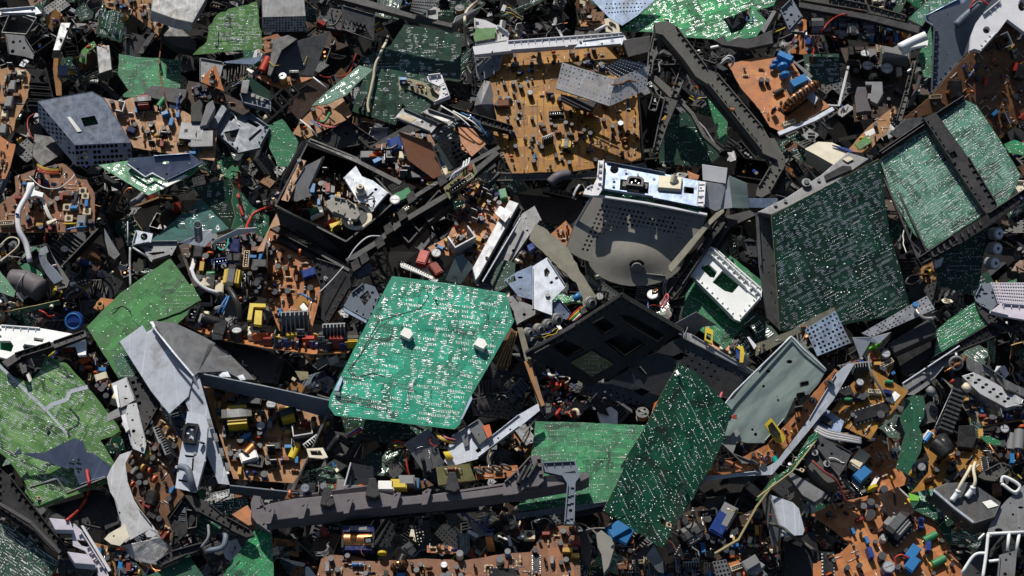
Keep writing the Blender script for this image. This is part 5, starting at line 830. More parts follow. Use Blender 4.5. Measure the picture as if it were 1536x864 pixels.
board('', '', [(303,572),(400,592),(488,615),(490,650),(440,725),(350,718)], (26,0,0), 'tan', 'comp', parent=t_, tile=(0,2), auto=60, sizes=(.9,1.4),
    comps=[('trafo',1380,790,5,1.9,'yellow'),('trafo',1660,765,20,1.3,'yellow'),('lying',1700,960,70,1.5,'yellow'),('coil',1450,960,50,1.5),('iec',1470,1020,-10,1.1),('block',1440,1000,20,1.4,'white'),('usink',1750,860,10,1.4),('bigcap',1570,700,0,.9,'black'),('bigcap',1510,820,0,.8,'blue'),('film',1420,880,30,1.3,'sky_blue'),('sink',1800,930,40,1.2)], kinds='cap cap disc film tr res block cap')
sheet('left_wall', [(272+0,588,84),(300,568,88),(345,728,70),(328,726,64)], [(0,1,2,3)], 'pale_steel', 2, t_); sheet('top_wall', [(296,560,92),(398,580,90),(498,602,84),(494,628,44),(398,600,50),(300,578,52)], [(0,1,4,5),(1,2,3,4)], 'blue_grey', 2, t_)
sheet('bottom_wall', [(345,727,66),(440,737,66),(438,746,34),(400,748,34),(344,738,34)], [(0,1,2,3,4)], 'blue_grey', 2, t_); sheet('right_wall', [(497,602,84),(440,738,64),(436,736,30),(492,622,36)], [(0,1,2,3)], 'steel', 2, t_)
for i in range(4): flat('slot_edge', [(310+i*9,628+i*22),(316+i*9,628+i*22),(319+i*9,640+i*22),(313+i*9,641+i*22)], (92-i*4,0,0), 1.5, 'dark_steel', t_)
# ================================================================== ROW 2, tile 1
T = (1, 2)
board('the long board of tall parts', 'long narrow board seen on edge with a row of tall parts and heat sinks', [(262,478),(300,474),(345,490),(400,504),(470,508),(537,516),(522,529),(470,531),(400,522),(340,511),(300,498)], (64,0,-1.0), 'orange', 'comp', tile=T, auto=46, sizes=(1,1.5), seed=5,
    comps=[('sink',250,300,5,2.0),('sink',470,330,5,1.6),('trafo',220,320,10,1.1,'yellow'),('trafo',575,350,5,1,'yellow'),('film',480,355,0,2,'dark_red'),('film',320,340,0,1.6,'red'),('coil',395,340,90,1),('disc',20,320,0,1.4,'orange_red'),('disc',60,318,0,1.4,'orange_red'),('disc',-60,300,0,1.4,'orange_red'),('cap',340,350,0,1.2,'blue'),('bigcap',-90,310,0,.9,'black')], kinds='disc disc film cap tr block')
t_ = thing('yellow_coil_box', 'black transformer in a bright yellow frame above the long board', 'transformer', (385,470,80), ref='the yellow framed transformer')
pbox('', '', '', z(0,2,[1440,95,1510,98,1536,190,1470,215,1425,190]), (92,0,.1), (0,7,14), 'c_black', t_, solid=True, pn='core'); flat('yellow_frame', z(0,2,[1438,95,1530,98,1530,118,1460,116,1448,190,1424,190]), (98,0,0), 6, 'c_yellow', t_); flat('yellow_wrap', z(0,2,[1470,135,1510,138,1505,220,1462,215]), (99,0,0), 8, 'c_yellow', t_)
t_ = thing('blue_twin_wire', 'pair of blue wires beside a black hose over mixed parts', 'wire', (335,455,80))
for i in range(2): cable('strand', zh(0,2,[1255+i*22,155,84,1275+i*22,110,90,1310+i*10,55,86]), 1.4, 'c_sky_blue', t_)
cable('black_hose', zh(0,2,[1310,0,80,1350,60,88,1375,120,86,1385,195,78]), 4.5, 'c_black', None, 'thick black hose beside the pair of blue wires', 'cable')
t_ = thing('loose_socket', 'black mains socket with a rubber boot lying by the plain green board', 'mains socket', (295,475,80)); put('socket', proto('iec','black'), Fr(z(0,2,[1125,168])[0],(88,.3,.1)).M @ Mx.Rotation(1.4,4,'Z') @ Mx.Scale(1.0,4), t_); cable('boot', zh(0,2,[1160,180,84,1230,200,80,1290,215,76]), 8, 'black_plastic', t_)
flat('black_slab', z(0,2,[1235,215,1298,190,1310,200,1285,278,1225,262]), (92,0,.2), 7, 'dark_plastic', None, 'black slab with a bright rim standing on the long board', 'plastic slab')
sheet('perforated_tab', zh(1,2,[205,345,30,340,352,34,345,390,24,230,405,20]), [('perf',(0,1,2,3),6,3,2.2)], 'steel', 1.2, None, 'perforated metal tab under the long board of tall parts', 'metal sheet'); sheet('perforated_wall', zh(1,2,[0,350,24,120,370,20,130,470,6,20,480,4]), [('perf',(0,1,2,3),6,5,2.6)], 'dark_steel', 1.2, None, 'perforated dark wall in shade below the long board', 'metal sheet')
flat('olive_scrap', z(1,2,[240,485,315,490,320,530,270,540]), (10,0,0), 2, 'mask_olive', None, 'small olive board scrap in the dark below the long board', 'circuit board')
t_ = thing('teal_main_board', 'large bright teal circuit board with two white stubs', 'circuit board', (635,530,100), ref='the large teal board')
r = board('', '', [(588,414),(680,426),(759,440),(761,447),(771,482),(738,540),(705,597),(690,636),(682,644),(590,633),(502,623),(493,610),(494,597),(540,505)], (104,0,.08), 'teal', 'fine', parent=t_, strips=[('trace_dark',1.3,z(1,2,[1000,20,1010,60,960,130,880,150,720,200,700,240,600,420,545,480,560,505,600,520,690,500,760,520])), ('trace_dark',1.1,z(1,2,[830,150,780,200,730,230,560,480,590,520])), ('mask_teal',9,z(1,2,[900,250,905,330,880,480,780,545,700,530])), ('mask_teal',5,z(1,2,[1450,100,1300,330,1120,560]))], dens=3.6, ax=(6,.8), cs=1, jag=.2, tile=T, comps=[('stub',885,285,-20,1.25,'white'),('stub',1308,345,-20,1.25,'white')])
flat('grey_patch', z(1,2,[945,248,955,290,925,335,905,350,915,300,930,290]), (105.5,0,0), .6, 'blue_steel', t_, bev=0); flat('grey_clip', z(1,2,[505,515,515,530,490,600,465,598]), (106,0,0), 2, 'blue_steel', t_); flat('notch', z(1,2,[470,590,500,610,495,632,465,618]), (105,0,0), 1, 'dark_steel', t_)  # thin blue grey patch beside the white stub
flat('edge_guard', z(1,2,[1255,625,1262,645,1205,760,1190,770]), (106,0,0), 2, 'blue_steel', t_)
for x,y in ((1080,372),(1060,358)): flat('bare_strip', z(1,2,[1030,365,1110,372,1110,382,1030,375]), (105,0,0), .5, 'trace_dark', t_, bev=0); break
board('the stacked boards under the teal board', 'stack of brown board edges below the right side of the teal board', z(1,2,[1385,430,1480,230,1510,260,1480,440,1450,480,1410,470]), (60,.4,0), 'brown', 'sparse')
for i in range(4): beam('board_edge', zh(1,2,[1400+i*20,460,66-i*2,1490+i*10,260,72-i*2]), 1.4, 6, 'edge_paper', None, 'thin board edge in the stack below the teal board', 'circuit board', 'board edges below the teal board')
t_ = thing('grey_bracket_box', 'dark blue grey moulded bracket at the upper left of the teal board', 'bracket', (545,455,50), ref='the blue grey moulded bracket'); flat('body', z(1,2,[520,110,560,40,640,-20,700,0,730,60,690,185,650,190,560,140]), (56,.1,.2), 8, 'blue_grey', t_, holes=[z(1,2,[610,60,660,20,680,60,640,110])]); flat('lip', z(1,2,[520,118,555,140,655,196,650,210,520,140]), (66,0,.1), 4, 'blue_steel', t_)
flat('copper_scrap', z(1,2,[230,90,280,40,320,90,300,150,260,150]), (50,.1,.1), 3, 'mask_amber', None, 'amber board scrap with blue wire above the long board', 'circuit board'); cable('blue_wire', zh(1,2,[275,40,60,310,60,64,340,80,60]), 1.6, 'c_sky_blue', None, 'short blue wire over the amber board scrap', 'wire')
pbox('white_coil_tag', 'small white block with black stripes beside the amber scrap', 'plastic block', z(1,2,[265,115,290,90,320,130,290,150]), (64,0,0), (0,3,6), 'c_white', group=G_PL)
# ================================================================== ROW 2, tile 2
T = (2, 2)
t_ = thing('black_frame_unit', 'black plastic frame unit with green boards behind its windows', 'framed unit', (905,520,80), ref='the black frame unit')
hb = (92,.1,.8)
flat('frame', z(2,2,[105,385,400,215,662,45,1018,255,940,300,870,370,840,360,720,470,690,460,590,540,560,530,480,575,300,490,120,400]), hb, 9, 'black_plastic', t_, bev=1,
  holes=[z(2,2,[370,440,490,372,615,448,490,520]), z(2,2,[560,318,690,255,800,330,680,408]), z(2,2,[250,350,335,300,450,362,350,410]), z(2,2,[480,210,560,172,640,240,560,282]), z(2,2,[640,160,720,170,925,285,870,325,690,225])])
flat('window_board', z(2,2,[200,370,650,120,950,290,600,510,450,540]), (74,.1,.8), 2, 'black_plastic', t_)  # black instead of green: shade behind the windows put into the colour
board('', '', z(2,2,[370,440,490,372,615,448,490,520]), (80,.1,.8), 'olive', 'dots', parent=t_, dens=2); board('', '', z(2,2,[560,318,690,255,800,330,680,408]), (80,.1,.8), 'green', 'dots', parent=t_, dens=2); board('', '', z(2,2,[640,160,720,170,925,285,870,325,690,225]), (80,.1,.8), 'deep_green', 'dots', parent=t_, dens=2)
flat('outer_wall', z(2,2,[660,42,690,50,1020,252,1015,290,940,250,670,90]), (100,.1,.3), 6, 'blue_grey', t_); flat('outer_wall', z(2,2,[105,385,400,212,655,42,672,60,640,90,400,240,190,365,115,405]), (102,.1,.3), 6, 'dark_plastic', t_)
for i in range(3): beam('inner_bar', zh(2,2,[160+i*80,385-i*45,96,260+i*70,330-i*45,98]), 2, 3, 'dark_plastic', t_)
t_ = thing('perforated_chassis_plate', 'dark metal chassis plate with rows of round holes and a bright rim', 'metal plate', (1010,560,60), ref='the perforated dark plate')
flat('plate', z(2,2,[430,580,590,545,620,520,700,480,720,440,870,375,940,320,1010,290,1440,510,1380,640,1300,655,1000,560,900,720,830,745,600,640]), (58,.1,.5), 3, 'dark_steel', t_,
  holes=[circ(*z(2,2,[x,y])[0],2.2,8,1.7) for i in range(9) for j in range(3) for x,y in [(1045+i*44-j*22,378+i*20+j*30)] if not (i==0 and j==2)]+[circ(*z(2,2,[x,y])[0],2,8,1.6) for i in range(7) for j in range(3) for x,y in [(560+i*38+j*6,580+i*17+j*26)]]+[z(2,2,[945,405,1010,378,1050,400,985,428]), z(2,2,[732,605,775,582,825,605,780,632])])
flat('bright_rim', z(2,2,[1005,275,1030,262,1060,270,1442,497,1428,520,1230,420,1010,300]), (82,.1,.3), 3, 'aluminium', t_, holes=[circ(*z(2,2,[1156,346])[0],1.6), circ(*z(2,2,[1370,462])[0],1.4)])
t_ = thing('tilted_green_board', 'dark green dotted board standing tilted over the horizontal green board', 'circuit board', (1000,680,110), ref='the tilted dark green board')
board('', '', [(1018,544),(1030,550),(1043,558),(1070,585),(1098,615),(1085,660),(1068,700),(1050,725),(1040,747),(1020,775),(1010,797),(993,822),(984,818),(975,810),(930,782),(904,766),(920,735),(935,705),(930,700),(965,645),(990,595)], (112,0,.42), 'deep_green', 'dots', parent=t_, dens=2.2, ax=(1,2), jag=.3, holes=[[(990,776),(1006,785),(1012,790),(1003,792),(992,786)]],
  strips=[('trace_dark',1.6,z(2,3,[740,165,800,185,890,250,960,265,1000,320,990,370,960,430])),('trace_dark',1.4,z(2,3,[640,540,690,510,770,590,850,640,880,690]))])
for i in range(14): flat('saw_tooth', [(1004-i*.0-i*1.6+i*3.2,806-i*6.2),(1008+i*1.6,806-i*6.2),(1010+i*1.6,802-i*6.2),(1005+i*1.6,801-i*6.2)], (108,0,.1), 3, 'black_plastic', t_, bev=0)
board('the horizontal green board', 'flat lying green board with a metal edge half under the tilted board', [(803,632),(880,634),(975,638),(960,672),(945,712),(912,752),(850,760),(780,766),(775,760),(797,740),(796,690)], (52,0,0), 'green', 'dots', dens=1.9, ax=(6,0))
flat('metal_edge', z(2,3,[60,502,580,432,578,455,400,492,70,530]), (50,0,.3), 4, 'steel', None, 'grey metal edge strip along the lower side of the flat green board', 'metal strip'); flat('black_ledge', z(2,3,[395,495,575,455,560,490,400,520]), (40,0,.2), 4, 'dark_plastic', None, 'black ledge under the grey metal edge strip', 'plastic strip')
for i,(x,y,r_) in enumerate(((118,262,7),(178,240,7.5),(228,212,7.5),(278,185,8.5),(470,90,9))):
    t2 = thing('ribbed_insulator', ['pale ribbed knob nearest the teal board','second pale ribbed knob from the teal board','third pale ribbed knob from the teal board','pale ribbed knob next to the black frame corner','large pale knob above the row of ribbed knobs'][i], 'insulator', (*z(2,2,[x,y])[0],60), 'pale ribbed knobs')
    b = B()
    for k in range(3): b.cyl((0,0,k*5),(0,0,k*5+3),r_,'putty_plastic','grey_plastic',16,r_*.93); b.cyl((0,0,k*5+3),(0,0,k*5+5),r_*.7,'grey_plastic',n=12)
    b.cyl((0,0,15),(0,0,17),r_*.45,'pale_plastic','c_black',12); put('body', b.mesh('body'), Fr(z(2,2,[x,y])[0],(62+i*3,-.3,.5)).M, t2)
t_ = thing('ribbon_bundle', 'bundle of coloured wires with a blue plug above the ribbed knobs', 'wire bundle', (860,460,70))
for i,m in enumerate(('c_red','c_yellow','c_green','c_white','c_dark_red')): cable('strand', zh(2,2,[350+i*10,190+i*3,76,390+i*10,150+i*4,80,430+i*8,115+i*5,76]), 1.2, m, t_)
cable('plug', zh(2,2,[385,75,80,425,45,84]), 5, 'c_sky_blue', t_, n=10); pbox('','','',z(2,2,[415,130,450,110,470,145,435,160]),(84,0,0),(0,2,4),'c_black',t_,solid=True,pn='clip')
flat('cream_strip', z(2,2,[60,235,92,235,140,410,215,675,185,690,130,520]), (64,0,.1), 4, 'mask_speckled', None, 'long cream board strip running down beside the teal board', 'circuit board', side='edge_paper')
flat('cream_strip_edge', z(2,2,[100,430,135,425,160,520,220,680,200,690,140,540]), (70,0,.1), 2, 'mask_tan', None, 'narrow tan strip lying on the long cream board strip', 'circuit board')
rr = random.Random(4)
for i in range(34):
    x, y = z(2,2,[rr.uniform(190,390), rr.uniform(490,760)])[0]; m, nm = rr.choice((('c_blue','blue'),('c_navy','navy'),('c_orange_red','orange'),('c_red','red'),('c_cream','cream'),('c_white','white'),('c_black','black'))); h = rr.uniform(0,36); a = rr.uniform(0,6.3)
    cable('loose_wire', [(x,y,h),(x+7*math.cos(a),y+7*math.sin(a),h+rr.uniform(4,12)),(x+13*math.cos(a+.7),y+13*math.sin(a+.7),h+4)], rr.choice((.9,1.2,2.6)), m, None, f'{nm} wire scrap in the tangle beside the cream board strip', 'wire', f'{nm} wire scraps in the tangle')
pbox('white_connector', 'white and black plug body hanging below the perforated dark plate', 'connector', z(2,2,[520,720,600,690,640,720,640,830,560,840]), (24,0,.2), (0,4,16), 'c_white', group=G_PL); pbox('black_plug', 'black plug beside the white plug body under the dark plate', 'plug', z(2,2,[490,650,520,630,560,680,590,740,530,720]), (34,0,.2), (0,4,16), 'black_plastic', group=G_PL)
flat('orange_flag', z(2,2,[830,742,850,670,892,642,872,692]), (88,0,.1), 2, 'c_orange_red', None, 'orange red plastic flag against the edge of the tilted board', 'plastic flag')
t_ = thing('metal_pocket', 'grey metal pocket with a yellow clip on the dotted green board', 'metal pocket', (1045,485,80)); sheet('wall', zh(2,2,[970,212,84,1092,145,90,1212,222,84,1130,232,70,1075,290,60,1030,270,70]), [(0,1,4,5),(1,2,3,4)], 'steel', 1.5, t_); flat('clip', z(2,2,[1145,230,1190,250,1185,330,1140,305]), (94,0,.1), 5, 'c_yellow', t_, holes=[z(2,2,[1152,265,1180,275,1175,312,1148,300])])
t_ = thing('blue_yellow_switch', 'small switch with yellow bracket and blue body beside the bright rim', 'switch', (1112,530,80)); flat('bracket', z(2,2,[1320,345,1360,340,1370,380,1362,437,1342,435,1345,365]), (94,0,.1), 4, 'c_yellow', t_); flat('body', z(2,2,[1322,355,1342,358,1342,420,1322,410]), (92,0,.1), 8, 'c_blue', t_)
flat('white_prong', z(2,2,[1385,290,1395,288,1440,340,1425,360]), (92,0,0), 2, 'pale_plastic', None, 'small pale prong near the bright rim of the dark plate', 'prong'); cable('pink_wire', zh(2,2,[885,120,84,920,45,92,930,70,92,895,130,84]), 1.4, 'c_pink', None, 'pink wire pair looping above the black frame unit', 'wire'); cable('pink_wire', zh(2,2,[1240,610,90,1228,650,96,1250,690,92]), 1.6, 'c_pink', None, 'pink wire stub at the upper corner of the tilted board', 'wire')
# ================================================================== ROW 2, tile 3
T = (3, 2)
t_ = thing('brushed_tray', 'brushed metal tray folded around an orange component strip', 'metal tray', (1165,600,90), ref='the brushed metal tray')
flat('back_plate', z(3,2,[190,283,212,290,330,400,400,475,352,560,300,620,215,640,160,760,40,900,-60,900,-225,860,-240,730,-165,655,-140,645,-40,520,0,490]), (88,.05,.1), 3, 'brushed_steel', t_, ax=(1,-1), holes=[circ(*z(3,2,[185,432])[0],4.5,12,2.8), circ(*z(3,2,[62,487])[0],3.6,10,2.5), circ(*z(3,2,[36,573])[0],2.2,8), circ(*z(3,3,[-10,48])[0],2.6,10), circ(*z(3,3,[-28,20])[0],2,8)])
for x,y in ((150,383),(180,335),(230,345),(95,445),(115,632)): comp(t_, Fr(z(3,2,[x,y])[0], (91,.05,.1)), 'screw', 0, 0, 0, .55)
beam('bright_edge', [(1083,612,96),(1100,590,97),(1187,505,104),(1203,522,104),(1238,554,100)], 2, 4, 'pale_steel', t_)
flat('lower_flange', z(3,3,[-140,160,-100,40,-120,10,-160,60,-210,100,-90,215,0,215]), (80,0,.1), 3, 'steel', t_)
board('', '', [(1252,553),(1262,559),(1212,628),(1165,690),(1140,702),(1068,715),(1050,705),(1090,698),(1148,668),(1185,630)], (82,.05,.2), 'orange', 'comp', parent=t_, ax=(1,-1.3), auto=20, tile=T, kinds='cap tr to92 disc res diode', comps=[('tr',265,570,-40,1.4),('tr',245,640,-40,1.4),('tr',230,720,-40,1.4),('lying',105,1010,60,.9,'teal'),('cap',30,1040,0,1.3,'white'),('cap',0,1070,0,1.3,'navy')])
flat('channel_rim', [(1254,560),(1272,545),(1282,545),(1250,600),(1210,650),(1158,712),(1110,714),(1050,722),(1050,716),(1140,706),(1165,692),(1212,630)], (94,.05,.2), 4, 'pale_steel', t_)
flat('yellow_plug_mount', z(3,2,[42,795,78,755,165,870,150,900,110,900]), (98,0,.3), 3, 'c_yellow', t_); flat('plug', z(3,2,[62,800,85,778,135,850,120,870,90,850]), (104,0,.3), 6, 'c_black', t_)
sheet('blue_perforated_plate', zh(3,2,[275,248,88,448,140,96,538,325,92,345,402,84]), [('perf',(0,1,2,3),8,7,2,.1)], 'blue_steel', 1.3, None, 'blue tinted perforated plate over the brushed metal tray', 'metal sheet', ref='the blue perforated plate')
board('the clear wire tangle strip', 'dusty strip with wires above the blue perforated plate', z(3,2,[-10,330,200,250,330,170,440,118,450,135,290,240,30,380,-10,400]), (84,0,.3), 'speckled', 'comp', auto=14)
t_ = thing('perforated_strip', 'bright perforated aluminium strip with a folded end', 'metal strip', (1320,480,100), ref='the bright perforated strip')
sheet('strip', zh(3,2,[600,268,100,975,52,112,1022,130,108,655,292,94]), [('perf',(0,1,2,3),16,4,1.3,.45)], 'aluminium', 1.4, t_); sheet('folded_end', zh(3,2,[545,292,98,660,290,96,770,262,98,700,330,92,650,318,92,592,415,84]), [(0,1,4,5),(1,2,3,4)], 'pale_steel', 1.5, t_)
cable('foil_twist', zh(3,2,[905,110,114,925,150,118,960,180,116,1015,182,112]), 2.2, 'foil', t_); b = B(); b.cyl((0,0,0),(0,0,5),4,'c_sky_blue',n=12); put('blue_cap', b.mesh('blue_cap'), Mx.Translation(P(*z(3,2,[908,110])[0],116)), t_)
pbox('felt_block', 'dark grey felt topped block below the bright perforated strip', 'block', z(3,2,[752,330,985,188,1032,238,1022,275,790,382]), (84,0,.1), (0,8,18), 'dark_plastic', group=G_PL); pbox('black_block', 'large black block in shadow under the felt topped one', 'block', z(3,2,[800,400,1000,300,1010,400,900,500,830,480]), (44,0,.1), (0,8,18), 'black_plastic', group=G_PL)
board('the small framed green board', 'small dotted green board in a black tray left of the white grille', z(3,2,[1020,395,1035,245,1100,190,1250,90,1290,140,1332,210,1005,412]), (66,0,.1), 'green', 'dense', dens=1.6, ax=(5,-3))
t_ = thing('black_tray_edge', 'black ribbed tray edge under the small framed green board', 'plastic tray', (1300,520,50)); flat('lip', z(3,2,[1000,415,1335,215,1420,262,1380,290,985,450]), (60,0,.2), 6, 'black_plastic', t_); flat('fin', z(3,2,[1252,80,1320,130,1510,275,1430,252,1330,212,1280,150]), (74,0,.1), 4, 'dark_plastic', t_)
t_ = thing('white_grille', 'white plastic grille with square slots beside a blue perforated panel', 'grille', (1500,455,80), ref='the white grille')
sheet('grille_panel', zh(3,2,[1345,-20,84,1580,-20,84,1580,120,84,1385,100,84]), [('perf',(0,1,2,3),16,7,1.35)], 'lilac_plastic', 2, t_); flat('lip', z(3,2,[1335,148,1400,98,1580,112,1580,205,1530,188,1450,175]), (92,0,-.1), 4, 'lilac_plastic', t_); flat('blue_wall', z(3,2,[1250,60,1290,-20,1365,-20,1385,95,1340,145,1270,110]), (76,.1,.1), 4, 'blue_grey', t_)
flat('chassis_plate', z(3,2,[835,560,1165,342,1172,395,1090,445,1000,555,900,625,850,620]), (48,0,.1), 3, 'steel', None, 'grey metal chassis plate leaning behind the amber board', 'metal plate', ref='the grey chassis plate'); beam('plate_edge', zh(3,2,[835,560,56,1165,342,62]), 2, 3, 'pale_steel', None, 'bright edge strip on the leaning chassis plate', 'metal strip')
pbox('perforated_box', 'grey metal box with rows of large round holes at the right', 'metal case', z(3,2,[1180,515,1245,495,1330,535,1530,650,1520,672,1430,695,1290,620]), (68,0,.05), (0,14,22), 'aluminium', open_=False, group=G_METAL, holes=[circ(*z(3,2,[1235+i*42-j*20,510+i*27+j*16])[0],3.1,10,2.2) for i in range(6) for j in range(2)], perf={5:(10,2,1.8,.4)}, ref='the grey box with large holes')
flat('grey_plate', z(3,2,[1200,400,1290,440,1420,530,1560,600,1560,650,1530,648,1330,535,1250,492,1210,480]), (54,0,.3), 3, 'steel', None, 'sloping grey plate behind the box with large holes', 'metal plate', holes=[z(3,2,[1300,500,1345,520,1340,545,1310,530])])
cable('pinkish_cable', zh(3,2,[1110,440,70,1150,450,78,1180,430,76,1195,405,70]), 3, 'c_brown', None, 'brown cable coil gripped over the leaning chassis plate', 'cable'); t_ = thing('grey_ring', 'grey ring clip on the end of the chassis plate', 'clip', (1430,545,74)); b = B(); b.torus((0,0,0),9,2,'grey_plastic',n=20); put('body', b.mesh('body'), Fr(z(3,2,[1145,440])[0],(78,0,.6)).M, t_)
board('the amber board with a big chip', 'amber board with a long black chip and white stickers', z(3,2,[300,830,440,700,540,560,650,470,760,535,870,600,780,720,690,820,650,880,560,840,480,800,380,900]), (74,0,.05), 'amber', 'comp', tile=T, auto=24, ax=(5,3),
   comps=[('chip',645,735,52,2.2),('chip',470,625,52,1.6),('label',785,640,80,.9),('label',685,703,30,.8),('bigcap',580,575,0,.7,'navy'),('cap',570,650,0,1.3,'navy'),('cap',600,650,0,1.3,'navy'),('cap',620,640,0,1.2,'navy'),('cap',700,760,0,1.6,'navy'),('sink',590,480,40,1.2),('conn',670,615,30,1),('lying',520,655,30,.7,'green'),('lying',755,555,30,.7,'green'),('film',745,620,20,1.2,'navy')], kinds='res res jump cap diode to92')
board('the upper amber scrap', 'small amber scrap with green blobs behind the larger amber board', z(3,2,[640,385,700,370,785,455,745,530,655,465]), (66,0,0), 'amber', 'comp', tile=T, auto=8, comps=[('disc',660,370,0,1.4,'lime'),('disc',690,350,30,1.3,'lime'),('bigcap',730,410,0,.8,'grey'),('conn',740,455,30,1.2)])
cable('black_wire', zh(3,2,[640,400,100,650,480,104,700,570,98,740,640,88]), 1.6, 'blue_grey', None, 'dark wire curving over the amber board with the chip', 'wire')
t_ = thing('blue_metal_corner', 'pale blue metal corner with a black socket below the amber board', 'metal corner', (1245,640,80)); flat('plate', z(3,2,[330,800,400,708,500,775,470,860,440,900,320,860]), (86,0,-.1), 2, 'blue_steel', t_); flat('socket', z(3,2,[365,770,385,738,435,770,425,800]), (90,0,0), 4, 'c_black', t_)
t_ = thing('ribbon_cable', 'flat grey ribbon cable running from tray to amber board', 'ribbon cable', (1240,640,90))
for i in range(7): cable('strand', [(1218+i*.6,634+i*2.2,92),(1240+i*.3,645+i*2,96),(1268,651+i*1.8,96),(1292,657+i*1.4,88)], 1.1, 'pale_plastic' if i % 2 else 'grey_plastic', t_, n=5)
board('the torn green strip', 'torn plain green board strip hanging between amber boards', [(1360,597),(1370,593),(1385,594),(1388,610),(1386,625),(1378,640),(1385,655),(1380,680),(1362,712),(1344,702),(1350,680),(1358,650),(1350,630)], (60,0,.1), 'deep_green', 'sparse', jag=.8, dens=1)
t_ = thing('finned_heat_sink', 'black finned heat sink standing diagonally among scrap', 'heat sink', (1418,610,60), ref='the diagonal finned heat sink'); flat('spine', z(3,2,[1125,580,1165,590,1075,830,1020,810]), (66,0,0), 6, 'steel', t_)
for i in range(10): beam('fin', [(1428-i*2.3,584+i*6.4,70),(1448-i*2.3,592+i*6.4,64)], 4, 10, 'dark_steel', t_)
for i,(x,y,m,r_) in enumerate(((1205,580,'c_cream',7),(1000,600,'c_grey',7),(1120,545,'c_red',2))): cable('coil_part', zh(3,2,[x-10,y+12,70,x+12,y-8,76]), r_, m, None, ['cream round part with an orange tip beside the finned heat sink','dark grey roller beside the torn green strip','small red pin near the finned heat sink'][i], 'part')
board('the pale speckled fragment', 'pale speckled board fragment below the box with large holes', z(3,2,[1060,520,1110,560,1250,640,1345,720,1320,810,1230,760,1190,700,1130,600]), (44,0,.1), 'speckled', 'comp', auto=16, sizes=(.6,1))
board('the lower right parts board', 'brown board edge with red and blue parts at the right border', z(3,2,[1290,780,1400,740,1560,690,1560,760,1400,790,1300,800]), (46,0,-.3), 'tan', 'comp', auto=26, sizes=(.9,1.4), kinds='cap film disc block cap tr')
pbox('camera_block', 'black lens shaped block with bright rings in the lower right', 'plastic block', z(3,2,[1160,800,1250,795,1262,880,1240,930,1150,920]), (66,0,.1), (0,8,16), 'black_plastic', group=G_PL)
flat('frame_plate', z(3,2,[950,690,1000,660,1040,700,1030,780,940,800,920,760]), (50,0,.1), 4, 'dark_steel', None, 'dark metal plate between the torn strip and finned heat sink', 'metal plate')
# ================================================================== ROW 3, tile 0
T = (0, 3)
board('the dark board in the lower left corner', 'dark densely soldered board in the lower left corner', z(0,3,[-30,555,60,572,200,670,340,772,280,900,-30,900]), (24,0,.1), 'dark_green', 'dense', dens=2, ax=(3,2))
flat('diagonal_rail', z(0,3,[-20,225,60,290,370,680,395,725,355,752,200,640,-20,480]), (44,0,.1), 10, 'black_plastic', None, 'broad black rail running down to the pale clips', 'plastic rail', ref='the broad black rail')
beam('rail_ridge', zh(0,3,[-20,440,56,180,560,56,350,735,54]), 5, 8, 'dark_plastic', None, 'raised ridge along the broad black rail', 'plastic rail')
t_ = thing('clip_strip', 'pale lilac plastic clip strip in the lower left', 'plastic clip', (130,800,60), ref='the pale lilac clips')
pbox('', '', '', z(0,3,[280,528,400,540,425,600,318,598]), (72,0,.05), (2,6,10), 'lilac_plastic', t_, solid=True, pn='clip'); pbox('', '', '', z(0,3,[385,722,500,738,550,800,430,790]), (70,0,.05), (2,8,14), 'lilac_plastic', t_, solid=True, pn='clip')
flat('strip', z(0,3,[425,560,470,600,615,830,640,900,560,900,560,830,490,720,420,690,415,620]), (58,0,.1), 4, 'lilac_plastic', t_, holes=[z(0,3,[440,655,500,660,515,700,470,690])]); flat('edge', z(0,3,[465,575,480,572,640,830,625,840]), (64,0,.1), 3, 'pale_plastic', t_)
t_ = thing('curved_metal_sheet', 'large pale curved metal sheet with a slot in its foot', 'metal sheet', (195,740,50), ref='the large curved metal sheet')
flat('sheet', z(0,3,[613,300,640,240,690,165,762,140,722,215,735,320,772,425,800,470,880,572,925,640,860,655,840,690,720,672,695,560,660,420,635,380]), (56,.05,.1), 2, 'aluminium', t_, holes=[circ(*z(0,3,[688,500])[0],1.6), z(0,3,[835,615,860,595,905,600,912,620,880,640,845,640])]); sheet('crumpled_foot', zh(0,3,[700,690,50,860,655,56,925,640,60,970,710,50,900,800,44,790,780,42,740,750,46]), [(0,1,6),(1,2,3,4),(1,4,5,6)], 'foil', 1.5, t_)
t_ = thing('black_holder', 'black angular plastic holder with open cells beside the brown board', 'plastic holder', (310,770,60), ref='the black angular holder')
flat('long_arm', z(0,3,[1065,400,1090,388,1200,440,1300,520,1445,600,1465,628,1420,642,1330,600,1130,492]), (86,0,.05), 9, 'black_plastic', t_); flat('plate', z(0,3,[968,545,1065,410,1130,470,1135,520,1090,600,1050,640,985,700,1000,600]), (72,0,.1), 6, 'black_plastic', t_, holes=[z(0,3,[1010,540,1060,460,1100,495,1080,560])]); pbox('','','',z(0,3,[1070,480,1135,490,1130,580,1080,590]),(78,0,0),(0,8,16),'dark_plastic',t_,open_=True,pn='cell_wall')
board('the little dotted green board', 'little dark green board with large solder dots under the black holder', z(0,3,[1095,580,1180,490,1285,565,1235,645,1110,622]), (56,0,.1), 'deep_green', 'dots', dens=1.8, ax=(2,1))
board('the shaded pin board', 'dark board with rows of pins beneath the power supply', z(0,3,[1210,450,1420,400,1440,470,1330,520,1290,510]), (36,0,.2), 'dark_green', 'dense', dens=1.6)
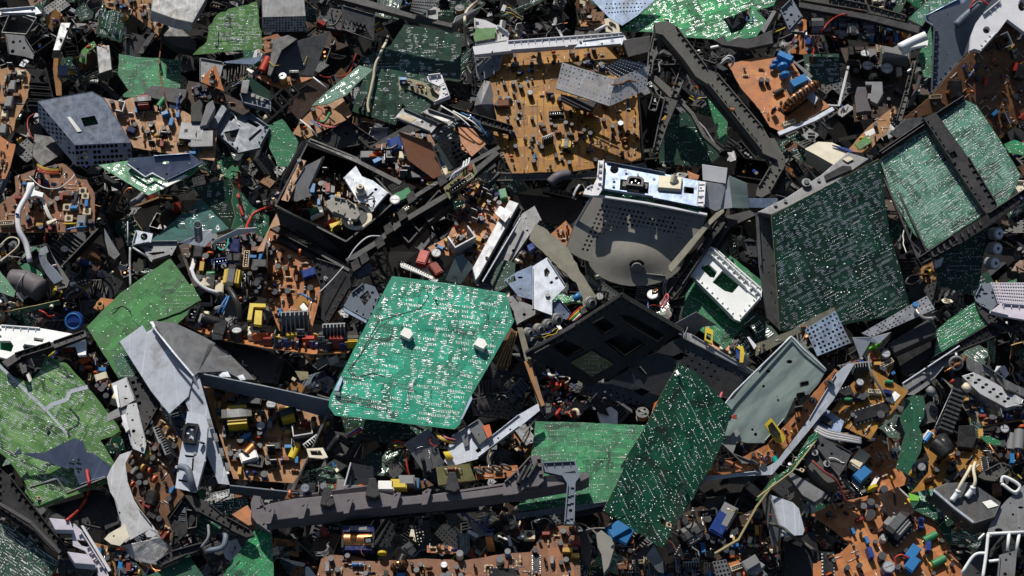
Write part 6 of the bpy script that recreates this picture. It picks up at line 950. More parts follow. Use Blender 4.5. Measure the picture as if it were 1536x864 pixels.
flat('arc_strip', z(0,3,[895,785,980,725,1170,672,1185,700,1090,740,930,812]), (62,0,.1), 3, 'dark_plastic', None, 'dark curved strip with punched holes above the green corner board', 'plastic strip', holes=[circ(*z(0,3,[960+i*18,758-i*5])[0],1.1,8) for i in range(12)])
flat('orange_board_tip', z(0,3,[1335,510,1425,455,1490,560,1430,572]), (60,0,0), 2, 'mask_orange', None, 'orange board tip between the black holder and the long beam', 'circuit board', side='edge_paper')
board('the green corner board', 'green solder side board with a torn tan edge at the bottom', [(325,880),(345,845),(365,820),(380,797),(400,783),(407,784),(411,880)], (62,0,.05), 'vivid_green', 'dots', dens=1.8, jag=.8, ax=(1,-1)); board('the low dark teal board', 'dark teal board at the bottom edge below the curved strip', z(0,3,[760,900,1020,790,1090,742,1125,800,1200,900]), (50,0,.05), 'deep_green', 'sparse')
pbox('dark_cup', 'dark perforated cup half hidden above the green corner board', 'plastic part', z(0,3,[1160,700,1270,650,1290,735,1200,770]), (66,0,.1), (0,8,18), 'dark_plastic', group=G_PL); cable('bent_black_tube', zh(0,3,[1190,720,70,1280,700,78,1300,640,80,1290,610,74]), 4, 'blue_grey', None, 'bent dark tube above the green corner board', 'tube'); cable('grey_wisp', zh(0,3,[1160,700,74,1200,640,82,1200,570,80]), 2, 'grey_plastic', None, 'frayed grey strip standing by the bent dark tube', 'strip')
board('the small brown board at the bottom left', 'small brown board with orange and black parts beside the lilac clips', z(0,3,[540,670,620,690,660,770,670,900,620,900,580,780]), (44,0,.1), 'tan', 'comp', tile=T, auto=10, comps=[('disc',700,720,0,1.4,'orange_red'),('lying',660,715,0,1,'black')])
board('the parts strip by the foil', 'narrow dark strip with red and black parts below the crumpled foil', z(0,3,[650,700,720,700,780,780,850,864,800,900,680,900]), (40,0,.1), 'dark_green', 'comp', auto=22, sizes=(.8,1.3), kinds='disc cap tr film cap')
flat('cream_scrap', z(0,3,[600,650,660,600,720,560,745,640,690,690,640,680]), (66,0,.1), 2, 'cream_plastic', None, 'torn cream paper like scrap beside the curved metal sheet', 'scrap piece', jag=1.5)
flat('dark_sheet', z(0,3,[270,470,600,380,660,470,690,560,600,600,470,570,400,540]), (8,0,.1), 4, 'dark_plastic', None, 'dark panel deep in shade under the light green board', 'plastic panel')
# ================================================================== ROW 3, tile 1 : long beam
T = (1, 3)
t_ = thing('long_beam', 'long grey brown plastic beam with clips and posts crossing the foreground', 'plastic beam', (620,740,60), ref='the long grey brown beam')
pbox('', '', '', [(376,768),(402,756),(440,748),(560,736),(600,745),(700,738),(780,726),(880,708),(884,716),(872,722),(780,738),(690,750),(560,762),(400,782),(384,782)], (96,0,.05), (0,14,34), 'warm_grey_plastic', t_, solid=True, pn='body')
flat('upper_web', [(440,746),(500,736),(560,728),(575,742),(640,744),(780,722),(862,706),(868,716),(780,732),(640,752),(560,760),(445,770)], (88,0,.6), 4, 'warm_grey_plastic', t_)
for x,y in ((95,480),(285,450),(545,420),(820,390),(995,370),(1500,340)):
    flat('clip', z(1,3,[x-22,y+10,x+10,y-10,x+30,y-6,x+5,y+80,x-25,y+85]), (104,0,.05), 5, 'warm_grey_plastic', t_, holes=[z(1,3,[x-8,y+14,x+4,y+2,x+12,y+2,x,y+18])])
for x,y in ((420,350),(680,300),(1140,265)): pbox('','','',z(1,3,[x-35,y+100,x-15,y,x+25,y-2,x+50,y+95,x+20,y+115]),(108,0,.1),(0,5,10),'dark_plastic',t_,solid=True,pn='post')
flat('end_cap', z(1,3,[-15,440,0,400,40,405,75,480,110,560,100,620,20,560,-10,520]), (96,0,.05), 10, 'warm_grey_plastic', t_); flat('foot_wall', z(1,3,[110,540,480,520,900,470,1200,450,1300,450,1300,490,900,520,500,560,120,590]), (50,0,.6), 6, 'black_plastic', t_)
cable('spike', zh(1,3,[975,190,120,985,230,110,990,300,100]), 3, 'black_plastic', t_)
flat('corner_arm', z(2,3,[205,212,398,202,422,290,398,320,392,565,330,565,348,330,320,285,215,262]), (104,0,.05), 8, 'blue_grey', t_); flat('junction', z(2,3,[-20,330,60,260,140,172,200,168,218,310,180,345,110,352,60,390,-20,400]), (112,0,.05), 9, 'warm_grey_plastic', t_, holes=[z(2,3,[90,265,150,215,155,235,100,285])]); flat('label', z(2,3,[325,238,398,232,372,265]), (105,0,.05), .6, 'c_ochre', t_, bev=0)
for i in range(3): beam('junction_rib', zh(2,3,[60+i*30,330-i*14,118,110+i*34,230-i*10,118]), 3, 6, 'dark_plastic', t_)
T = (1, 3)
for i,(x,y,s,m) in enumerate(((305,352,1.6,'blue'),(410,340,1.3,'blue'))): t2 = thing('capacitor', ['large blue capacitor behind the long beam near its clips','smaller blue capacitor behind the long beam'][i], 'capacitor', (*z(1,3,[x,y])[0],70)); put('body', proto('bigcap','sky_blue'), Mx.Translation(P(*z(1,3,[x,y+10])[0],84)) @ Mx.Rotation(.3,4,'X') @ Mx.Scale(s*.55,4), t2)
flat('grey_shield', z(1,3,[522,350,562,212,600,220,692,238,698,350,640,380,560,385]), (84,0,.4), 3, 'dark_steel', None, 'dull grey shield plate standing behind the long beam', 'metal plate', ref='the shield plate behind the beam'); beam('shield_edge', zh(1,3,[524,350,90,562,212,98]), 2, 4, 'pale_plastic', None, 'pale folded edge of the standing shield plate', 'metal strip')
board('the old copper transformer', 'old transformer block with copper edges behind the long beam', z(1,3,[1050,235,1245,215,1280,310,1065,340]), (92,0,.2), 'olive', 'comp', tile=T, auto=0, t=14, comps=[('res',1150,250,0,2)])
for i in range(4): b = B(); b.torus((0,0,0),7,1.7,'frame_plastic',ax='x',n=18); put('loop', b.mesh('loop'), Mx.Translation(P(*z(1,3,[1300+i*52,262-i*8])[0],98)) @ Mx.Rotation(1.2,4,'Z'), None, 'black half round loop in the row behind the long beam', 'loop', 'black loops behind the long beam')
board('the tan board behind the loops', 'tan board strip behind the row of black loops', z(1,3,[1270,235,1520,225,1536,290,1285,310]), (80,0,.1), 'orange', 'comp', auto=8)
for i,(x,y,m,lb) in enumerate(((768,362,'white','white block with red side behind the long beam'),(840,352,'yellow','yellow coil block behind the long beam'),(885,330,'grey','glassy grey tube behind the long beam'))): t2 = thing('block_part', lb, 'component', (*z(1,3,[x,y])[0],80)); put('body', proto('block', m), Mx.Translation(P(*z(1,3,[x,y])[0],84)) @ Mx.Scale(1.4,4), t2)
board('the board strip under the beam parts', 'brown strip of mixed parts behind the long beam', z(1,3,[180,420,200,380,420,330,560,350,760,350,1000,310,1040,340,900,380,560,420]), (68,0,.1), 'brown', 'comp', auto=40, sizes=(.9,1.4), kinds='cap res film tr disc block lying')
t_ = thing('wired_chassis', 'pale metal chassis piece with slots, red part and yellow wires below the teal board', 'metal chassis', (690,660,70), ref='the wired chassis below the teal board')
sheet('box', zh(1,3,[870,100,70,1010,15,82,1080,100,78,1040,135,76,1105,210,66,1020,255,56,985,270,54], ), [(0,1,2,3),(0,3,4,5,6)], 'steel', 1.6, t_); flat('side_plate', z(1,3,[1100,200,1145,50,1240,10,1290,70,1300,115,1536,-70,1640,-130,1650,-90,1540,0,1290,190,1200,215,1130,235]), (80,0,.05), 2, 'pale_steel', t_, holes=[z(1,3,[1278,140,1300,122,1315,140,1292,156]), circ(*z(1,3,[1410,70])[0],1.5), circ(*z(1,3,[1480,20])[0],1.5)]); flat('inner_wall', z(1,3,[1140,60,1300,-40,1370,50,1300,110,1240,10]), (88,0,.2), 2, 'steel', t_, holes=[z(1,3,[1200,60,1235,35,1240,110,1215,120])])
flat('red_part', z(1,3,[1320,0,1360,-10,1375,50,1350,70]), (92,0,0), 5, 'c_orange_red', t_)
for i,m in enumerate(('c_ochre','c_yellow','c_navy','c_pink')): cable('wire', zh(1,3,[1045+i*14,35+i*4,82,1080+i*12,75-i*2,90,1150+i*6,100-i*6,84]), 1.3, m, t_)
for i in range(3): cable('cable_end', zh(1,3,[1100+i*12,150,84,1120+i*14,190,84]), 1.8, 'c_yellow', t_)
t_ = thing('red_wire_tap', 'red and black wire pair with white tap in the gap below the teal board', 'wire', (600,680,50))
cable('red_strand', zh(1,3,[800,95,60,850,90,66,875,150,60,885,230,56,900,290,50]), 1.5, 'c_red', t_); cable('red_strand', zh(1,3,[810,80,58,860,100,64,880,140,60]), 1.3, 'c_red', t_); cable('black_strand', zh(1,3,[765,165,56,830,135,64,900,125,60]), 1.5, 'black_plastic', t_); cable('black_strand', zh(1,3,[820,180,50,860,240,54,900,290,46]), 2.2, 'black_plastic', t_)
t_ = thing('rainbow_wires', 'short bundle of yellow, red and blue wires by the power supply', 'wire bundle', (532,648,60))
for i,m in enumerate(('c_yellow','c_white','c_blue','c_pink','c_red')): cable('strand', zh(1,2,[528+i*8,848+i*4,60,570+i*9,822+i*4,66,605+i*6,800+i*6,62]), 1.1, m, t_)
for i,a in enumerate(([430,150,40,480,80,54,500,70,54,560,110,44],[540,200,30,600,90,46,620,60,44],[600,60,50,690,75,50],[480,160,26,560,190,30,640,210,26])): cable('black_rod', zh(1,3,a), (5,6,6,4)[i], 'dark_plastic', None, ['bent dark tube beside the open power supply','dark tube leaning beneath the teal board','short dark tube end pointing at the wired chassis','low dark tube over scrap behind the beam'][i], 'tube')
pbox('black_housing', 'dark boxy housing between the power supply and long beam', 'plastic box', z(1,3,[400,40,470,30,640,60,620,180,560,200,420,130]), (26,0,.1), (0,10,20), 'dark_plastic', group=G_PL); board('the dark dotted strip', 'dark dotted board hanging below the teal board corner', z(1,3,[640,170,740,140,740,260,700,290,650,250]), (22,0,.2), 'dark_green', 'dots', dens=1.6); board('the dark strip under the teal board', 'dark board strip in shade just below the teal board', z(1,2,[500,735,870,770,950,864,760,900,540,864]), (34,0,.3), 'dark_green', 'dots', dens=.9)
t_ = thing('white_clip', 'white wire clip frame in the corner of the power supply', 'clip', (470,675,60)); flat('body', z(1,3,[305,130,400,125,430,180,400,188,320,180]), (72,0,0), 4, 'cream_plastic', t_, holes=[z(1,3,[325,142,385,140,400,170,335,168])])
board('the big reddish board at the bottom', 'big reddish brown component board along the bottom edge', [(465,900),(482,838),(496,832),(530,834),(560,842),(640,838),(700,840),(760,830),(795,828),(824,783),(840,786),(855,783),(867,786),(872,900)], (58,0,-.05), 'red_brown', 'comp', tile=T, auto=90, ax=(1,0), sizes=(.8,1.3),
   comps=[('res',600,805,0,2,'sky_blue'),('bigcap',1100,820,0,.6,'black'),('lying',850,800,70,1.4,'black'),('cap',1190,760,0,1.4,'cream'),('cap',1420,790,0,1.5,'cream'),('cap',1465,745,0,1.2,'sky_blue'),('chip',1440,850,0,1.6),('disc',745,750,0,1.4,'yellow'),('chip',1630,800,90,1.2),('tor',840,830,20,1.2),('pot',1590,640,0,1.5)])
t_ = find('big reddish brown'); b = B(); b.box(-22,22,-12,-2,0,14,'c_navy',.96); b.box(-22,22,12,22,0,20,'c_navy',.96); b.cyl((-19,4,9),(19,4,9),10.5,'copper',n=18); b.box(-22,-19,-10,18,0,19,'c_black'); b.box(19,22,-10,18,0,19,'c_black'); b.box(-12,12,14,20,20,21,'c_grey'); put('large_transformer', b.mesh('large_transformer'), Mx.Translation(P(538,818,56)), t_)
board('the upper orange segment', 'orange board segment with small parts under the long beam', z(1,3,[1000,688,1130,690,1190,720,1180,740,1000,728]), (60,0,0), 'orange', 'comp', auto=8)
t_ = thing('copper_upright', 'upright copper faced block on the dark part of the reddish board', 'copper block', (735,815,40)); flat('face', z(1,3,[1335,640,1375,640,1395,725,1350,725]), (44,0,.6), 8, 'copper', t_); flat('cap', z(1,3,[1330,618,1380,615,1380,645,1335,645]), (46,0,.2), 5, 'blue_grey', t_)
cable('thin_loop', zh(1,3,[815,735,30,830,700,40,870,720,44,920,750,40,960,720,38,1000,710,30]), .9, 'grey_plastic', None, 'thin wavy wire in the dark hollow under the long beam', 'wire'); cable('red_wire', zh(1,3,[1330,730,34,1345,770,40,1370,820,36,1360,864,30]), 1.3, 'c_red', None, 'red wire curving over the reddish board at the bottom', 'wire')
cable('grey_rod', zh(1,3,[215,620,30,280,690,30,375,770,26]), 1.6, 'frame_plastic', None, 'thin grey rod slanting over the dark gap beside the reddish board', 'rod')
flat('pale_shard', z(1,3,[160,760,250,780,300,790,290,810,240,800]), (14,0,.1), 2, 'cream_plastic', None, 'pale shard low in the gap by the green corner board', 'scrap piece'); flat('pale_shard', z(1,3,[300,810,320,810,360,864,340,900,300,864]), (20,.4,.1), 2, 'pale_plastic', None, 'pale pointed shard beside the reddish board', 'scrap piece')
# ================================================================== ROW 3, tile 2
T = (2, 3)
pbox('grey_block', 'warm grey chunky block standing below the tilted dark board', 'plastic block', z(2,3,[515,625,545,598,600,640,625,690,590,810,560,850,545,740,525,700]), (44,0,.1), (0,5,12), 'putty_plastic', group=G_PL, ref='the chunky warm grey block'); pbox('grey_block', 'rounded dark grey block next to the chunky warm grey one', 'plastic block', z(2,3,[420,625,450,592,475,650,490,720,480,825,430,760]), (34,0,.1), (0,5,12), 'frame_plastic', group=G_PL)
board('the blue part cluster', 'dark board with blue and white plugs below the tilted board', z(2,3,[600,560,700,590,730,640,760,700,680,780,640,700]), (8,0,.1), 'dark_brown', 'comp', tile=T, auto=18, sizes=(.9,1.5), comps=[('block',640,610,30,1.8,'sky_blue'),('block',680,640,60,1.4,'sky_blue'),('block',690,575,20,.9,'red')])
t_ = thing('torn_metal', 'torn grey metal bits folded below the tilted board', 'metal sheet', (975,830,40)); sheet('sheet', zh(2,3,[800,750,40,848,685,52,900,780,48,905,850,34,870,840,36]), [tuple(range(5))], 'steel', 1.6, t_); sheet('flap', zh(2,3,[820,690,30,850,680,52,905,780,30,900,864,20]), [(0,1,2,3)], 'dark_steel', 1.4, t_)
board('the shadowed parts board', 'dark parts board deep in shade below the brushed tray', z(2,3,[980,520,1120,460,1300,540,1440,470,1500,640,1350,780,1180,780,1000,760]), (-50,0,.1), 'dark_brown', 'comp', tile=T, auto=40, sizes=(1,1.6), comps=[('block',1225,580,60,2,'blue'),('block',1260,540,60,2,'grey'),('trafo',1060,640,30,1.6,'grey'),('chip',1020,700,60,1.4)])
board('the bottom centre debris board', 'dark board strip with small pale parts at the bottom edge', z(2,3,[640,780,800,770,1000,800,1180,790,1200,900,640,900]), (0,0,.1), 'brown', 'comp', auto=40, sizes=(.8,1.3), kinds='cap res tr jump film conn sink')
beam('board_edge', zh(2,3,[1200,735,34,1335,655,50,1440,465,66,1540,330,80]), 3, 5, 'edge_fibre', None, 'thin cream board edge zigzagging below the brushed tray', 'circuit board', ref='the zigzag cream edge')
sheet('perforated_flap', zh(2,3,[1185,782,40,1262,768,40,1295,864,34,1210,880,34]), [('perf',(0,1,2,3),4,4,1.8)], 'steel', 1.3, None, 'small perforated flap at the bottom edge', 'metal sheet')
board('the bottom orange snippet', 'orange snippet with white plug at the bottom edge', z(2,3,[1275,790,1335,772,1400,870,1320,900]), (40,0,.1), 'orange', 'comp', tile=T, auto=3, comps=[('conn',1330,815,20,1.2),('block',1400,800,30,1.3,'grey')])
pbox('cream_plug', 'cream plug with a grey block beside the orange snippet', 'plug', z(2,3,[1360,790,1430,760,1490,800,1440,850,1370,840]), (48,0,.1), (0,4,10), 'grey_plastic', group=G_PL)
flat('curled_bracket', z(2,3,[1060,300,1110,275,1190,285,1110,350,1075,325]), (96,0,.1), 3, 'steel', None, 'curled grey bracket between tilted board and brushed tray', 'bracket')
board('the orange fragment under the tray', 'burnt orange fragment under the corner of the brushed tray', z(2,3,[1175,240,1220,190,1290,200,1360,240,1300,262,1190,262]), (84,0,.05), 'orange', 'comp', auto=6, jag=1)
t_ = thing('choke_core', 'black ferrite sleeve on red wires beside the brushed tray', 'ferrite core', (1085,622,100)); cable('sleeve', zh(2,2,[1215,745,104,1290,748,104]), 6, 'dark_plastic', t_, n=12)
for i in range(3): cable('wire', zh(2,2,[1195,730+i*14,104,1215,742+i*4,105]), .9, 'c_red', t_); cable('wire', zh(2,2,[1290,746+i*4,105,1325,740+i*10,102]), .9, 'c_red', t_)
# ================================================================== ROW 3, tile 3
T = (3, 3)
t_ = thing('bright_cover', 'bright folded metal cover reflecting the sun near the bottom', 'metal cover', (1170,780,60), ref='the bright folded cover')
sheet('top_face', zh(3,3,[72,395,72,205,440,74,240,475,73,273,600,68,262,628,67,145,636,68]), [tuple(range(6))], 'pale_steel', 1.6, t_); sheet('side_face', zh(3,3,[72,395,76,145,636,66,92,702,44,30,430,52]), [(0,1,2,3)], 'steel', 1.6, t_); beam('fold', zh(3,3,[74,396,78,147,636,68]), 2.5, 2.5, 'aluminium', t_)
pbox('black_case', 'smooth black case lying under the bright folded cover', 'plastic case', z(3,3,[150,640,330,600,362,760,330,864,200,864,160,760]), (24,0,.1), (0,10,20), 'black_plastic', group=G_PL)
board('the long thin green board', 'long thin green board seen on edge running down from the tray', z(3,3,[-10,430,80,310,200,230,300,60,345,28,355,60,240,220,130,300,0,430]), (88,0,.3), 'green', 'dense', dens=1, ax=(1,-1)); beam('board_edge', zh(3,3,[0,412,84,200,262,92,345,75,98]), 2, 3, 'edge_fibre', None, 'bright cut edge along the long thin green board', 'circuit board')
t_ = thing('finned_block', 'dark finned block with two round knobs and a red wire', 'heat sink', (1230,710,70), ref='the dark finned block')
pbox('','','',z(3,3,[272,180,330,118,470,280,462,320,400,330,300,250]),(84,0,.1),(0,14,26),'frame_plastic',t_,solid=True,pn='body')
for i,(x,y) in enumerate(((328,158),(398,222))): b = B(); b.cyl((0,0,0),(0,0,4),5,'dark_plastic','grey_plastic',16); b.cyl((0,0,4),(0,0,6),2,'c_black',n=10); put('knob', b.mesh('knob'), Mx.Translation(P(*z(3,3,[x,y])[0],88)), t_)
for i in range(5): beam('fin', [(1206+i*2,700+i*5,70-i*3),(1238+i*2,724+i*5,68-i*3)], 2, 4, 'dark_steel', t_)
cable('red_wire', zh(3,3,[315,200,94,380,260,94,440,300,90,480,360,80,510,440,70]), 1.8, 'c_dark_red', t_)
pbox('wedge_sink', 'light wedge shaped metal heat sink beside the finned block', 'heat sink', z(3,3,[170,275,195,262,390,382,375,410,330,440,260,400]), (74,0,.1), (0,6,14), 'steel', group=G_METAL); flat('dark_cover_plate', z(3,3,[350,48,445,100,545,155,500,245,470,290,420,230,345,130]), (92,0,.1), 3, 'dark_steel', None, 'smooth dark plate between the tray and the large orange board', 'metal plate')
board('the large orange board', 'large orange component board filling the lower right', z(3,3,[540,155,650,110,700,50,720,85,780,182,830,250,872,332,820,350,812,430,880,470,950,500,995,515,1060,620,1120,720,1185,820,1200,900,320,900,322,792,400,760,480,730,530,680,440,600,310,512,440,445,560,420,700,385,650,300,560,240]), (24,0,0), 'orange', 'comp', tile=T, auto=52, ax=(1,-.4), sizes=(.8,1.25),
   comps=[('usink',785,480,20,1.7),('trafo',790,600,25,1.8,'grey'),('trafo',760,590,25,.9,'cream'),('lying',990,650,5,1.3,'green'),('lying',1040,790,5,1.3,'green'),('block',885,745,30,1.3,'sky_blue'),('block',880,808,30,1.3,'sky_blue'),('bigcap',740,838,0,1.1,'blue'),('cap',640,525,0,1.8,'cream'),('cap',645,460,0,1.5,'blue'),('cap',605,485,0,1.4,'black'),('chip',405,820,65,1.8),('block',595,295,20,1.4,'sky_blue'),('cement',670,335,35,1),('disc',650,380,0,2,'yellow'),('bigcap',720,660,0,.7,'cream'),('film',640,745,80,1.4,'blue'),('cap',710,770,0,1.6,'navy'),('film',975,705,60,1.3,'blue'),('film',935,575,60,1.4,'blue'),('cap',720,385,0,1.6,'blue'),('block',580,215,30,1.6,'cream')])
flat('standing_card', z(3,3,[690,400,810,350,890,460,905,500,870,520,810,545,780,540]), (58,.1,.4), 2, 'mask_dark_brown', None, 'dark upright card throwing a shadow on the large orange board', 'card')
for i,a in enumerate(([800,800,60,795,760,64,830,742,66,870,760,64],[490,310,60,530,350,66,560,380,60],[500,330,56,560,400,60])): cable('loop_wire', zh(3,3,a), 1.4, ('c_red','grey_plastic','frame_plastic')[i], None, ['red wire loop beside blue blocks on the large orange board','grey prong lying over the upper part of the large orange board','dark prong below the grey prong on the orange board'][i], 'wire')
board('the amber board with a black cylinder', 'amber board with a large black capacitor casting a shadow', z(3,3,[935,52,1040,8,1075,60,1110,90,1130,122,1220,142,1250,120,1312,160,1290,262,1180,312,1000,362,880,385,920,345,985,265,990,190]), (52,0,0), 'amber', 'comp', tile=T, auto=12, ax=(5,-2),
   comps=[('block',1095,320,20,.8,'black'),('block',1133,300,20,.8,'black'),('block',1175,280,20,.8,'black'),('lying',980,75,30,1,'sky_blue'),('label',980,60,30,.9),('tr',1210,220,30,1.2),('chip',1310,225,70,1.0),('disc',1255,250,20,1.2,'beige'),('tor',985,320,0,.9)])
t_ = thing('black_cylinder', 'large ribbed black cylinder lying on the amber board', 'capacitor', (1412,670,70)); cable('body', zh(3,3,[1020,100,76,1060,130,78,1095,165,78]), 12, 'black_plastic', t_, n=20); cable('sleeve', zh(3,3,[1050,65,76,1100,150,78]), 11, 'c_black', t_, n=18)
t_ = thing('power_box', 'grey metal power box with a white sticker and white cables at the lower right', 'metal case', (1450,770,50), ref='the grey power box')
pbox('','','',z(3,3,[1015,365,1090,330,1230,325,1400,440,1365,520,1245,560,1130,470]),(84,0,-.02),(-4,18,30),'dark_steel',t_,open_=False,solid=False,perf={5:(10,4,1.6,.4)}); beam('bright_rim', zh(3,3,[1015,372,90,1130,470,88,1245,558,86]), 3.5, 4, 'pale_steel', t_); flat('sticker', z(3,3,[1295,438,1345,425,1390,458,1330,475]), (85.5,0,-.02), .6, 'c_white', t_, bev=0)
for i,(x,y) in enumerate(((1150,390),(1235,370))): cable('white_cable', zh(3,3,[x,y,90,x+20,y-50,98,x+60-i*50,y-120,96,x+80-i*60,y-160,88]), 2.4, 'c_cream', None, ['left white cable rising from the grey power box','second white cable rising beside the first on the power box'][i].replace('left ','longer '), 'cable'); cable('cable_boot', zh(3,3,[x-30,y+40,88,x,y,92,x+8,y-20,96]), 4, 'white_plastic', None, ['white boot of the longer cable on the power box','white boot of the second cable on the power box'][i], 'cable boot')
t_ = thing('tube_ring', 'white square loop of tube above the grey power box', 'tube', (1510,720,80)); cable('loop', zh(3,3,[1405,330,84,1422,292,88,1510,342,86,1482,382,82,1405,330,84]), 2.4, 'white_plastic', t_)
flat('grey_wedge', z(3,3,[1265,290,1300,262,1400,210,1465,232,1430,270,1370,318,1310,310]), (78,0,.1), 6, 'frame_plastic', None, 'olive grey wedge plate above the grey power box', 'plastic plate'); pbox('dark_red_roll', 'dark red brown roll beside the grey wedge plate', 'roll', z(3,3,[1350,330,1400,325,1410,380,1355,390]), (64,0,0), (0,6,12), 'c_brown', group=G_PL)
flat('smoked_disc', z(3,3,[1560,320,1500,370,1432,430,1380,490,1348,545,1325,615,1340,640,1560,610]), (76,0,.05), 3, 'steel', None, 'large smoky grey disc edge at the right border', 'disc', ref='the smoky grey disc'); t_ = thing('wire_rack', 'white wire rack frame in the lower right corner', 'wire rack', (1500,830,70), ref='the white wire rack')
for a in ([1325,622,80,1560,610,84],[1330,622,80,1318,740,76,1298,880,70],[1450,618,82,1440,720,78],[1510,614,82,1492,720,78],[1180,845,60,1250,745,68,1325,732,74],[1180,835,56,1190,860,56],[1335,780,74,1405,772,76]): cable('rod', zh(3,3,a), 2.3, 'white_plastic', t_, n=8)
flat('grey_bracket', z(3,3,[1395,742,1495,715,1480,900,1380,900]), (78,0,.1), 4, 'steel', None, 'grey bracket hooked on the white wire rack', 'bracket'); flat('dark_mirror', z(3,3,[1180,820,1250,740,1330,610,1350,640,1310,780,1290,900,1190,900]), (40,0,.2), 3, 'dark_steel', None, 'dark sheet behind the white wire rack', 'metal sheet')
board('the small green board with pots', 'small green board edge between the large orange board and power box', z(3,3,[860,430,1030,438,1042,560,1000,530,960,512,890,478]), (34,0,.05), 'deep_green', 'dots', dens=1.2); board('the lower green strip', 'narrow green board strip with pale pins right of the large orange board', z(3,3,[1035,570,1118,580,1115,700,1080,640]), (30,0,.05), 'deep_green', 'dots', dens=1.4)
for i,(x,y) in enumerate(((1125,655),(1160,690),(1150,728))): cable('pale_pin', zh(3,3,[x,y,34,x+32,y-2,36]), 2, 'c_cream', None, ['upper','middle','lower'][i]+' of the pale pins beside the narrow green strip', 'pin', 'pale pins')
flat('lime_tag', z(3,3,[872,385,935,405,930,430,880,428]), (64,0,0), 4, 'c_lime', None, 'bright lime tag at the corner of the large orange board', 'tag'); flat('yellow_tag', z(3,3,[840,430,875,412,880,440,850,450]), (62,0,0), 4, 'c_yellow', None, 'small yellow tag beside the bright lime one', 'tag')
board('the top right parts board', 'dark parts board with grey capsules at the right border', z(3,3,[1180,40,1290,30,1560,10,1560,200,1440,240,1320,160,1260,100]), (34,0,.1), 'dark_brown', 'comp', tile=T, auto=26, sizes=(.9,1.5), comps=[('lying',1500,90,80,1.8,'grey'),('lying',1455,100,80,1.5,'grey'),('bigcap',1410,40,0,.8,'black'),('disc',1515,20,0,1.4,'orange_red')]); board('the green sliver', 'pointed green board sliver near the grey wedge plate', z(3,3,[1280,60,1330,55,1410,90,1400,112,1330,105]), (70,0,.1), 'green', 'dots', dens=1.5)
cable('copper_wire', zh(3,3,[1330,100,76,1365,150,80,1400,190,74]), 1.2, 'copper', None, 'copper wire from the pointed green sliver', 'wire')
# ================================================================== smaller scrap that fills the gaps of the heap, each piece its own thing
FR = random.Random(77)
def jit(n, r, rng, k=.35): return [(r * rng.uniform(1 - k, 1 + k) * math.cos(2 * math.pi * i / n + rng.uniform(-.2, .2)), r * rng.uniform(1 - k, 1 + k) * math.sin(2 * math.pi * i / n + rng.uniform(-.2, .2))) for i in range(n)]
def rect(a, b_): return [(-a, -b_), (a, -b_), (a, b_), (-a, b_)]
def m_frag(rng, mk):
    b = B(); q = jagged(ccw(rect(rng.uniform(14, 30), rng.uniform(9, 20)) if rng.random() < .6 else jit(rng.randint(4, 6), rng.uniform(15, 26), rng)), 1.2, rng, 5)
    side = mk in ('tan', 'brown', 'red_brown', 'orange', 'amber', 'dark_brown'); b.prism(q, -1.6, 0, 'mask_' + mk, 'edge_paper' if side else 'edge_fibre'); pattern(b, q, mk, 'comp' if side else rng.choice(('dots', 'dense', 'fine')), rng, 1.6)
    for _ in range(rng.randint(7, 14) if side else 0):
        x, y = rng.uniform(-22, 22), rng.uniform(-15, 15)
        if not inside((x, y), q): continue
        k = rng.random(); c = rng.choice(('c_black', 'c_black', 'c_navy', 'c_blue', 'c_grey', 'c_brown', 'c_cream', 'c_dark_red', 'c_ochre'))
        if k < .4: r = rng.uniform(1.6, 4); h = rng.uniform(4, 11); b.cyl((x, y, 0), (x, y, h), r, c, 'steel', 9)
        elif k < .7: w_ = rng.uniform(2, 6); d = rng.uniform(1.5, 4); b.box(x - w_, x + w_, y - d, y + d, 0, rng.uniform(2, 8), c, .95)
        elif k < .9: b.cyl((x - 3, y, 2), (x + 3, y, 2), 1.2, c, n=6); b.tube([(x - 5, y, 0), (x - 5, y, 2), (x + 5, y, 2), (x + 5, y, 0)], .35, 'solder', 4)
        else: b.box(x - 5, x + 5, y, y + .8, 0, 14, 'steel')
    return b
def m_bracket(rng, m):
    b = B(); a, c, h = rng.uniform(10, 28), rng.uniform(5, 14), rng.uniform(4, 14)
    b.prism(rect(a, c), 0, 1, m, holes=[circ(x, rng.uniform(-c * .4, c * .4), rng.uniform(1, 2.4), 8) for x in (-a * .6, 0, a * .55) if rng.random() < .8]); b.box(-a, a, c - 1, c, 1, h, m); 
    if rng.random() < .5: b.box(-a, -a + 1, -c, c - 1, 1, h * .7, m)
    if rng.random() < .5: b.box(a * .3, a, -c - 6, -c, 0, 1, m); b.box(a - 1, a, -c - 6, -c, 1, h, m)
    return b
def m_shell(rng, m):
    b = B(); a, c, h, t = rng.uniform(9, 20), rng.uniform(6, 13), rng.uniform(8, 16), 1.2
    b.box(-a, a, -c, c, 0, t, m); b.box(-a, a, c - t, c, t, h, m); b.box(-a, a, -c, -c + t, t, h, m); b.box(-a, -a + t, -c + t, c - t, t, h, m); b.box(a - t, a, -c + t, c - t, t, h * rng.uniform(.4, 1), m)
    for i in range(rng.randint(0, 3)): x = rng.uniform(-a * .6, a * .6); b.box(x, x + 1, -c + t, c - t, t, h * .7, m)
    for i in range(3): x, y = rng.uniform(-a * .6, a * .6), rng.uniform(-c * .5, c * .5); b.cyl((x, y, t), (x, y, h * .8), 1.8, rng.choice(('copper', 'c_blue', 'steel', m)), n=8)
    return b
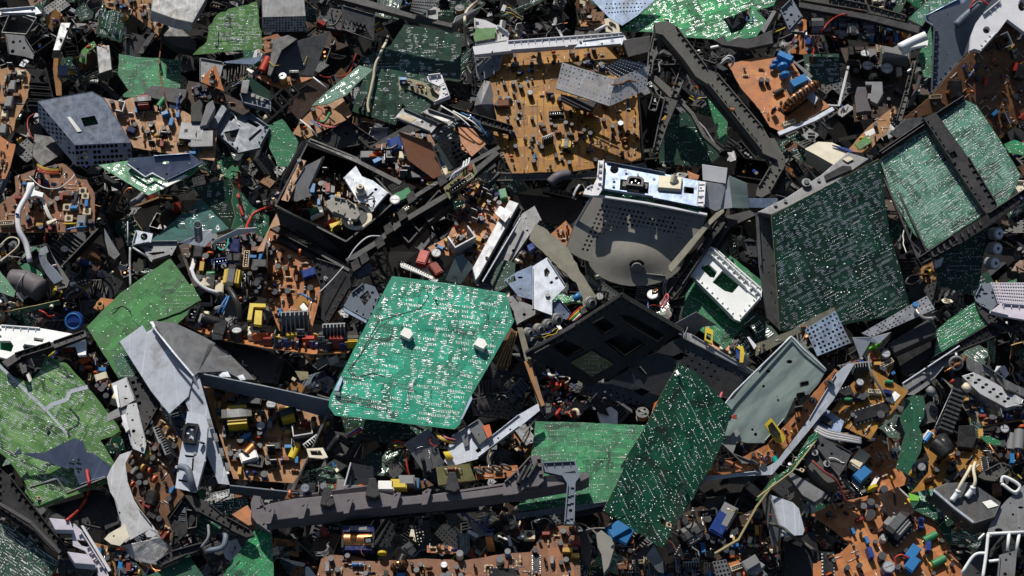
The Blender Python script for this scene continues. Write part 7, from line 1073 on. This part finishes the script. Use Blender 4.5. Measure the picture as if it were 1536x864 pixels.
def m_rib(rng, m):
    b = B(); a, c = rng.uniform(12, 26), rng.uniform(6, 13); b.prism(rect(a, c), 0, 1.5, m, holes=[circ(-a * .6, 0, 2, 8)]); n = rng.randint(4, 9)
    for i in range(n): x = -a * .3 + i * a * 1.2 / n; b.box(x, x + 1.1, -c, c, 1.5, rng.uniform(4, 7), m)
    b.box(-a, a, c, c + 1.5, -3, 5, m); b.cyl((-a * .6, c * .6, 1.5), (-a * .6, c * .6, 9), 2.4, m, 'c_black', 10); return b
def m_lattice(rng, m):
    b = B(); a, c = rng.uniform(16, 34), rng.uniform(4, 9)
    for y in (-c, c): b.box(-a, a, y - 1, y + 1, 0, 4, m)
    n = rng.randint(4, 8)
    for i in range(n + 1): x = -a + 2 * a * i / n; b.box(x - .8, x + .8, -c, c, .5, 3.5, m)
    for i in range(0, n, 2): x = -a + 2 * a * i / n; b.tube([(x, -c, 2), (x + 2 * a / n, c, 2)], 1, m, 4)
    return b
def m_shard(rng, m):
    b = B(); b.prism(jagged(ccw(jit(rng.randint(4, 6), rng.uniform(9, 18), rng, .45)), .8, rng, 6), 0, 2, m, holes=[circ(0, 0, rng.uniform(1.2, 2.6), 9)] if rng.random() < .6 else ()); a = rng.uniform(4, 9); b.box(-a, a, -4, -3, 2, 6, m); b.box(-a, a, 3, 3.8, 2, 5, m); b.cyl((a * .5, 0, 2), (a * .5, 0, 7), 1.8, m, 'c_black', 8); return b
def m_cable(rng, m, r=None):
    b = B(); p = V((0, 0, 0)); d = rng.uniform(0, 6.3); pts = [p.copy()]; r = r or rng.choice((.9, 1.2, 1.6, 2.6)); k = rng.uniform(-.7, .7)
    for i in range(rng.randint(4, 8)): d += rng.uniform(-.5, .5) + k; p = p + V((math.cos(d), math.sin(d), rng.uniform(-.35, .35))) * rng.uniform(7, 12); pts.append(p.copy())
    g = sum(pts, V()) / len(pts); pts = spline([q - g for q in pts], 4); b.tube(pts, r, m, 6)
    if rng.random() < .5: e = pts[-1]; b.cyl(e, e + (pts[-1] - pts[-2]).normalized() * 6, r * .45, 'copper', n=5)
    if rng.random() < .4: e = pts[0]; b.cyl(e, e + (pts[0] - pts[1]).normalized() * 7, r + 1.6, rng.choice(('c_white', 'c_black', 'c_grey')), n=6)
    return b
def m_harness(rng, m):
    b = B(); n = rng.randint(4, 7); k = rng.uniform(-.5, .5); L_ = rng.uniform(26, 48)
    for i in range(n):
        pts = [V((-L_ / 2 + L_ * t / 6, i * 1.7 * (1 + rng.uniform(-.3, .6) * math.sin(t)) + k * 14 * math.sin(t * .55), rng.uniform(-1.5, 2.5) + 3 * math.sin(t * .5))) for t in range(7)]
        b.tube(spline(pts, 3), .85, rng.choice(('c_white', 'c_black', 'c_red', 'c_yellow', 'c_blue', 'c_grey', 'c_grey')) if m == 'mix' else m, 5)
    b.box(-L_ / 2 - 6, -L_ / 2, -1.5, n * 1.7 + 1, -2, 3, 'c_white' if m == 'mix' else 'c_black'); return b
def m_coil(rng, m):
    b = B(); r = rng.uniform(5, 8)
    for i in range(7): b.torus((0, 0, i * 1.4), r, .8, m, n=14, k=5)
    b.cyl((0, 0, -2), (0, 0, -1), r + 2, 'c_black', n=14); b.cyl((0, 0, 10), (0, 0, 11), r + 2, 'c_black', n=14); b.box(-r * .5, r * .5, -r * .5, r * .5, -1, 12, 'dark_steel'); return b
def m_screen(rng, m):
    b = B(); a, c = rng.uniform(12, 22), rng.uniform(8, 14); quadgrid(b, (-a, -c, 0), (a, -c, 0), (a, c, 0), (-a, c, 0), int(a / 2.2), int(c / 2.2), 1.1, m, 1, .12, rng); b.box(-a, a, c, c + 1, -8, 1, m); return b
FK = {  # kind: (name, category, [(builder, material, wording)], small?)
 'frag': ('board_fragment', 'board fragment', [(m_frag, m, w_) for m, w_ in (('brown', 'brown component board fragment'), ('tan', 'tan component board fragment'), ('red_brown', 'reddish component board fragment'), ('dark_green', 'dark green board fragment'), ('deep_green', 'green board fragment'), ('dark_brown', 'dark brown board fragment'), ('brown', 'broken brown board piece'), ('orange', 'orange board fragment'), ('green', 'bright green board fragment'))]),
 'bracket': ('metal_bracket', 'metal bracket', [(m_bracket, 'steel', 'folded steel bracket'), (m_bracket, 'dark_steel', 'dark folded metal bracket'), (m_bracket, 'pale_steel', 'pale folded metal bracket'), (m_bracket, 'rust', 'rusty folded bracket'), (m_bracket, 'steel', 'punched steel bracket'), (m_bracket, 'dark_steel', 'dull punched bracket')]),
 'shell': ('plastic_housing', 'plastic housing', [(m_shell, 'black_plastic', 'open black plastic housing'), (m_shell, 'dark_plastic', 'open dark grey housing'), (m_shell, 'frame_plastic', 'open olive grey housing'), (m_shell, 'steel', 'open metal housing'), (m_shell, 'black_plastic', 'black ribbed plastic housing')]),
 'rib': ('ribbed_plastic', 'plastic piece', [(m_rib, 'black_plastic', 'black ribbed plastic panel'), (m_rib, 'dark_plastic', 'dark grey ribbed panel'), (m_rib, 'blue_grey', 'blue grey ribbed panel'), (m_rib, 'warm_grey_plastic', 'warm grey ribbed panel')]),
 'lattice': ('plastic_lattice', 'plastic frame', [(m_lattice, 'black_plastic', 'black plastic lattice strip'), (m_lattice, 'dark_plastic', 'dark grey lattice strip'), (m_lattice, 'frame_plastic', 'olive grey lattice strip')]),
 'shard': ('plastic_shard', 'plastic shard', [(m_shard, 'dark_plastic', 'jagged dark plastic shard'), (m_shard, 'black_plastic', 'jagged black plastic shard'), (m_shard, 'grey_plastic', 'jagged grey plastic shard'), (m_shard, 'cream_plastic', 'jagged cream plastic shard'), (m_shard, 'frame_plastic', 'jagged olive plastic shard'), (m_shard, 'pale_plastic', 'jagged pale plastic shard')]),
 'cable': ('cable', 'cable', [(m_cable, m, w_) for m, w_ in (('c_black', 'curled black cable'), ('c_grey', 'curled grey cable'), ('c_black', 'bent black cable'), ('c_red', 'loose red wire'), ('c_white', 'loose white wire'), ('c_blue', 'loose blue wire'), ('c_brown', 'curled brown cable'), ('copper', 'bare copper wire'), ('c_yellow', 'loose yellow wire'), ('solder', 'bare silver wire'))]),
 'harness': ('wire_harness', 'wire bundle', [(m_harness, 'mix', 'multicoloured wire harness'), (m_harness, 'c_grey', 'grey ribbon wire harness'), (m_harness, 'mix', 'short coloured wire harness'), (m_harness, 'c_black', 'black wire harness')]),
 'coil': ('wound_coil', 'coil', [(m_coil, 'copper', 'copper wound coil'), (m_coil, 'c_ochre', 'amber wound coil')]),
 'screen': ('perforated_sheet', 'metal sheet', [(m_screen, 'steel', 'perforated steel sheet'), (m_screen, 'dark_steel', 'dark perforated sheet'), (m_screen, 'blue_steel', 'bluish perforated sheet')])}
SMALL = [('cap', 'black', 'small black capacitor'), ('cap', 'navy', 'small navy capacitor'), ('cap', 'blue', 'small blue capacitor'), ('bigcap', 'black', 'large black capacitor'), ('film', 'dark_red', 'dark red film capacitor'), ('film', 'ochre', 'ochre film capacitor'), ('film', 'sky_blue', 'blue film capacitor'),
         ('tr', None, 'black power transistor'), ('chip', None, 'black chip'), ('usink', None, 'bent metal heat sink'), ('sink', None, 'finned heat sink'), ('conn', 'white', 'white pin connector'), ('conn', 'black', 'black pin connector'), ('trafo', 'grey', 'dark small transformer'), ('trafo', 'yellow', 'yellow taped transformer'),
         ('disc', 'orange_red', 'orange disc capacitor'), ('disc', 'brown', 'brown disc capacitor'), ('block', 'black', 'black relay block'), ('block', 'cream', 'cream relay block'), ('can', None, 'metal shield can'), ('pot', None, 'square trimmer'), ('lying', 'black', 'black cylinder capacitor'), ('cement', None, 'white cement resistor'), ('coil', None, 'copper coil bobbin'), ('res', 'beige', 'beige resistor'), ('screw', None, 'loose screw'), ('tor', None, 'copper toroid coil')]
POOL = {}
def pool(k):
    if k not in POOL:
        POOL[k] = []
        for i in range(3):
            for fn, m, w_ in FK[k][2]: POOL[k].append((fn(FR, m).mesh(FK[k][0]), w_))
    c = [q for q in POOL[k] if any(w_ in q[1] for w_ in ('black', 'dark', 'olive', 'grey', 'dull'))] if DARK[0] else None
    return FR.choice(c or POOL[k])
DARK = [False]  # when set, only dark scrap is picked, colouring in the gaps' shade
USED = {}; KC = {}
for q in bpy.data.objects:
    if q.get('label'): USED[q['label']] = q
def where(x, y, alt=0):
    s = sorted(MAIN, key=lambda m: (m[0] - x) ** 2 + (m[1] - y) ** 2); a = s[alt]; dx, dy = a[0] - x, a[1] - y
    d = math.hypot(dx, dy); r = 'close to' if d < 28 else ('below' if dy < 0 else 'above') if abs(dy) > abs(dx) * .8 else 'beside'
    return r, a[2], s
def name_it(w_, x, y, lit, h):
    for alt in range(3):
        r, a, s = where(x, y, alt); lab = f"{w_} {r} {a}"
        if lab not in USED: return lab, None
    r, a, s = where(x, y)
    for j in range(1, 4):
        for word in ('towards', 'and near'):
            for r2 in (r, 'next to'):
                lab = f"{w_} {r2} {a} {word} {s[j][2]}"
                if lab not in USED and len(lab.split()) <= 16: return lab, None
    return f"{w_} among others {r} {a}", 1
def scrap(k, x, y, h, s=1., flatness=1., base=None):
    if k == 'small': pk, c, w_ = FR.choice(SMALL); me = proto(pk, c); nm = 'loose_' + NAMES[pk]; cat = NAMES[pk].replace('_', ' ')
    else: me, w_ = pool(k); nm, cat = FK[k][0], FK[k][1]
    if KC.get(nm, 0) >= 295: return
    KC[nm] = KC.get(nm, 0) + 1
    lab, dupl = name_it(w_, x, y, 0, h)
    if dupl is None: grp = f"{cat} pieces filling the gaps"
    else: grp = lab + ' group'
    M = Mx.Translation(P(x, y, h)) @ Mx.Rotation(FR.uniform(0, 6.28), 4, 'Z') @ Mx.Rotation(FR.gauss(0, .45) * flatness, 4, 'X') @ Mx.Rotation(FR.gauss(0, .45) * flatness, 4, 'Y') @ Mx.Scale(s, 4)
    o = put(nm, me, M, None, lab, cat, grp); USED[lab] = o; return o
def hits(step, jitter, x0=-30, x1=1566, y0=-30, y1=894):
    bpy.context.view_layer.update(); dg = bpy.context.evaluated_depsgraph_get(); out = []
    y = y0
    while y < y1:
        x = x0
        while x < x1:
            px, py = x + FR.uniform(-jitter, jitter), y + FR.uniform(-jitter, jitter); d = ray(px, py).normalized()
            ok, loc, nr, idx, ob, m = sc.ray_cast(dg, CAM, d)
            out.append((px, py, loc.z / U if ok else -300, ob.name if ok else 'ground', nr, loc)); x += step
        y += step
    FR.shuffle(out); return out
# large pieces deep in the gaps, dark colours standing for shade, then smaller ones above them, then crumbs
n0 = len(bpy.data.objects)
HOLLOW = [(40,60,185,240),(170,15,300,85),(250,60,330,120),(140,270,300,345),(60,330,190,400),(415,20,600,110),(700,520,800,640),(880,560,960,640),(1130,380,1175,500),(1010,690,1150,760),(1060,700,1180,800),(395,775,700,812),
          (190,655,300,770),(960,150,1010,260),(1160,190,1240,250),(1190,60,1400,230),(1380,480,1536,560),(1480,340,1536,430),(400,530,500,570),(545,260,640,420),(330,120,420,180),(20,740,140,860),(0,200,60,260),(775,250,860,330),(1100,180,1170,300),(1300,420,1420,560)]
inh = lambda x, y: any(a <= x <= c and b_ <= y <= d for a, b_, c, d in HOLLOW)  # hollows kept dark by sparse scrap in dark colours, in place of shade
for px, py, h, nm, nr, loc in hits(34, 13, -70, 1606, -70, 934):
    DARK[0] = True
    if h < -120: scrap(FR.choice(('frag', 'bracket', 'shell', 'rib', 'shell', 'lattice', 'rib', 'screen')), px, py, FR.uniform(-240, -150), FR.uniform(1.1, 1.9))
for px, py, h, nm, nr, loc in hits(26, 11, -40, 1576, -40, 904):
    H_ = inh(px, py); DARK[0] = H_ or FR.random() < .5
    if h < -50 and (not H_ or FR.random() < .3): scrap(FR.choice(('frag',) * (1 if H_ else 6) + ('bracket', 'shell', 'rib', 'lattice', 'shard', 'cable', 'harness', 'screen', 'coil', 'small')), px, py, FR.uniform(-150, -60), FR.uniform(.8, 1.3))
for px, py, h, nm, nr, loc in hits(19, 8):
    H_ = inh(px, py); DARK[0] = FR.random() < .5
    if h < 0 and not nm.startswith('board_panel') and (not H_ or FR.random() < .12): scrap(FR.choice(('cable', 'cable', 'shard', 'small', 'small', 'small', 'small', 'harness', 'bracket', 'frag', 'frag', 'frag', 'lattice', 'shell')), px, py, min(h + FR.uniform(12, 40), 16), FR.uniform(.5, .95))
DARK[0] = False
print('FILL', len(bpy.data.objects) - n0, KC)
# long leads draped over the heap
bpy.context.view_layer.update(); dg_ = bpy.context.evaluated_depsgraph_get(); LC = 0
for _ in range(160):
    if LC >= 34: break
    x, y, a = FR.uniform(20, 1516), FR.uniform(20, 844), FR.uniform(0, 6.3); k = FR.uniform(-.25, .25); pts = []; bad = False
    for i in range(FR.randint(7, 15)):
        a += k + FR.uniform(-.3, .3); x += 11 * math.cos(a); y += 11 * math.sin(a); ok, loc, nr, ix, ob, m = sc.ray_cast(dg_, CAM, ray(x, y).normalized()); h = loc.z / U if ok else -200
        if ok and (ob.name.startswith('board_panel') and h > 20 or h > 74 or ob.name.startswith(('vent_panel', 'swivel', 'lit_face', 'roof', 'top_panel'))): bad = True; break
        pts.append((x, y, h + 4))
    if bad or len(pts) < 6: continue
    pts = [(p[0], p[1], max(q[2] for q in pts[max(0, i - 1):i + 2]) * .6 + p[2] * .4) for i, p in enumerate(pts)]
    m, w_ = FR.choice((('c_black', 'long black lead'), ('c_black', 'thin black lead'), ('c_grey', 'long grey lead'), ('frame_plastic', 'long olive lead'), ('c_red', 'long red lead'), ('c_cream', 'long cream lead'), ('c_brown', 'long brown lead')))
    lab, dp = name_it(w_, pts[0][0], pts[0][1], 0, 0); o = cable('long_cable', pts, FR.choice((1, 1.3, 1.3, 2.4)), m, None, lab, 'cable', 'long leads draped over the heap'); USED[lab] = o; LC += 1
# crumbs, offcuts and dust lying on the upper surfaces
bpy.context.view_layer.update()
for px, py, h, nm, nr, loc in hits(33, 15):
    if h > 8 and nr.z > .75 and FR.random() < (.06 if 'board_panel' in nm else .2) and not any(nm.startswith(s) for s in ('label', 'sticker', 'capac', 'resist', 'top_panel', 'vent_panel', 'swivel', 'back_plate', 'lit_face', 'roof', 'foot_pin', 'sheet', 'rounded_shell', 'shield_plate', 'side_wall')):
        k = FR.random()
        if k < .5: scrap('cable', px, py, h + 2, FR.uniform(.3, .6), .15)
        elif k < .6: scrap('shard', px, py, h + 1.5, FR.uniform(.15, .3), .3)
        else: scrap('small', px, py, h + 1, FR.uniform(.45, .8), 2)
# ================================================================== small pieces belong to the part they sit on
SUBS = ('sticker', 'screw', 'white_label', 'notch', 'slot_edge', 'rib', 'boss', 'slot_plug', 'mains_socket', 'switch_block', 'pin', 'clip', 'bare_strip', 'grey_patch', 'saw_tooth', 'lattice_strut', 'fin', 'knob', 'socket', 'bright_fold', 'folded_tab', 'copper_strip')
HOSTS = ('plate', 'panel', 'metal_plate', 'upper_rim', 'lit_face', 'roof', 'body', 'base', 'board_panel', 'lattice_rail', 'spine', 'ribbed_rail', 'strip', 'back_plate', 'back_panel', 'front_panel', 'top_panel', 'left_wall', 'case', 'rail', 'shield_plate')
for r in [q for q in bpy.data.objects if q.parent is None and len(q.children) > 2]:
    ch = list(r.children); hosts = [c for c in ch if c.name.split('.')[0] in HOSTS]
    for c in ch:
        if c.name.split('.')[0] not in SUBS or not hosts: continue
        p = WM[c.name].translation; h = min((h for h in hosts if h is not c), key=lambda h: (WM[h.name].translation - p).length, default=None)
        if h is None or h.parent is not r: continue
        c.parent = h; c.matrix_parent_inverse = Mx.Identity(4); c.matrix_basis = WM[h.name].inverted() @ WM[c.name]
